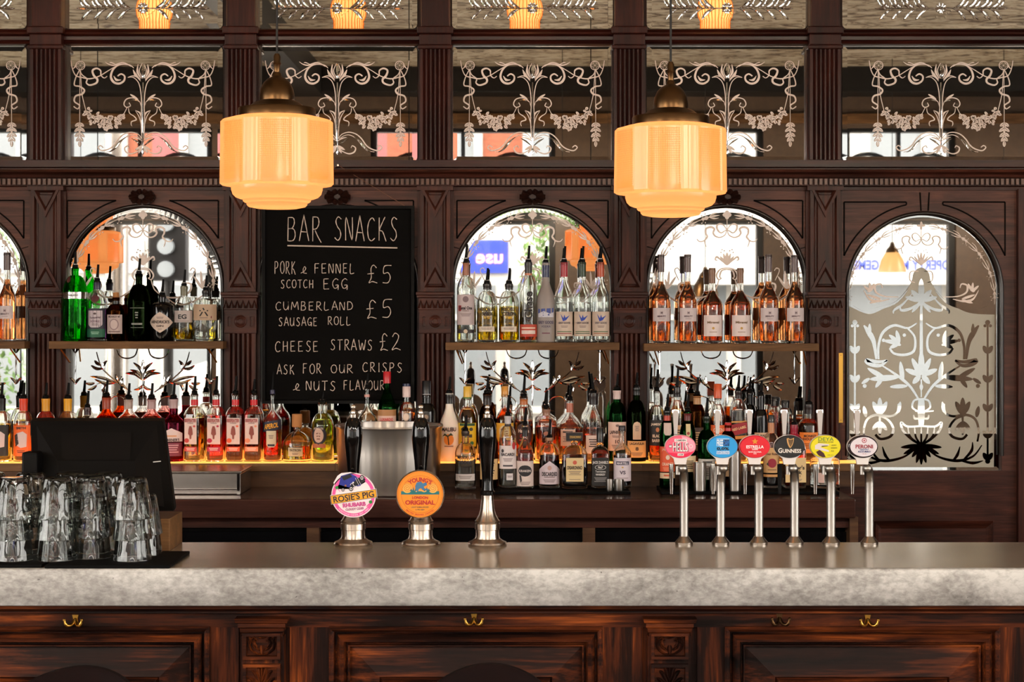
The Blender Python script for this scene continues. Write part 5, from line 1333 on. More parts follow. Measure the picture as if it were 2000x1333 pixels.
for (a, b, lab) in ((938, 1232, 'long black bar mat under the front rank of spirit bottles'), (1292, 1640, 'long black bar mat under the steel tins and bourbon bottles')):
    xa, xb = PX(a, 6.36), PX(b, 6.36)
    t = MB().box(xa, xb, 6.36, 6.60, 1.0602, 1.0702)
    o = t.build('bar_mat', M_MAT, None, bevel=.003, loc=((xa + xb) / 2, 6.48, 1.06)); tag(o, lab, 'mat')
for (x, w, top, lab) in ((1190.5, 14, 934, 'small narrow steel spirit measure beside the black label whiskey'), (1209, 19, 934, 'wider steel spirit measure in front of the brandy bottle')):
    d = 6.40; k = d / F; r = w * k / 2; h = (956 - top) * k
    t = MB().lathe([(0, .001), (r * .92, 0), (r, .002), (r, h), (r - .0012, h), (r - .0014, .004), (0, .003)], PX(x, d), d, 1.0702, 28)
    o = t.build('spirit_measure', M_TIN, None, smooth=40, loc=(PX(x, d), d, 1.0702)); tag(o, lab, 'measure', 'steel spirit measures on the mat')
for (x, w, top, lab) in ((1366.5, 26, 899, 'steel cocktail tin between the pink and blue tap badges'), (1395, 20, 908, 'steel cocktail tin half hidden behind the blue tap'), (1435.5, 24, 878, 'tall steel cocktail tin behind the gap of blue and red tap badges')):
    d = 6.40; k = d / F; r = w * k / 2; h = (954 - top) * k
    t = MB().lathe([(0, .001), (r * .96, 0), (r * .97, .002), (r, h), (r + .001, h + .001), (r - .0012, h + .001), (r - .0016, .004), (0, .003)], PX(x, d), d, 1.0702, 32)
    o = t.build('cocktail_tin', M_TIN, None, smooth=40, loc=(PX(x, d), d, 1.0702)); tag(o, lab, 'cocktail shaker', 'steel cocktail tins on the mat')

# ---------------------------------------------------------------- the bar itself
YB, YBB, ZB = 4.20, 4.698, 1.10
def zinc(name, lo, hi, rough, metal, streak):
    """worn sheet zinc: broad cloudy stains over fine rubbing marks and small pits"""
    m = bpy.data.materials.new(name); m.use_nodes = True
    nt = m.node_tree; b = nt.nodes['Principled BSDF']; N = nt.nodes.new; L = nt.links.new
    tc = N('ShaderNodeTexCoord')
    def noise(sc, scale, det, dist=0.0):
        mp = N('ShaderNodeMapping'); mp.inputs['Scale'].default_value = sc
        n = N('ShaderNodeTexNoise'); n.inputs['Scale'].default_value = scale; n.inputs['Detail'].default_value = det; n.inputs['Distortion'].default_value = dist; n.inputs['Roughness'].default_value = .65
        L(tc.outputs['Object'], mp.inputs[0]); L(mp.outputs[0], n.inputs['Vector']); return n
    a = noise((1, 1, 2.2), 2.6, 6, .6); f = noise(streak, 16.0, 9, .25); p = noise((1, 1, 1), 75.0, 2)
    s1 = N('ShaderNodeMath'); s1.operation = 'MULTIPLY_ADD'; s1.inputs[1].default_value = .7; L(f.outputs[0], s1.inputs[0]); L(a.outputs[0], s1.inputs[2])
    r = ramp(nt, [(0.60, lo), (0.82, tuple((x + y) // 2 + 8 for x, y in zip(lo, hi))), (1.0, hi)]); L(s1.outputs[0], r.inputs[0])
    pr = ramp(nt, [(0.735, (255, 255, 255)), (0.78, (70, 62, 56))]); L(p.outputs[0], pr.inputs[0])
    mx = N('ShaderNodeMix'); mx.data_type = 'RGBA'; mx.blend_type = 'MULTIPLY'; mx.inputs[0].default_value = .8
    L(r.outputs[0], mx.inputs[6]); L(pr.outputs[0], mx.inputs[7]); L(mx.outputs[2], b.inputs['Base Color'])
    b.inputs['Metallic'].default_value = metal
    mr = N('ShaderNodeMapRange'); mr.inputs['To Min'].default_value = rough[0]; mr.inputs['To Max'].default_value = rough[1]; L(f.outputs[0], mr.inputs[0]); L(mr.outputs[0], b.inputs['Roughness'])
    b.inputs['Specular IOR Level'].default_value = .3
    return m


M_ZINC = zinc('worn_zinc', (112, 110, 107), (196, 195, 192), (.5, .7), .25, (3, 3, 5))
M_ZTOP = zinc('polished_zinc', (134, 122, 106), (182, 170, 152), (.2, .3), .65, (2, 9, 2))
bt = thing('zinc_worktop', 'long zinc bar top with worn grey front edge across the whole picture', 'bar top', (0, 4.45, ZB))
R_ = .006
prof = [(YB, ZB - .089 + R_)] + [(YB + R_ - R_ * math.sin(a), ZB - R_ + R_ * math.cos(a)) for a in [math.pi / 2 * (1 - i / 4) for i in range(5)]] + [(YB + .02, ZB), (YB + .02, ZB - .089), (YB + R_, ZB - .089)]
MB().mould(-4.3, 4.3, [(YB, ZB - .086), (YB, ZB - .005), (YB + .0015, ZB - .0015), (YB + .005, ZB), (YB + .02, ZB), (YB + .02, ZB - .089), (YB + .004, ZB - .089)]).build('front_edge', M_ZINC, bt, smooth=60)
MB().box(-4.3, 4.3, YB + .02, YBB, ZB - .03, ZB).build('counter_sheet', M_ZTOP, bt)
bar = thing('bar_counter', 'carved wooden bar front with raised panels below the zinc top', 'bar', (0, 4.5, 0))
YN = 4.27
MB().box(-4.3, 4.3, YN + .012, 4.66, 0, ZB - .031).build('front_board', worn_v(), bar)
MB().mould(-4.3, 4.3, [(YN + .03, 1.011), (YN - .03, 1.011), (YN - .032, PZ(1190, YN - .03)), (YN - .012, PZ(1193, YN)), (YN - .014, PZ(1197, YN)), (YN - .004, PZ(1199, YN)), (YN + .03, PZ(1199, YN))]).build('cornice_strip', worn_h(), bar, smooth=40)
MB().box(-4.3, 4.3, YN, YN + .02, PZ(1226, YN), PZ(1198, YN)).build('top_rail', worn_h(), bar)
PANELS = ((-330, 410, 'panel'), (643, 1177, 'panel'), (1415, 1952, 'panel'))
for (a, b, nm) in PANELS:
    xa, xb = PX(a, YN), PX(b, YN); zt, zb = PZ(1224, YN), .18
    pn = MB().loops(xa, xb, zb, zt, [(0, YN + .012), (.0, YN - .008), (.006, YN - .014), (.012, YN - .008), (.0145, YN + .010), (.0185, YN + .010), (.020, YN - .002), (.030, YN - .014), (.036, YN - .012), (.0415, YN + .011), (.0445, YN + .011), (.046, YN - .001), (.049, YN - .001), (.0505, YN + .014), (.054, YN + .014)], fill=False)
    po = pn.build('panel_frame', worn_h(), bar, smooth=30)
    MB().loops(xa + .05, xb - .05, zb + .05, zt - .05, [(0, YN + .012), (.072, YN - .004), (.074, YN + .004), (.080, YN - .007), (.086, YN - .004)]).build('raised_field', worn_h(), po)
for (a, b) in ((410, 466), (566, 643), (1177, 1254), (1362, 1415), (1952, 2042)):
    MB().box(PX(a, YN), PX(b, YN), YN + .001, YN + .02, .05, PZ(1226, YN)).build('stile', worn_v(), bar)
M_CARVE = worn_v()
for pc in (515, 1306, -276):
    x = PX(pc, YN); k = YN / F
    cb = MB().box(x - 42 * k, x + 42 * k, YN - .022, YN + .02, .12, PZ(1240, YN)).build('corbel', worn_v(), bar)
    zt = PZ(1204, YN)
    hd = MB()
    stp = [(52, 1204), (50, 1212), (46, 1214), (46, 1221), (43, 1224), (42, 1231), (39, 1234), (39, 1240)]
    for (w0, y0), (w1, y1) in zip(stp, stp[1:]):
        hd.add([(x - w0 * k, YN - .045 + (52 - w0) * .0014, PZ(y0, YN)), (x + w0 * k, YN - .045 + (52 - w0) * .0014, PZ(y0, YN)), (x + w1 * k, YN - .045 + (52 - w1) * .0014, PZ(y1, YN)), (x - w1 * k, YN - .045 + (52 - w1) * .0014, PZ(y1, YN)),
                (x - w0 * k, YN + .02, PZ(y0, YN)), (x + w0 * k, YN + .02, PZ(y0, YN)), (x + w1 * k, YN + .02, PZ(y1, YN)), (x - w1 * k, YN + .02, PZ(y1, YN))],
               [(0, 1, 2, 3), (0, 4, 5, 1), (1, 5, 6, 2), (2, 6, 7, 3), (3, 7, 4, 0)])
    hd.build('corbel_cap', worn_h(), cb)
    for q, (y0, y1) in enumerate(((1233, 1284), (1293, 1420))):
        bl = MB().loops(x - 36 * k, x + 36 * k, PZ(y1, YN), PZ(y0, YN), [(0, YN - .022), (0, YN - .036), (6 * k, YN - .036), (7.5 * k, YN - .026)]).build('carved_block', worn_h(), cb)
        cv = MB(); zc = PZ((y0 + y1) / 2 if q == 0 else 1330, YN)
        def lf(pts, w, rdg=.008): cv.ribbon(cr([(x + p[0] * k, zc + p[1] * k) for p in pts], 5), lambda t: w * k * (.25 + .75 * math.sin(math.pi * min(1, .1 + t * .9))), YN - .027, rdg)
        if q == 0:
            for sx in (-1, 1):
                lf([(0, -16), (sx * 10, -15), (sx * 22, -6), (sx * 24, 8), (sx * 16, 16), (sx * 8, 10)], 5)
                lf([(sx * 10, -2), (sx * 16, 6), (sx * 12, 14)], 7); lf([(sx * 6, -8), (sx * 14, -2), (sx * 18, 6)], 6); lf([(sx * 26, 18), (sx * 22, 10), (sx * 25, 0)], 5)
            lf([(0, 2), (0, -6), (0, -16)], 10); lf([(-10, 19), (0, 16), (10, 19)], 5)
        else:
            for sx in (-1, 1):
                for (ax, ay) in ((10, 32), (20, 24), (25, 10), (25, -8), (22, -24)): lf([(0, ay - 30), (sx * ax * .6, ay - 8), (sx * ax, ay)], 9)
            lf([(0, -60), (0, -10), (0, 34)], 9)
        cv.build('leaf_carving', worn_v(), bl, recalc=False)


def hook(px, py, mat, lab):
    x, z = PX(px, YN), PZ(py, YN)
    m = MB(); k = YN / F
    m.poly([(x - 6 * k, z + 9 * k), (x + 6 * k, z + 9 * k), (x + 4 * k, z), (x + 7 * k, z - 9 * k), (x, z - 5 * k), (x - 7 * k, z - 9 * k), (x - 4 * k, z)], YN - .005, YN)
    for sx in (-1, 1):
        m.tube(cr([(x, YN - .004, z + 1 * k), (x + sx * 5 * k, YN - .014, z - 9 * k), (x + sx * 13 * k, YN - .024, z - 9 * k), (x + sx * 17 * k, YN - .026, z + 1 * k)], 5), [.0042] * 13 + [.003] * 3, 8)
        m.lathe([(0, -.004), (.0034, -.002), (.0034, .002), (0, .004)], x + sx * 17 * k, YN - .026, z + 2 * k, 10)
    o = m.build('bag_hook', mat, bar, smooth=50); o['label'] = lab


hook(148, 1210, M_BRASS, 'brass double hook'); hook(926, 1208, M_BRASS, 'brass double hook'); hook(1694, 1210, M_BRASS, 'brass double hook'); hook(1522, 1208, M_BRONZE, 'blackened double hook')

for (px, top, hw, lab) in ((165, 1301, 150, 'dark bar stool in front of the bar below the glass stacks'), (957, 1296, 140, 'dark bar stool standing at the middle of the bar')):
    d = 3.72; k = d / F; x = PX(px, d)
    t = thing('bar_stool', lab, 'stool', (x, d - .18, 0), 'stools along the bar')
    mS = noisy('oxblood_leather', [(0.3, (13, 5, 5)), (0.7, (22, 9, 8))], rough=(0.7, 0.9), bump=.1); mS.node_tree.nodes['Principled BSDF'].inputs['Specular IOR Level'].default_value = .08
    zt = PZ(top, d); vs = []; fs = []; NX = 24
    m = MB()
    for i in range(NX + 1):
        u = -1 + 2 * i / NX
        xx = x + u * hw * k; yy = d - .10 * u * u * 1.2
        zz = zt - (hw * k * .62) * (1 - math.sqrt(max(0, 1 - u * u * .97))) 
        for (dy, dz) in ((-.018, zt - .20 - zz), (-.022, -.012), (-.012, 0), (.006, 0), (.014, -.012), (.014, zt - .20 - zz)): vs.append((xx, yy + dy, zz + dz))
    for i in range(NX):
        for j in range(6): fs.append((i * 6 + j, i * 6 + (j + 1) % 6, i * 6 + 6 + (j + 1) % 6, i * 6 + 6 + j))
    fs += [tuple(range(6)), tuple(range(NX * 6 + 5, NX * 6 - 1, -1))]
    m.add(vs, fs).build('backrest', mS, t, smooth=50)
    MB().lathe([(0, .0), (.16, 0), (.185, .015), (.19, .04), (.17, .07), (0, .085)], x, d - .18, .70, 36).build('seat', mS, t, smooth=50)
    for sx in (-1, 1):
        for sy in (-1, 1):
            MB().tube([(x + sx * .13, d - .18 + sy * .13, .71), (x + sx * .19, d - .18 + sy * .19, 0)], [.018, .014], 10).build('leg', wood_v(), t, smooth=50)
        MB().tube([(x + sx * .10, d - .10, .71), (x + sx * .11, d - .055, .80)], .012, 8).build('back_post', wood_v(), t, smooth=50)
    MB().tube([(x + .17 * math.cos(a), d - .18 + .17 * math.sin(a), .26) for a in [2 * math.pi * i / 32 for i in range(33)]], .009, 8, False).build('foot_ring', M_BRONZE, t, smooth=50)

# ---------------------------------------------------------------- pump handles
YPU = 4.645
KP = YPU / F


def pump(px, base_py, lab, badge):
    x = PX(px, YPU)
    t = thing('hand_pump', lab, 'hand pump', (x, YPU, ZB), 'hand pumps on the bar')
    kk = KP
    def hz(py): return (base_py - py) * kk
    # metal foot
    dy = base_py - 1070
    P = [(0, 1070), (37, 1070), (38.5, 1067), (37, 1064), (30, 1061), (25, 1057), (23, 1051), (23, 1040), (24.5, 1039), (24.5, 1028), (23, 1026), (24.5, 1023), (22, 1020), (17, 1011), (14, 1000), (12.5, 985), (11.5, 979), (11.5, 973), (9, 972), (0, 972)]
    MB().lathe([(r * kk, hz(py + dy)) for r, py in P], x, YPU, ZB, 48).build('pump_base', M_TURNED, t, smooth=30)
    H = [(0, 973), (10, 973), (14.5, 970), (14.5, 966), (11.5, 963), (10.5, 950), (11, 930), (13, 905), (16, 880), (17.8, 860), (17.5, 845), (15, 832), (11, 824), (7.5, 821), (0, 821)]
    hd = MB().lathe([(r * kk, hz(py + dy)) for r, py in H], x, YPU, ZB, 40).build('handle', M_GLOSSBLACK, t, smooth=40)
    MB().lathe([(r * kk, hz(py + dy)) for r, py in [(0, 822), (7, 822), (7.2, 815), (5, 813), (5, 808), (3.5, 806), (5.2, 803), (5.4, 800), (4, 797), (0, 795.5)]], x, YPU, ZB, 24).build('finial', M_NICKEL, t, smooth=40)
    if badge: badge(t, x)
    return t


def disc(cx, cz, r, n=48): return [(cx + r * math.cos(2 * math.pi * i / n), cz + r * math.sin(2 * math.pi * i / n)) for i in range(n)]


def arc_place(cx, cz, R, y, a0=90, flip=False):
    """wraps lettering round a circle: x along the arc from the mid angle a0, z outwards"""
    def f(x, z):
        if flip:
            a = math.radians(a0) + x / R; r = R - z
        else:
            a = math.radians(a0) - x / R; r = R + z
        return (cx + r * math.cos(a), y, cz + r * math.sin(a))
    return f


def arrow_poly(m, pts, y, x, z, k, mirror=False):
    m.poly([(x + p[0] * k, z - p[1] * k) for p in pts], y)


def layers(parent, spec, name='artwork'):
    """flat artwork: [(colour, [outline in x, z], y)...] as one printed face with several inks"""
    m = MB(); mats = []
    for (col, pts, y) in spec:
        mt = ink(col, .35)
        if mt not in mats: mats.append(mt)
        m.cur = mats.index(mt); m.poly(pts, y)
    return m.build(name, mats, parent, recalc=False)


def letters(parent, spec, name='lettering'):
    m = MB(); mats = []
    for (col, fn) in spec:
        mt = ink(col, .4)
        if mt not in mats: mats.append(mt)
        m.cur = mats.index(mt); fn(m)
    return m.build(name, mats, parent, recalc=False)


def badge_pink(t, x):
    y = YPU - .052; k = y / F
    cx, cz = PX(690.5, y), PZ(968, y)
    p = lambda px, py: (PX(px, y), PZ(py, y))
    b = MB().poly(disc(cx, cz, 43.5 * k), y, y + .008)
    b.poly([p(651, 944), p(659, 930), p(666, 925), p(684, 923), p(694, 926), p(702, 932), p(708, 929), p(715, 933), p(714, 942), p(704, 948), p(680, 956), p(660, 956)], y, y + .008)
    b.poly([p(645, 968), p(735, 955), p(737, 972), p(647, 986)], y - .003, y + .002)
    bo = b.build('pump_clip', ink((236, 222, 226), .35), t)
    MB().tube([(x, YPU - .01, PZ(985, YPU)), (x, y + .008, PZ(985, y))], .008, 8).build('clip_bracket', M_NICKEL, bo)
    yy = y - .0006
    ring_o, ring_i = disc(cx, cz, 41.6 * k), disc(cx, cz, 35.5 * k)
    a = MB(); mats = [ink(c, .35) for c in ((226, 84, 158), (226, 160, 30), (28, 42, 140), (16, 16, 22), (232, 226, 228), (30, 130, 50), (150, 90, 60))]
    n = 48; a.cur = 0
    a.add([(q[0], yy, q[1]) for q in ring_o] + [(q[0], yy, q[1]) for q in ring_i], [(i, (i + 1) % n, n + (i + 1) % n, n + i) for i in range(n)])
    def P(ci, pts, lift=.0012):
        a.cur = ci; a.poly([p(*q) for q in pts], y - lift)
    P(2, [(662, 947), (666, 930), (684, 925), (694, 930), (710, 940), (703, 950), (682, 953), (672, 950)])
    P(3, [(667, 932), (684, 926), (688, 932), (672, 939)], .0016)
    P(3, [(685, 948), (698, 935), (710, 931), (714, 938), (706, 945), (694, 950), (684, 955)], .0016)
    for (c, r) in (((686, 955), 5), ((670, 957), 3.6), ((707, 934), 5.5)):
        for ci, q, lf in ((3, 1, .0020), (4, .62, .0024), (3, .34, .0028)):
            a.cur = ci; o = p(*c); a.poly([(o[0] + r * q * k * .8 * math.cos(2 * math.pi * i / 16), o[1] + r * q * k * math.sin(2 * math.pi * i / 16)) for i in range(16)], y - lf)
    for q in ((694, 934, 702, 950), (697, 932, 705, 947)): a.cur = 4; a.ribbon([p(q[0], q[1]), p(q[2], q[3])], .0008, y - .002)
    a.cur = 4; a.ribbon(cr([p(684, 948), p(688, 944), p(692, 950), (p(698, 950))], 4), .0012, y - .0022)
    a.cur = 4; a.poly(disc(*p(690, 943), 1.6 * k, 12), y - .0022); a.cur = 6; a.poly(disc(*p(675, 949), 2 * k, 12), y - .0022)
    a.cur = 5; a.poly(disc(*p(658, 953), 3.2 * k, 14), y - .0012); a.poly(disc(*p(724, 981), 3.4 * k, 14), y - .0012)
    a.cur = 0; a.ribbon([p(660, 955), p(664, 961)], .0012, y - .0013); a.ribbon([p(722, 984), p(716, 990)], .0024, y - .0013)
    P(3, [(645.6, 968.6), (734.6, 955.8), (736.4, 971.6), (647.4, 985.4)], .0036); P(1, [(646.4, 969.4), (734, 956.7), (735.6, 971), (648.2, 984.5)], .0040)
    a.build('artwork', mats, bo, recalc=False)
    rt = math.radians(8.3)
    letters(bo, [((26, 26, 48), lambda m: text(m, "ROSIE'S PIG", *p(691, 970.4), 12.5 * k, 80 * k, flat_at(y - .0045), bold=.02, rot=rt)),
                 ((196, 70, 140), lambda m: text(m, 'RHUBARB', *p(692, 986.2), 8.6 * k, 45 * k, flat_at(y - .0015), bold=.05, rot=math.radians(5))),
                 ((150, 60, 110), lambda m: text(m, 'CLOUDY CIDER', *p(693, 994.6), 4.6 * k, 36 * k, flat_at(y - .0015), bold=.03, rot=math.radians(5))),
                 ((240, 200, 224), lambda m: text(m, 'WESTONS CIDER  EST 1880', 0, 0, 2.9 * k, 66 * k, arc_place(cx, cz, 38.6 * k, y - .0012, 270, True), bold=.02))])


def badge_orange(t, x):
    y = YPU - .052; k = y / F
    cx, cz = PX(820.5, y), PZ(966, y)
    p = lambda px, py: (PX(px, y), PZ(py, y))
    b = MB().lathe([(0, 0), (46.5 * k, 0), (47.5 * k, .002), (47.5 * k, .007), (45.5 * k, .010), (45 * k, .008), (0, .008)], 0, 0, 0, 64)
    b.v = [(cx + v[0], y + .008 - v[2], cz + v[1]) for v in b.v]
    bo = b.build('pump_clip', M_NICKEL, t, smooth=30)
    MB().tube([(x, YPU - .01, PZ(985, YPU)), (x, y + .008, PZ(985, y))], .008, 8).build('clip_bracket', M_NICKEL, bo)
    y2 = y - .0006
    OR, DR, TL, CRM = (236, 140, 30), (176, 34, 36), (22, 106, 112), (240, 176, 80)
    a = MB(); mats = [ink(c, .35) for c in (OR, (190, 90, 20), TL, CRM, (60, 110, 150))]
    a.cur = 0; a.poly(disc(cx, cz, 45 * k, 64), y2)
    def rg(r, w, ci, yy, a0=0, a1=360, dx=0, dz=0):
        a.cur = ci; a.ribbon([(cx + dx + r * k * math.cos(math.radians(a0 + (a1 - a0) * i / 48)), cz + dz + r * k * math.sin(math.radians(a0 + (a1 - a0) * i / 48))) for i in range(49)], w * k, yy)
    rg(36.5, .7, 1, y2 - .0004); rg(43, .6, 1, y2 - .0004)
    a.cur = 2; a.poly([p(783.5, 960), p(858, 960), p(858, 966.5), p(783.5, 966.5)], y2 - .0006)
    for sx in (-1, 1):
        pts = []
        for i in range(40):
            th = i / 39 * math.pi * 5; r = 9 - 8 * i / 39
            pts.append((cx + sx * (25 * k) + sx * r * k * math.cos(th), cz + 12 * k + r * k * math.sin(th)))
        a.cur = 3; a.poly(disc(cx + sx * 25 * k, cz + 12 * k, 9.5 * k, 32), y2 - .0007); a.cur = 1; a.ribbon(pts, .9 * k, y2 - .0009)
        for (dx, w, h) in ((13, 2, 9), (17, 3, 5), (9, 2, 6)):
            q = p(820.5 + sx * dx, 960); a.cur = 2; a.poly([(q[0] - w * k, q[1]), (q[0] + w * k, q[1]), (q[0], q[1] + h * k)], y2 - .0008)
    a.cur = 4; a.poly([p(*q) for q in ((812, 959), (811, 950), (814, 943), (822, 941), (826, 945), (833, 942), (834, 948), (828, 951), (829, 955), (836, 955), (836, 958), (826, 958), (822, 954), (818, 956), (817, 961))], y2 - .0012)
    a.cur = 3; a.ribbon(cr([p(812, 961), p(820, 958), p(828, 961), p(833, 959)], 4), 1.6 * k, y2 - .0011)
    a.build('artwork', mats, bo, recalc=False)
    yt = y2 - .0014
    letters(bo, [(DR, lambda m: text(m, "YOUNG'S", 0, 0, 9 * k, 48 * k, arc_place(cx, cz - 11 * k, 40 * k, yt), bold=.03)),
                 (DR, lambda m: text(m, 'LONDON', *p(820.5, 972.5), 5.6 * k, 31 * k, flat_at(yt), bold=.03)),
                 (DR, lambda m: text(m, 'ORIGINAL', *p(820.5, 982), 9 * k, 58 * k, flat_at(yt), bold=.03)),
                 ((70, 90, 70), lambda m: text(m, 'LIGHT & BALANCED', *p(820.5, 991), 2.8 * k, 34 * k, flat_at(yt))),
                 ((70, 90, 70), lambda m: text(m, '3.7% ABV', *p(820.5, 996), 2.8 * k, 18 * k, flat_at(yt))),
                 (DR, lambda m: text(m, 'MALTED  BREWED  CRAFTED', 0, 0, 2.6 * k, 58 * k, arc_place(cx, cz, 40 * k, yt, 270, True)))])


pump(690, 1070, 'black hand pump with pink round badge showing a blue vintage car', badge_pink)
pump(822, 1070, 'black hand pump with round orange badge', badge_orange)
pump(952, 1070, 'black hand pump without a badge', None)

# ---------------------------------------------------------------- beer taps
YTP = 4.655


def ellipse(cx, cz, a, b, n=48): return [(cx + a * math.cos(2 * math.pi * i / n), cz + b * math.sin(2 * math.pi * i / n)) for i in range(n)]


def tap(px, bxp, lab, art, body, spout_black=False):
    """px: pillar centre, bxp: badge centre (pixels in the photograph)"""
    y = YTP; k = y / F
    x = PX(px, y); dxb = (bxp - px) * k
    t = thing('beer_tap', lab, 'beer tap', (x, y, ZB), 'beer taps in a row on the bar')
    hz = lambda py: PZ(py, y)
    zb = ZB
    MB().lathe([(0, 0), (17 * k, 0), (17.5 * k, .006), (16 * k, .009), (11 * k, .017), (8.8 * k, .022), (0, .022)], x, y, zb, 36).build('base_flange', M_STEEL, t, smooth=40)
    ztop = hz(912)
    xh = x + dxb * .72
    pts = [(x, y, zb + .01), (x, y, hz(1000)), (x, y, hz(950)), (x + dxb * .05, y - .002, hz(936)), (x + dxb * .2, y - .010, hz(923)), (x + dxb * .45, y - .022, hz(914)), (xh, y - .040, ztop)]
    MB().tube(cr(pts, 6), 8.6 * k, 18).build('column', princ('satin_steel', (164, 159, 154), .36, 1.0), t, smooth=60)
    yb = y - .062
    xb = PX(bxp, yb); kb = yb / F
    zc = PZ(873, yb)
    bd = MB()
    bd.lathe([(0, .016), (4 * k, .0145), (7 * k, .010), (8.8 * k, .003), (9.2 * k, -.002), (9.2 * k, -.006), (8.4 * k, -.008), (8.4 * k, -.02), (0, -.02)], 0, 0, 0, 28)
    bd.v = [(xh + v[0], y - .038 - v[2] * .8 + v[1] * .15, ztop + v[1]) for v in bd.v]
    bd.tube([(xh - 9 * k, y - .030, ztop + .004), (xh - 9 * k, y - .030, ztop - .018)], .0065, 12)
    bd.build('tap_body', princ('satin_steel', (164, 159, 154), .36, 1.0), t, smooth=40)
    xs = xb - 15.5 * k
    sp = MB().lathe([(0, 0), (.0040, 0), (.0054, .04), (.0062, .062), (.0062, .078), (0, .078)], xs, y - .030, PZ(967, y - .05), 18)
    sp.build('spout', M_BLACK if spout_black else M_CHROME, t, smooth=40)
    # lever
    lx = xb - 8 * k * (1 if px > 1400 or True else 1)
    z0, z1 = PZ(852, yb + .02), PZ(800, yb + .02)
    lv = MB(); vs = []
    W = [(3.4, 0), (3.6, .12), (4.6, .45), (6.2, .8), (7.2, .93), (6.4, .985), (3.6, 1.0)]
    n = 14
    for (w, v) in W:
        z = z0 + (z1 - z0) * v
        for j in range(n):
            a = 2 * math.pi * j / n
            q = (abs(math.cos(a)) ** 3.2 + abs(math.sin(a)) ** 3.2) ** (-1 / 3.2)
            vs.append((lx + w * k * q * math.cos(a), yb + .022 + w * k * .55 * q * math.sin(a), z))
    fs = [(i * n + j, i * n + (j + 1) % n, (i + 1) * n + (j + 1) % n, (i + 1) * n + j) for i in range(len(W) - 1) for j in range(n)] + [tuple(range(n - 1, -1, -1)), tuple(range((len(W) - 1) * n, len(W) * n))]
    lo = lv.add(vs, fs).build('lever', M_CHROME, t, smooth=40)
    MB().poly([(lx - 3 * k, z0 + .006), (lx + 3 * k, z0 + .006), (lx + 5.4 * k, z0 + (z1 - z0) * .86), (lx + 4 * k, z1 - .004), (lx - 4 * k, z1 - .004), (lx - 5.4 * k, z0 + (z1 - z0) * .86)], yb + .022 - 6.0 * k * .62 - .001, yb + .020).build('lever_plate', gloss((176, 170, 168)), lo)
    # badge: flared white stem and domed oval
    st = MB().poly([(xb - 22 * kb, PZ(889, yb)), (xb - 13 * kb, PZ(897, yb)), (xb - 11 * kb, PZ(908, yb)), (xb + 11 * kb, PZ(908, yb)), (xb + 13 * kb, PZ(897, yb)), (xb + 22 * kb, PZ(889, yb))], yb + .001, yb + .012)
    st.poly(ellipse(xb, zc, 30.4 * kb, 22.8 * kb), yb + .003, yb + .014)
    so = st.build('badge', M_WHITE, t, bevel=.001)
    rim, field = body
    fc = MB(); n = 48; rows = []
    vs = []
    for (s_, dy) in ((1.0, .002), (.985, -.002), (.95, -.0045), (.88, -.0055)):
        vs += [(xb + 30 * kb * s_ * math.cos(2 * math.pi * i / n), yb + dy, zc + 22.4 * kb * s_ * math.sin(2 * math.pi * i / n)) for i in range(n)]
    fs = [(r * n + i, r * n + (i + 1) % n, (r + 1) * n + (i + 1) % n, (r + 1) * n + i) for r in range(3) for i in range(n)] + [tuple(range(3 * n, 4 * n))]
    ro = fc.add(vs, fs).build('badge_lens', gloss(rim, .12), so, smooth=60)
    yf = yb - .0058
    p = lambda dx, dy: (xb + dx * kb, zc - dy * kb)
    art(so, p, yf, kb, field, (xb, zc))
    return t


def T(s, pos, h, w, y, k, bold=.03): return lambda m: text(m, s, pos[0], pos[1], h * k, w * k if w else None, flat_at(y), bold=bold)


def art_hells(so, p, y, k, field, c):
    layers(so, [(field, ellipse(*c, 28.6 * k, 21.2 * k), y - .0002), ((238, 150, 170), [p(2, -20)] + [p(28.6 * math.cos(a), -21.2 * math.sin(a)) for a in [math.radians(88 - i * 8) for i in range(14)]] + [p(20, 12), p(8, 2)], y - .0004),
                ((214, 20, 70), [p(-24, 11)] + [p(-28.6 * math.cos(a), 21.2 * math.sin(a)) for a in [math.radians(32 + i * 9) for i in range(14)]] + [p(26, 8), p(8, 14)], y - .0005),
                ((236, 226, 226), [p(-12, -15.5), p(12, -15.5), p(12, -10), p(-12, -10)], y - .0007), ((236, 226, 226), [p(-6, 13), p(6, 13), p(6, 17.5), p(-6, 17.5)], y - .0007),
                ((236, 226, 226), ellipse(*p(20, -1), 3.6 * k, 3.6 * k, 16), y - .0007), ((238, 150, 170), ellipse(*p(20, -1), 2.8 * k, 2.8 * k, 16), y - .0009),
                ((60, 40, 50), [p(-23, -4), p(-17, -4), p(-17, 2), p(-23, 2)], y - .0007)])
    letters(so, [((60, 40, 50), T('CAMDEN', p(0, -12.8), 3.4, 20, y - .001, k)), ((70, 40, 56), T('HELLS', p(.8, .6), 18, 29, y - .0009, k, .02)), ((240, 230, 230), T('HELLS', p(-.4, 0), 18, 29, y - .0012, k, .0)),
                 ((60, 40, 50), T('LAGER', p(0, 15.2), 3, 10, y - .001, k)), ((236, 226, 226), T('88', p(-20, -1), 4.4, 5, y - .001, k))])


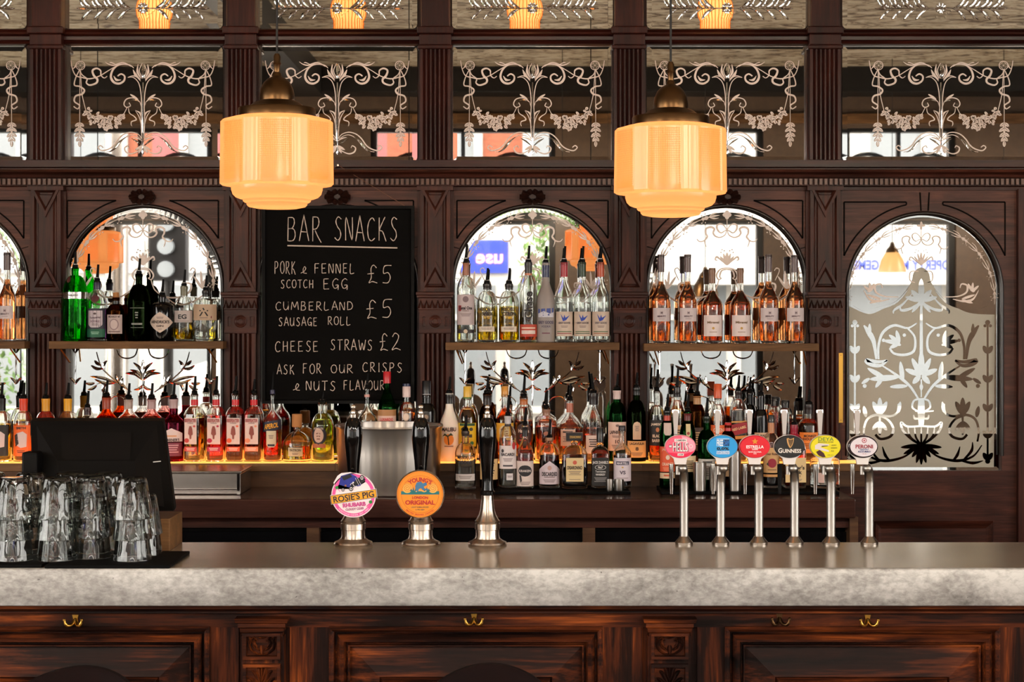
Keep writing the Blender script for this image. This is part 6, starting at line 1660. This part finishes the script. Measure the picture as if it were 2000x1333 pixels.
def art_free(so, p, y, k, field, c):
    layers(so, [(field, ellipse(*c, 28.4 * k, 21 * k), y - .0002), ((206, 222, 232), [p(-12, -16), p(13, -16), p(13, -15), p(-12, -15)], y - .0006), ((206, 222, 232), [p(-12, 8.4), p(13, 8.4), p(13, 14.4), p(-12, 14.4)], y - .0006),
                ((24, 30, 44), [p(1, -14), p(13, -14), p(13, -1.5), p(1, -1.5)], y - .0006)])
    letters(so, [((214, 226, 234), T('FREE', p(-5.5, -7.6), 12.5, 12.5, y - .001, k)), ((30, 110, 190), T('DAM', p(7, -7.6), 11, 10.5, y - .001, k)), ((20, 26, 40), T('0,0%', p(.4, 4), 7, 24, y - .001, k, .04)), ((26, 110, 190), T('BARCELONA', p(.5, 11.4), 4.6, 23, y - .001, k, .01))])


def star(c, r, n=5): return [(c[0] + (r if i % 2 == 0 else r * .42) * math.cos(math.pi / 2 + math.pi * i / n), c[1] + (r if i % 2 == 0 else r * .42) * math.sin(math.pi / 2 + math.pi * i / n)) for i in range(2 * n)]


def art_red(so, p, y, k, field, c):
    layers(so, [(field, ellipse(*c, 28.4 * k, 21 * k), y - .0002), ((206, 140, 40), star(p(0, -10.5), 6.6 * k), y - .0006)])
    letters(so, [((240, 224, 224), T('ESTRELLA', p(0, 0), 6, 34, y - .001, k)), ((240, 224, 224), T('DAMM', p(0, 4.8), 3, 11, y - .001, k)), ((236, 210, 210), T('BARCELONA', p(0, 10), 2.8, 25, y - .001, k)), ((236, 210, 210), T('1876', p(0, 13.4), 2.2, 6, y - .001, k))])


def art_black(so, p, y, k, field, c):
    layers(so, [(field, ellipse(*c, 28.6 * k, 21.2 * k), y - .0002)])
    h = MB()
    h.ribbon(cr([p(-4, -17), p(0, -14.5), p(5, -15.4), p(8, -17)], 5), 1.5 * k, y - .0006); h.ribbon(cr([p(-5, -16.5), p(-4, -9), p(-1.5, -2), p(1, 1.5)], 5), 2.6 * k, y - .0006); h.ribbon(cr([p(7.5, -16.4), p(6, -8), p(3.6, -2), p(1, 1.5)], 5), 1.3 * k, y - .0006)
    for i in range(5): h.ribbon([p(-2.4 + i * 1.7, -14.8), p(-1.5 + i * 1.1, -3 + i * .4)], .3 * k, y - .0006)
    h.build('harp_emblem', ink((196, 150, 90), .3), so, recalc=False)
    letters(so, [((226, 218, 210), lambda m: (text(m, 'G', *p(-18.8, 7.2), 9.6 * k, 7.6 * k, flat_at(y - .001)), text(m, 'UINNESS', *p(4, 8), 7.6 * k, 36 * k, flat_at(y - .001))))])


def art_yellow(so, p, y, k, field, c):
    layers(so, [(field, ellipse(*c, 28.8 * k, 21.4 * k), y - .0002), ((206, 196, 196), [p(-21, -3), p(-14, -7), p(-2, -6), (p(6, -5)), p(7, -3), p(-6, -1), p(-12, 0), p(6, 7), p(6, 10), p(-4, 8), p(-16, 5), p(-21, 5)], y - .0006), ((60, 20, 24), [p(-19, 10), p(-12, 6), p(-4, 12), p(0, 20), p(-6, 20.4), p(-14, 17)], y - .0007), ((50, 40, 36), [p(-8, -2), p(4, -2.6), p(4, -1.4), p(-8, .4)], y - .0009)])
    letters(so, [((24, 110, 60), lambda m: text(m, 'DEYA', *p(.5, -15), 7 * k, 30 * k, flat_at(y - .001), bold=.0)), ((70, 70, 30), T('MAGAZINE COVER', p(0, -9.2), 2.6, 30, y - .001, k, .01)), ((70, 70, 30), T('HOPPY', p(16, -3), 2.6, 10, y - .001, k, .01)), ((70, 70, 30), T('SESSION', p(16, 2), 2.6, 12, y - .001, k, .01)), ((70, 70, 30), T('ALE', p(13, 8), 2.6, 6, y - .001, k, .01)), ((70, 70, 30), T('4.2% ALC', p(9, 16), 2, 12, y - .001, k, .0))])


def art_white(so, p, y, k, field, c):
    layers(so, [(field, ellipse(c[0] + 1 * k, c[1], 26 * k, 19 * k), y - .0003), ((150, 40, 60), ellipse(*p(2, -12.4), 4.8 * k, 4.8 * k, 20), y - .0006), ((216, 206, 214), ellipse(*p(2, -12.4), 3.4 * k, 3.4 * k, 20), y - .0009), ((170, 70, 80), ellipse(*p(2, -12.4), 1.8 * k, 1.8 * k, 20), y - .0011)])
    letters(so, [((140, 30, 50), T('PERONI', p(2, -.6), 7.6, 34, y - .001, k)), ((40, 80, 130), T('NASTRO', p(2, 5.4), 2.8, 17, y - .001, k)), ((30, 50, 110), T('AZZURRO', p(2, 9.4), 3.2, 25, y - .001, k, .04)), ((180, 120, 130), T('R.E.', p(3, 13.6), 2, 8, y - .001, k, .0))])


tap(1336, 1329, 'beer tap with pink oval badge', art_hells, ((232, 92, 120), (228, 90, 118)))
tap(1407.5, 1411, 'beer tap with bright blue oval badge', art_free, ((40, 140, 204), (30, 146, 214)))
tap(1482, 1474, 'beer tap with red oval badge and gold star', art_red, ((190, 20, 44), (206, 14, 36)))
tap(1552, 1542, 'beer tap with black oval badge and harp emblem', art_black, ((20, 20, 22), (16, 16, 18)), True)
tap(1623, 1612, 'beer tap with yellow oval badge', art_yellow, ((196, 184, 30), (212, 200, 10)))
tap(1698, 1685, 'beer tap with dark rimmed white oval badge nearest the frosted door', art_white, ((40, 30, 34), (206, 198, 206)))

# ---------------------------------------------------------------- tumblers, trays, till
for (a, b, y0, y1, lab, dz) in ((-90, 112, 4.215, 4.50, 'black drip mat at the bar end under the first glass stacks', .0), (114, 352, 4.205, 4.46, 'black drip mat beside the pink badged pump', .0)):
    yc = (y0 + y1) / 2
    o = MB().box(PX(a, yc), PX(b, yc), y0, y1, ZB + .0003, ZB + .0083).build('drip_mat', M_RUBBER, None, bevel=.002, loc=(PX((a + b) / 2, yc), yc, ZB)); tag(o, lab, 'mat')
RT, RBT, HT, STEP = .0475, .0350, .101, .050


def tumbler_mesh():
    n = 12
    def fac(t, z):
        a = (t % (2 * math.pi / n)) - math.pi / n
        f = math.cos(math.pi / n) / math.cos(a)
        k = 1.0 if .012 < z < HT * .80 else 0.25
        return (1 + (f - 1) * 1.5 * k,) * 2
    out = [(RT - .0026, .0006), (RT - .0014, 0), (RT - .0002, .001), (RT - .0012, HT * .12), (RT - .0035, HT * .3), (RBT + .005, HT * .62), (RBT + .001, HT * .9), (RBT - .001, HT * .97), (RBT - .005, HT), (0, HT - .002)]
    inn = [(0, HT - .014), (RBT - .010, HT - .013), (RBT - .004, HT * .84), (RBT + .0012, HT * .62), (RT - .0070, HT * .3), (RT - .0040, HT * .1)]
    m = MB(); prof = out[:10]
    m.lathe([(r, z) for r, z in prof], 0, 0, 0, 72, fac)
    m2 = MB().lathe(list(inn) + [(RT - .0026, .0006)], 0, 0, 0, 72)
    m.add(m2.v, m2.f)
    bm = bmesh.new(); me = bpy.data.meshes.new('tumbler')
    me.from_pydata(m.v, [], m.f); bm.from_mesh(me); bmesh.ops.remove_doubles(bm, verts=bm.verts, dist=1e-6); bmesh.ops.recalc_face_normals(bm, faces=bm.faces); bm.to_mesh(me); bm.free()
    me.polygons.foreach_set('use_smooth', [True] * len(me.polygons)); me.set_sharp_from_angle(angle=math.radians(24))
    me.materials.append(M_CLEAR)
    return me


TME = tumbler_mesh()
STK = [(27, 1099, 'in the front stack cut off by the picture edge'), (110, 1099, 'in the front stack at the seam of the mats'), (180, 1094, 'in the leaning stack'), (259, 1099, 'in the front stack nearest the pink badged pump'),
       (60, 1085, 'in the rear stack next to the cut off one'), (136, 1084.5, 'in the rear stack behind the mat seam'), (212, 1084.5, 'in the rear stack behind the leaning one'), (280, 1088.5, 'in the rear stack tucked behind the end one'), (-18, 1085, 'in the rear stack partly out of the picture')]
POS = ('bottom glass tumbler', 'middle glass tumbler', 'top glass tumbler')
for si, (px, py, lab) in enumerate(STK):
    d = (CH - ZB - .008) * F / (py - CY) ; d += .045
    x = PX(px, d); z = ZB + .0085
    tx = ty = 0.0
    lean = {2: (-.03, .0), 3: (.015, 0), 7: (.06, .0)}.get(si, (0, 0))
    for q in range(3):
        if si == 7 and q == 2: continue
        o = bpy.data.objects.new('tumbler', TME); C.objects.link(o)
        o.location = (x, d, z + STEP * q)
        o.rotation_euler = (lean[1] * q * .6, lean[0] * q * .6, random.uniform(0, 6.28))
        x += math.tan(lean[0]) * STEP * q * .6
        tag(o, POS[q] + ' turned upside down ' + lab, 'glass', 'upturned tumblers stacked on the bar')

d = 4.60
wb = MB().box(PX(40, 4.5), PX(322, 4.46), 4.52, 4.69, ZB + .0002, ZB + .083).build('till_plinth', oak_h(), None, bevel=.002, loc=(PX(180, 4.6), 4.6, ZB))
tag(wb, 'oak block under the till behind the stacked glasses', 'block')
tl = thing('till_screen', 'black till screen seen from behind, on the oak block', 'till', (PX(195, 4.6), 4.6, ZB + .083))
ZT0 = ZB + .083
def tp(px, py, y): return (PX(px, y), y, PZ(py, y))
yt_, yb_ = 4.66, 4.52
c0 = [tp(58, 823, yt_), tp(318, 823, yt_), tp(341, 1000, yb_), tp(64, 1000, yb_)]
c1 = [(p[0], p[1] + .03, p[2] + .008) for p in c0]
MB().add(c0 + c1, [(0, 1, 2, 3), (7, 6, 5, 4), (0, 4, 5, 1), (1, 5, 6, 2), (2, 6, 7, 3), (3, 7, 4, 0)]).build('screen_case', M_BLACK, tl, bevel=.004)
def lerp2(u, v, off):
    a = [c0[0][i] + (c0[1][i] - c0[0][i]) * u for i in range(3)]; b = [c0[3][i] + (c0[2][i] - c0[3][i]) * u for i in range(3)]
    p = [a[i] + (b[i] - a[i]) * v for i in range(3)]
    return (p[0], p[1] - off, p[2] - off * .6)
hump = MB().add([lerp2(.05, .05, 0), lerp2(.95, .05, 0), lerp2(.93, .95, 0), lerp2(.06, .95, 0), lerp2(.22, .36, .030), lerp2(.78, .36, .030), lerp2(.78, .80, .034), lerp2(.22, .80, .034)],
                [(4, 5, 6, 7), (0, 1, 5, 4), (1, 2, 6, 5), (2, 3, 7, 6), (3, 0, 4, 7)])
hump.build('rear_cover', princ('till_grey_plastic', (8, 7, 7), .55, spec=.12), tl)
cvp = [lerp2(u, v, .017 + .013 * (v - .10) / .26 + .0015) for u, v in ((.24, .10), (.77, .10), (.765, .32), (.74, .36), (.28, .36), (.245, .32))]
MB().add([lerp2(.245, .095, .012), lerp2(.765, .095, .012), lerp2(.75, .345, .032), lerp2(.28, .345, .032), lerp2(.25, .315, .0305)], [(0, 1, 2, 3, 4)]).build('port_cover', princ('till_cover_plastic', (12, 10, 10), .5, spec=.15), tl, recalc=False)
nk = MB().box(PX(150, 4.55), PX(232, 4.55), 4.535, 4.60, ZT0 + .0, PZ(930, 4.55)).build('stand_neck', M_BLACK, tl, bevel=.006)
MB().box(PX(110, 4.6), PX(270, 4.6), 4.53, 4.68, ZT0 + .0005, ZT0 + .022).build('stand_base', M_BLACK, tl, bevel=.004)
MB().box(PX(49, 4.58), PX(80, 4.58), 4.545, 4.60, PZ(945, 4.58), PZ(882, 4.58)).build('card_reader', M_BLACK, tl, bevel=.006)
a = MB(); a.add([lerp2(.90, .42, .012), lerp2(.955, .42, .009), lerp2(.955, .43, .009), lerp2(.90, .43, .012)], [(0, 1, 2, 3)]); a.build('white_mark', ink((190, 188, 186)), tl, recalc=False)

# ---------------------------------------------------------------- hanging lamps
def opal(name, tr, emit, es, rib=0.0):
    m = bpy.data.materials.new(name); m.use_nodes = True
    nt = m.node_tree; nt.nodes.clear()
    o = nt.nodes.new('ShaderNodeOutputMaterial'); t = nt.nodes.new('ShaderNodeBsdfTranslucent'); e = nt.nodes.new('ShaderNodeEmission')
    g = nt.nodes.new('ShaderNodeBsdfGlossy'); g.inputs['Roughness'].default_value = .25; g.inputs['Color'].default_value = (1, 1, 1, 1)
    t.inputs['Color'].default_value = lin(tr); e.inputs['Color'].default_value = lin(emit); e.inputs['Strength'].default_value = es
    mx = nt.nodes.new('ShaderNodeMixShader'); mx.inputs[0].default_value = .04
    ad = nt.nodes.new('ShaderNodeAddShader')
    nt.links.new(t.outputs[0], mx.inputs[1]); nt.links.new(g.outputs[0], mx.inputs[2]); nt.links.new(mx.outputs[0], ad.inputs[0]); nt.links.new(e.outputs[0], ad.inputs[1]); nt.links.new(ad.outputs[0], o.inputs[0])
    return m


M_OPAL = opal('opal_shade_glass', (255, 226, 184), (255, 150, 80), .20)
M_GRID = opal('opal_shade_pressed_lines', (250, 212, 166), (246, 132, 62), .20)
YPD = 4.353
KD = YPD / F
PER = 2 * math.pi / 7


def shade_mod(ph):
    def f(t, z):
        a = ((t - ph) % PER) / PER          # 0..0.63 wide panel, the rest three raised ribs
        if a < .62:
            u = a / .62 - .5; r = 1.0 - .022 * (1 - abs(2 * u) ** 6)
        else:
            u = (a - .62) / .38
            r = 1.0 + .012 * abs(math.sin(u * math.pi * 3)) ** .6 - (.02 if u < .04 or u > .96 else 0)
        return (r, r)
    return f


def pendant(x, y, zref, lab, ph=0.3, lit=True, energy=.20, cord_top=ZC):
    """zref: height of the foot of the shade"""
    t = thing('pendant_lamp', lab, 'lamp', (x, y, zref), 'opal glass pendants over the bar')
    k = KD
    mod = shade_mod(ph)
    up = [(72, 183), (76, 180), (88, 177.5), (104, 173), (108, 169), (108.6, 120), (109.4, 60), (109.6, 49), (107, 46.5), (93, 45)]
    def m2(tt, z):
        return mod(tt, z) if .07 < z / 1.0 < .225 else (1, 1)
    sh = MB().lathe([(r * k, z * k) for r, z in up], x, y, zref, 196, lambda tt, z: mod(tt, z) if 46.6 * k < z < 176 * k else (1, 1))
    lo = [(93, 45), (89, 44), (88.6, 38), (86, 29), (80, 23), (72, 20), (66.5, 18.8), (65.5, 15), (62.5, 12.8), (59.5, 12.2), (58.5, 8), (55, 4.5), (40, 1.5), (20, .2), (0, 0)]
    sh.lathe([(r * k, z * k) for r, z in lo], x, y, zref, 196)
    sh.build('shade', M_OPAL, t, smooth=30)
    pg = MB()
    for j in range(7):                       # pressed grid on each panel
        a0 = ph + j * PER
        for q in range(1, 17):
            a = a0 + PER * .62 * q / 17
            r0 = 108.9 * (1 - .022 * (1 - abs(2 * (q / 17 - .5)) ** 6))
            pg.tube([(x + r0 * k * math.cos(a), y + r0 * k * math.sin(a), zref + z * k) for z in (54, 110, 166)], .0007, 4, False)
        for q in range(1, 27):
            z = 52 + 116 * q / 27
            pg.tube([(x + 108.8 * (1 - .022 * (1 - abs(2 * (i / 8 - .5)) ** 6)) * k * math.cos(a0 + PER * .62 * i / 8), y + 108.8 * (1 - .022 * (1 - abs(2 * (i / 8 - .5)) ** 6)) * k * math.sin(a0 + PER * .62 * i / 8), zref + z * k) for i in range(9)], .0006, 4, False)
    pg.build('pressed_grid', M_GRID, t, recalc=False)
    cap = [(73, 178), (75, 179), (75.5, 196), (74, 199), (62, 200), (52, 204), (44, 210), (34, 214), (34.5, 222), (32, 236), (26, 249), (18, 257), (10, 261), (8.5, 263), (8.5, 267), (6, 270), (6.5, 283), (8.5, 286), (6.5, 290), (7, 300), (4.5, 306), (0, 307)]
    MB().lathe([(r * k, (z - 2) * k) for r, z in cap], x, y, zref, 56).build('gallery', M_BRONZE, t, smooth=40)
    MB().tube([(x, y, zref + 303 * k), (x, y, cord_top)], .0028, 8).build('cord', princ('black_cord', (18, 15, 14), .7), t)
    ld = bpy.data.lights.new('bulb_light', 'POINT'); ld.energy = energy; ld.color = (1.0, .53, .25); ld.shadow_soft_size = .035
    b = bpy.data.objects.new('bulb_light', ld); b.location = (0, 0, 120 * k); b.parent = t; C.objects.link(b)
    return t


pendant(PX(541, YPD), YPD, PZ(409, YPD), 'opal glass pendant hanging in front of the chalkboard', 2.75)
pendant(PX(1310, YPD), YPD, PZ(425, YPD), 'opal glass pendant hanging in front of the arch with rose wine', 2.45)
pendant(-2.27, YPD, PZ(412, YPD) - .03, 'opal glass pendant outside the picture, shown in the gin arch mirror', 2.2)

# ribbed glass lamps on brackets above the mirrors
M_RIBLINE = opal('ribbed_lamp_shading', (210, 150, 80), (226, 120, 30), .5)  # darker orange painted in, standing for the shade between ribs
M_RIB = opal('ribbed_lamp_glass', (255, 236, 200), (255, 180, 90), .35)
for i, X in enumerate((-2.36, -1.525, -.72, .011, .80)):
    y = YM - .42; z = 2.888
    t = thing('bracket_lamp', ('ribbed glass bracket lamp above the ' + ('end', 'gin bay', 'chalkboard bay', 'vodka bay', 'rose wine bay')[i] + ' mirror, seen as its reflection'), 'lamp', (X, y, z), 'ribbed glass lamps above the mirrors')
    f = lambda tt, zz: (1 + .035 * math.cos(28 * tt),) * 2
    MB().lathe([(.050, 0), (.066, .002), (.068, .006), (.060, .012), (.058, .04), (.068, .06), (.072, .09), (.066, .118), (.045, .145), (.034, .15)], X, y, z, 112, f).build('ribbed_shade', M_RIB, t, smooth=50)
    rb = MB()
    for q in range(30):
        a = 2 * math.pi * q / 30
        rb.tube([(X + rr * math.cos(a), y + rr * math.sin(a), z + zz) for rr, zz in ((.0685, .003), (.0625, .013), (.0605, .04), (.0705, .06), (.0745, .09), (.0685, .118), (.047, .145))], .0017, 5, False)
    rb.build('rib_shading', M_RIBLINE, t, recalc=False)
    MB().lathe([(0, .145), (.036, .147), (.038, .16), (.026, .185), (.012, .195), (0, .195)], X, y, z, 32).build('gallery', M_BRONZE, t, smooth=40)
    MB().tube(cr([(X, y, z + .19), (X, y + .01, z + .27), (X, y + .12, z + .33), (X, y + .28, z + .30), (X, YF - .034, z + .24)], 6), .008, 10).box(X - .04, X + .04, YF - .038, YF - .031, z + .20, z + .28).build('arm', M_BRONZE, t, smooth=50)
    ld = bpy.data.lights.new('bulb_light', 'POINT'); ld.energy = .6; ld.color = (1.0, .64, .32); ld.shadow_soft_size = .02
    b = bpy.data.objects.new('bulb_light', ld); b.location = (0, 0, .075); b.parent = t; C.objects.link(b)

# window pendants: two shown in mirrors, the lit ones added unseen as fill
for (X, Y, z, pw, lab) in ((2.86, .15, 2.05, 0, 'small glass pendant by the street window, shown in the frosted door mirror'), (1.42, .1, 1.86, 0, 'small metal capped pendant by the street window, shown in the rose wine arch mirror'),
                           (-3.3, .6, 2.56, 52, 'unseen glass pendant added as fill light at the far end of the street wall'), (-1.75, 1.4, 2.56, 52, 'unseen glass pendant added as fill light under the dark beam'), (.3, .6, 2.56, 52, 'unseen glass pendant added as fill light at the blue sign window'), (2.0, 1.4, 2.56, 52, 'unseen glass pendant added as fill light at the pale awning window'), (3.6, .6, 2.56, 52, 'unseen glass pendant added as fill light past the awning')):
    t = thing('glass_pendant', lab, 'lamp', (X, Y, z), 'small pendants by the street windows')
    MB().lathe([(.028, .17), (.05, .15), (.085, .09), (.10, .03), (.105, 0)], X, Y, z, 40).build('shade', M_RIB if X != 1.42 else M_BRONZE, t, smooth=50)
    MB().lathe([(0, .23), (.012, .23), (.02, .20), (.045, .17), (.05, .15), (0, .15)], X, Y, z, 32).build('cap', M_BRONZE, t, smooth=40)
    MB().tube([(X, Y, z + .22), (X, Y, ZC)], .003, 6).build('cord', princ('black_cord', (18, 15, 14), .7), t)
    if pw:  # fill light of the added pendants, brightens ceiling and bar front
        for dz in (-.06,):
            ld = bpy.data.lights.new('bulb_light', 'POINT'); ld.energy = pw; ld.color = (1.0, .84, .66); ld.shadow_soft_size = .03
            b = bpy.data.objects.new('bulb_light', ld); b.location = (0, 0, dz); b.parent = t; C.objects.link(b)

# ---------------------------------------------------------------- chalkboard
YC = 6.80
cb = thing('chalkboard', 'black chalkboard menu hung on a string behind the lit step bottles', 'chalkboard', (PX(661, YC), YC, PZ(790, YC)))
xa, xb, zb, zt = PX(512, YC), PX(809, YC), PZ(789, YC), PZ(402, YC)
MB().box(xa + .012, xb - .012, YC + .004, YC + .016, zb + .012, zt - .012).build('slate', noisy('chalk_slate', [(0.3, (9, 8, 7)), (0.7, (14, 12, 11))], rough=(.7, .9), scale=(3, 3, 6)), cb)
MATS['chalk_slate'].node_tree.nodes['Principled BSDF'].inputs['Specular IOR Level'].default_value = .06
MB().loops(xa, xb, zb, zt, [(0, YC + .018), (0, YC - .004), (.012, YC - .004), (.016, YC + .004)], fill=False).build('frame', princ('black_frame', (6, 5, 5), .55, spec=.12), cb)
nx, nz = PX(660, 6.80), PZ(323, 6.80)
MB().tube([(nx, 6.806, nz), (xb - .03, YC + .017, zt - .004)], .0011, 5).tube([(nx, 6.806, nz), (xa + .03, YC + .017, zt - .004)], .0011, 5).build('string', princ('twine', (120, 80, 60), .8), cb)
nl = MB().lathe([(0, 0), (.004, 0), (.004, .001), (.0015, .002), (.0015, .03), (0, .03)], 0, 0, 0, 12)
nl.v = [(nx + v[0], 6.798 + v[2], nz + v[1]) for v in nl.v]; nl.build('nail', M_NICKEL, cb)
# hand lettering as chalk strokes on a 0..1 grid
CH_ = {
    'A': [[(0, 0), (.42, 1), (.5, 1), (.95, 0)], [(.18, .38), (.8, .36)]], 'B': [[(.08, 0), (.12, 1)], [(.1, 1), (.6, .98), (.7, .76), (.5, .56), (.12, .52)], [(.12, .52), (.66, .5), (.82, .24), (.6, .02), (.05, 0)]],
    'C': [[(.86, .86), (.6, 1), (.24, .84), (.08, .5), (.18, .14), (.5, 0), (.88, .12)]], 'D': [[(.1, 0), (.12, 1)], [(.06, 1), (.6, .92), (.86, .5), (.66, .12), (.06, 0)]],
    'E': [[(.12, 0), (.12, .98)], [(.1, .98), (.78, 1)], [(.12, .52), (.66, .54)], [(.1, 0), (.8, .02)]], 'F': [[(.12, 0), (.14, .98)], [(.1, .98), (.78, 1)], [(.12, .54), (.64, .56)]],
    'G': [[(.86, .86), (.56, 1), (.2, .8), (.08, .44), (.3, .08), (.66, .1), (.84, .36)], [(.5, .4), (.9, .4), (.86, -.06)]], 'H': [[(.12, 0), (.14, 1)], [(.8, 0), (.8, 1)], [(.12, .5), (.8, .54)]],
    'I': [[(.5, 0), (.5, 1)]], 'K': [[(.12, 0), (.14, 1)], [(.76, 1), (.16, .46), (.5, .36), (.88, -.06)]], 'L': [[(.14, 1), (.12, 0), (.8, .04)]],
    'M': [[(.04, 0), (.16, .96), (.48, .3), (.8, 1), (.96, 0)]], 'N': [[(.1, 0), (.14, 1), (.8, .02), (.84, 1)]], 'O': [[(.5, 1), (.18, .84), (.06, .5), (.18, .14), (.5, 0), (.82, .16), (.92, .5), (.8, .86), (.5, 1)]],
    'P': [[(.12, -.02), (.14, 1)], [(.1, .98), (.56, 1), (.78, .78), (.6, .52), (.16, .44)]], 'R': [[(.1, 0), (.12, 1)], [(.08, 1), (.6, .98), (.72, .74), (.5, .52), (.14, .48)], [(.3, .48), (.6, .2), (.92, -.04)]],
    'S': [[(.84, .9), (.5, 1), (.24, .82), (.4, .58), (.7, .4), (.76, .16), (.46, -.02), (.1, .1)]], 'T': [[(.04, .98), (.92, 1)], [(.48, 1), (.46, 0)]], 'U': [[(.1, 1), (.1, .3), (.36, 0), (.7, .16), (.84, .6), (.84, 1)], [(.84, 1), (.84, 0)]],
    'V': [[(.06, 1), (.44, 0), (.86, 1)]], 'W': [[(.02, 1), (.24, 0), (.5, .7), (.74, 0), (.98, 1)]], '&': [[(.0, .1), (.5, .3), (.76, .62), (.56, .8), (.36, .5), (.44, .14), (.9, .08)]],
    '£': [[(.86, .84), (.6, 1), (.38, .8), (.4, .3), (.2, .02), (.5, .08), (.92, .0)], [(.1, .5), (.66, .54)]], '5': [[(.9, 1), (.3, .96), (.22, .56), (.6, .6), (.8, .34), (.6, .04), (.14, .04)]], '2': [[(.14, .78), (.4, 1), (.76, .84), (.6, .5), (.1, .02), (.5, .1), (.96, .0)]]}
chm = MB(); RC = random.Random(11)


def chalk(s, x0, x1, ytop, ybot, w=1.3, slope=0.0):
    n = len(s); units = [(.62 if c == 'I' else (.75 if c == ' ' else (1.25 if c in 'MW' else 1.0))) for c in s]
    tot = sum(units); cwx = (x1 - x0) / tot; u = x0
    for c, un in zip(s, units):
        if c != ' ':
            for st in CH_[c]:
                jx, jy = RC.uniform(-.03, .03), RC.uniform(-.03, .03)
                pts = [(PX(u + (.06 + .80 * (p[0] + jx)) * cwx * un, YC), PZ(ybot + slope * (u - x0) + (ytop - ybot) * (p[1] + jy), YC)) for p in st]
                chm.ribbon(cr(pts, 5), lambda t: w * YC / F * (1 + .22 * math.sin(t * 37 + jx * 90)), YC + .0028)
        u += cwx * un


def chalk_done():
    global chm
    chm.build('chalk_lettering', ink((206, 186, 172), .9), cb, recalc=False)
    chm = MB()


chalk('BAR', 559, 632, 425, 471, 1.6); chalk('SNACKS', 650, 781, 425, 470, 1.6)
for dy in (-.6, .6): chm.ribbon([(PX(561, YC), PZ(480 + dy, YC)), (PX(660, YC), PZ(482 + dy, YC)), (PX(776, YC), PZ(484.5 + dy, YC))], .0024, YC + .0028)
chalk_done()
chalk('PORK', 535, 579, 511, 535); chalk('&', 586, 602, 518, 536); chalk('FENNEL', 613, 696, 515, 534)
chalk_done()
chalk('SCOTCH', 547, 614, 547, 563); chalk('EGG', 630, 682, 545, 565); chalk('£5', 714, 770, 519, 554, 1.45)
chalk_done()
chalk('CUMBERLAND', 537, 692, 590, 606); chalk('SAUSAGE', 543, 622, 621, 637); chalk('ROLL', 639, 688, 619, 635); chalk('£5', 711, 772, 586, 622, 1.45)
chalk_done()
chalk('CHEESE', 536, 625, 667, 687); chalk('STRAWS', 644, 730, 664, 684); chalk('£2', 738, 786, 652, 685, 1.45)
chalk_done()
chalk('ASK', 540, 577, 713, 731); chalk('FOR', 590, 630, 711, 730); chalk('OUR', 645, 692, 713, 729); chalk('CRISPS', 707, 788, 709, 727)
chalk_done()
chalk('&', 571, 589, 746, 764); chalk('NUTS', 596, 658, 745, 763); chalk('FLAVOUR', 670, 753, 744, 762)
chalk_done()
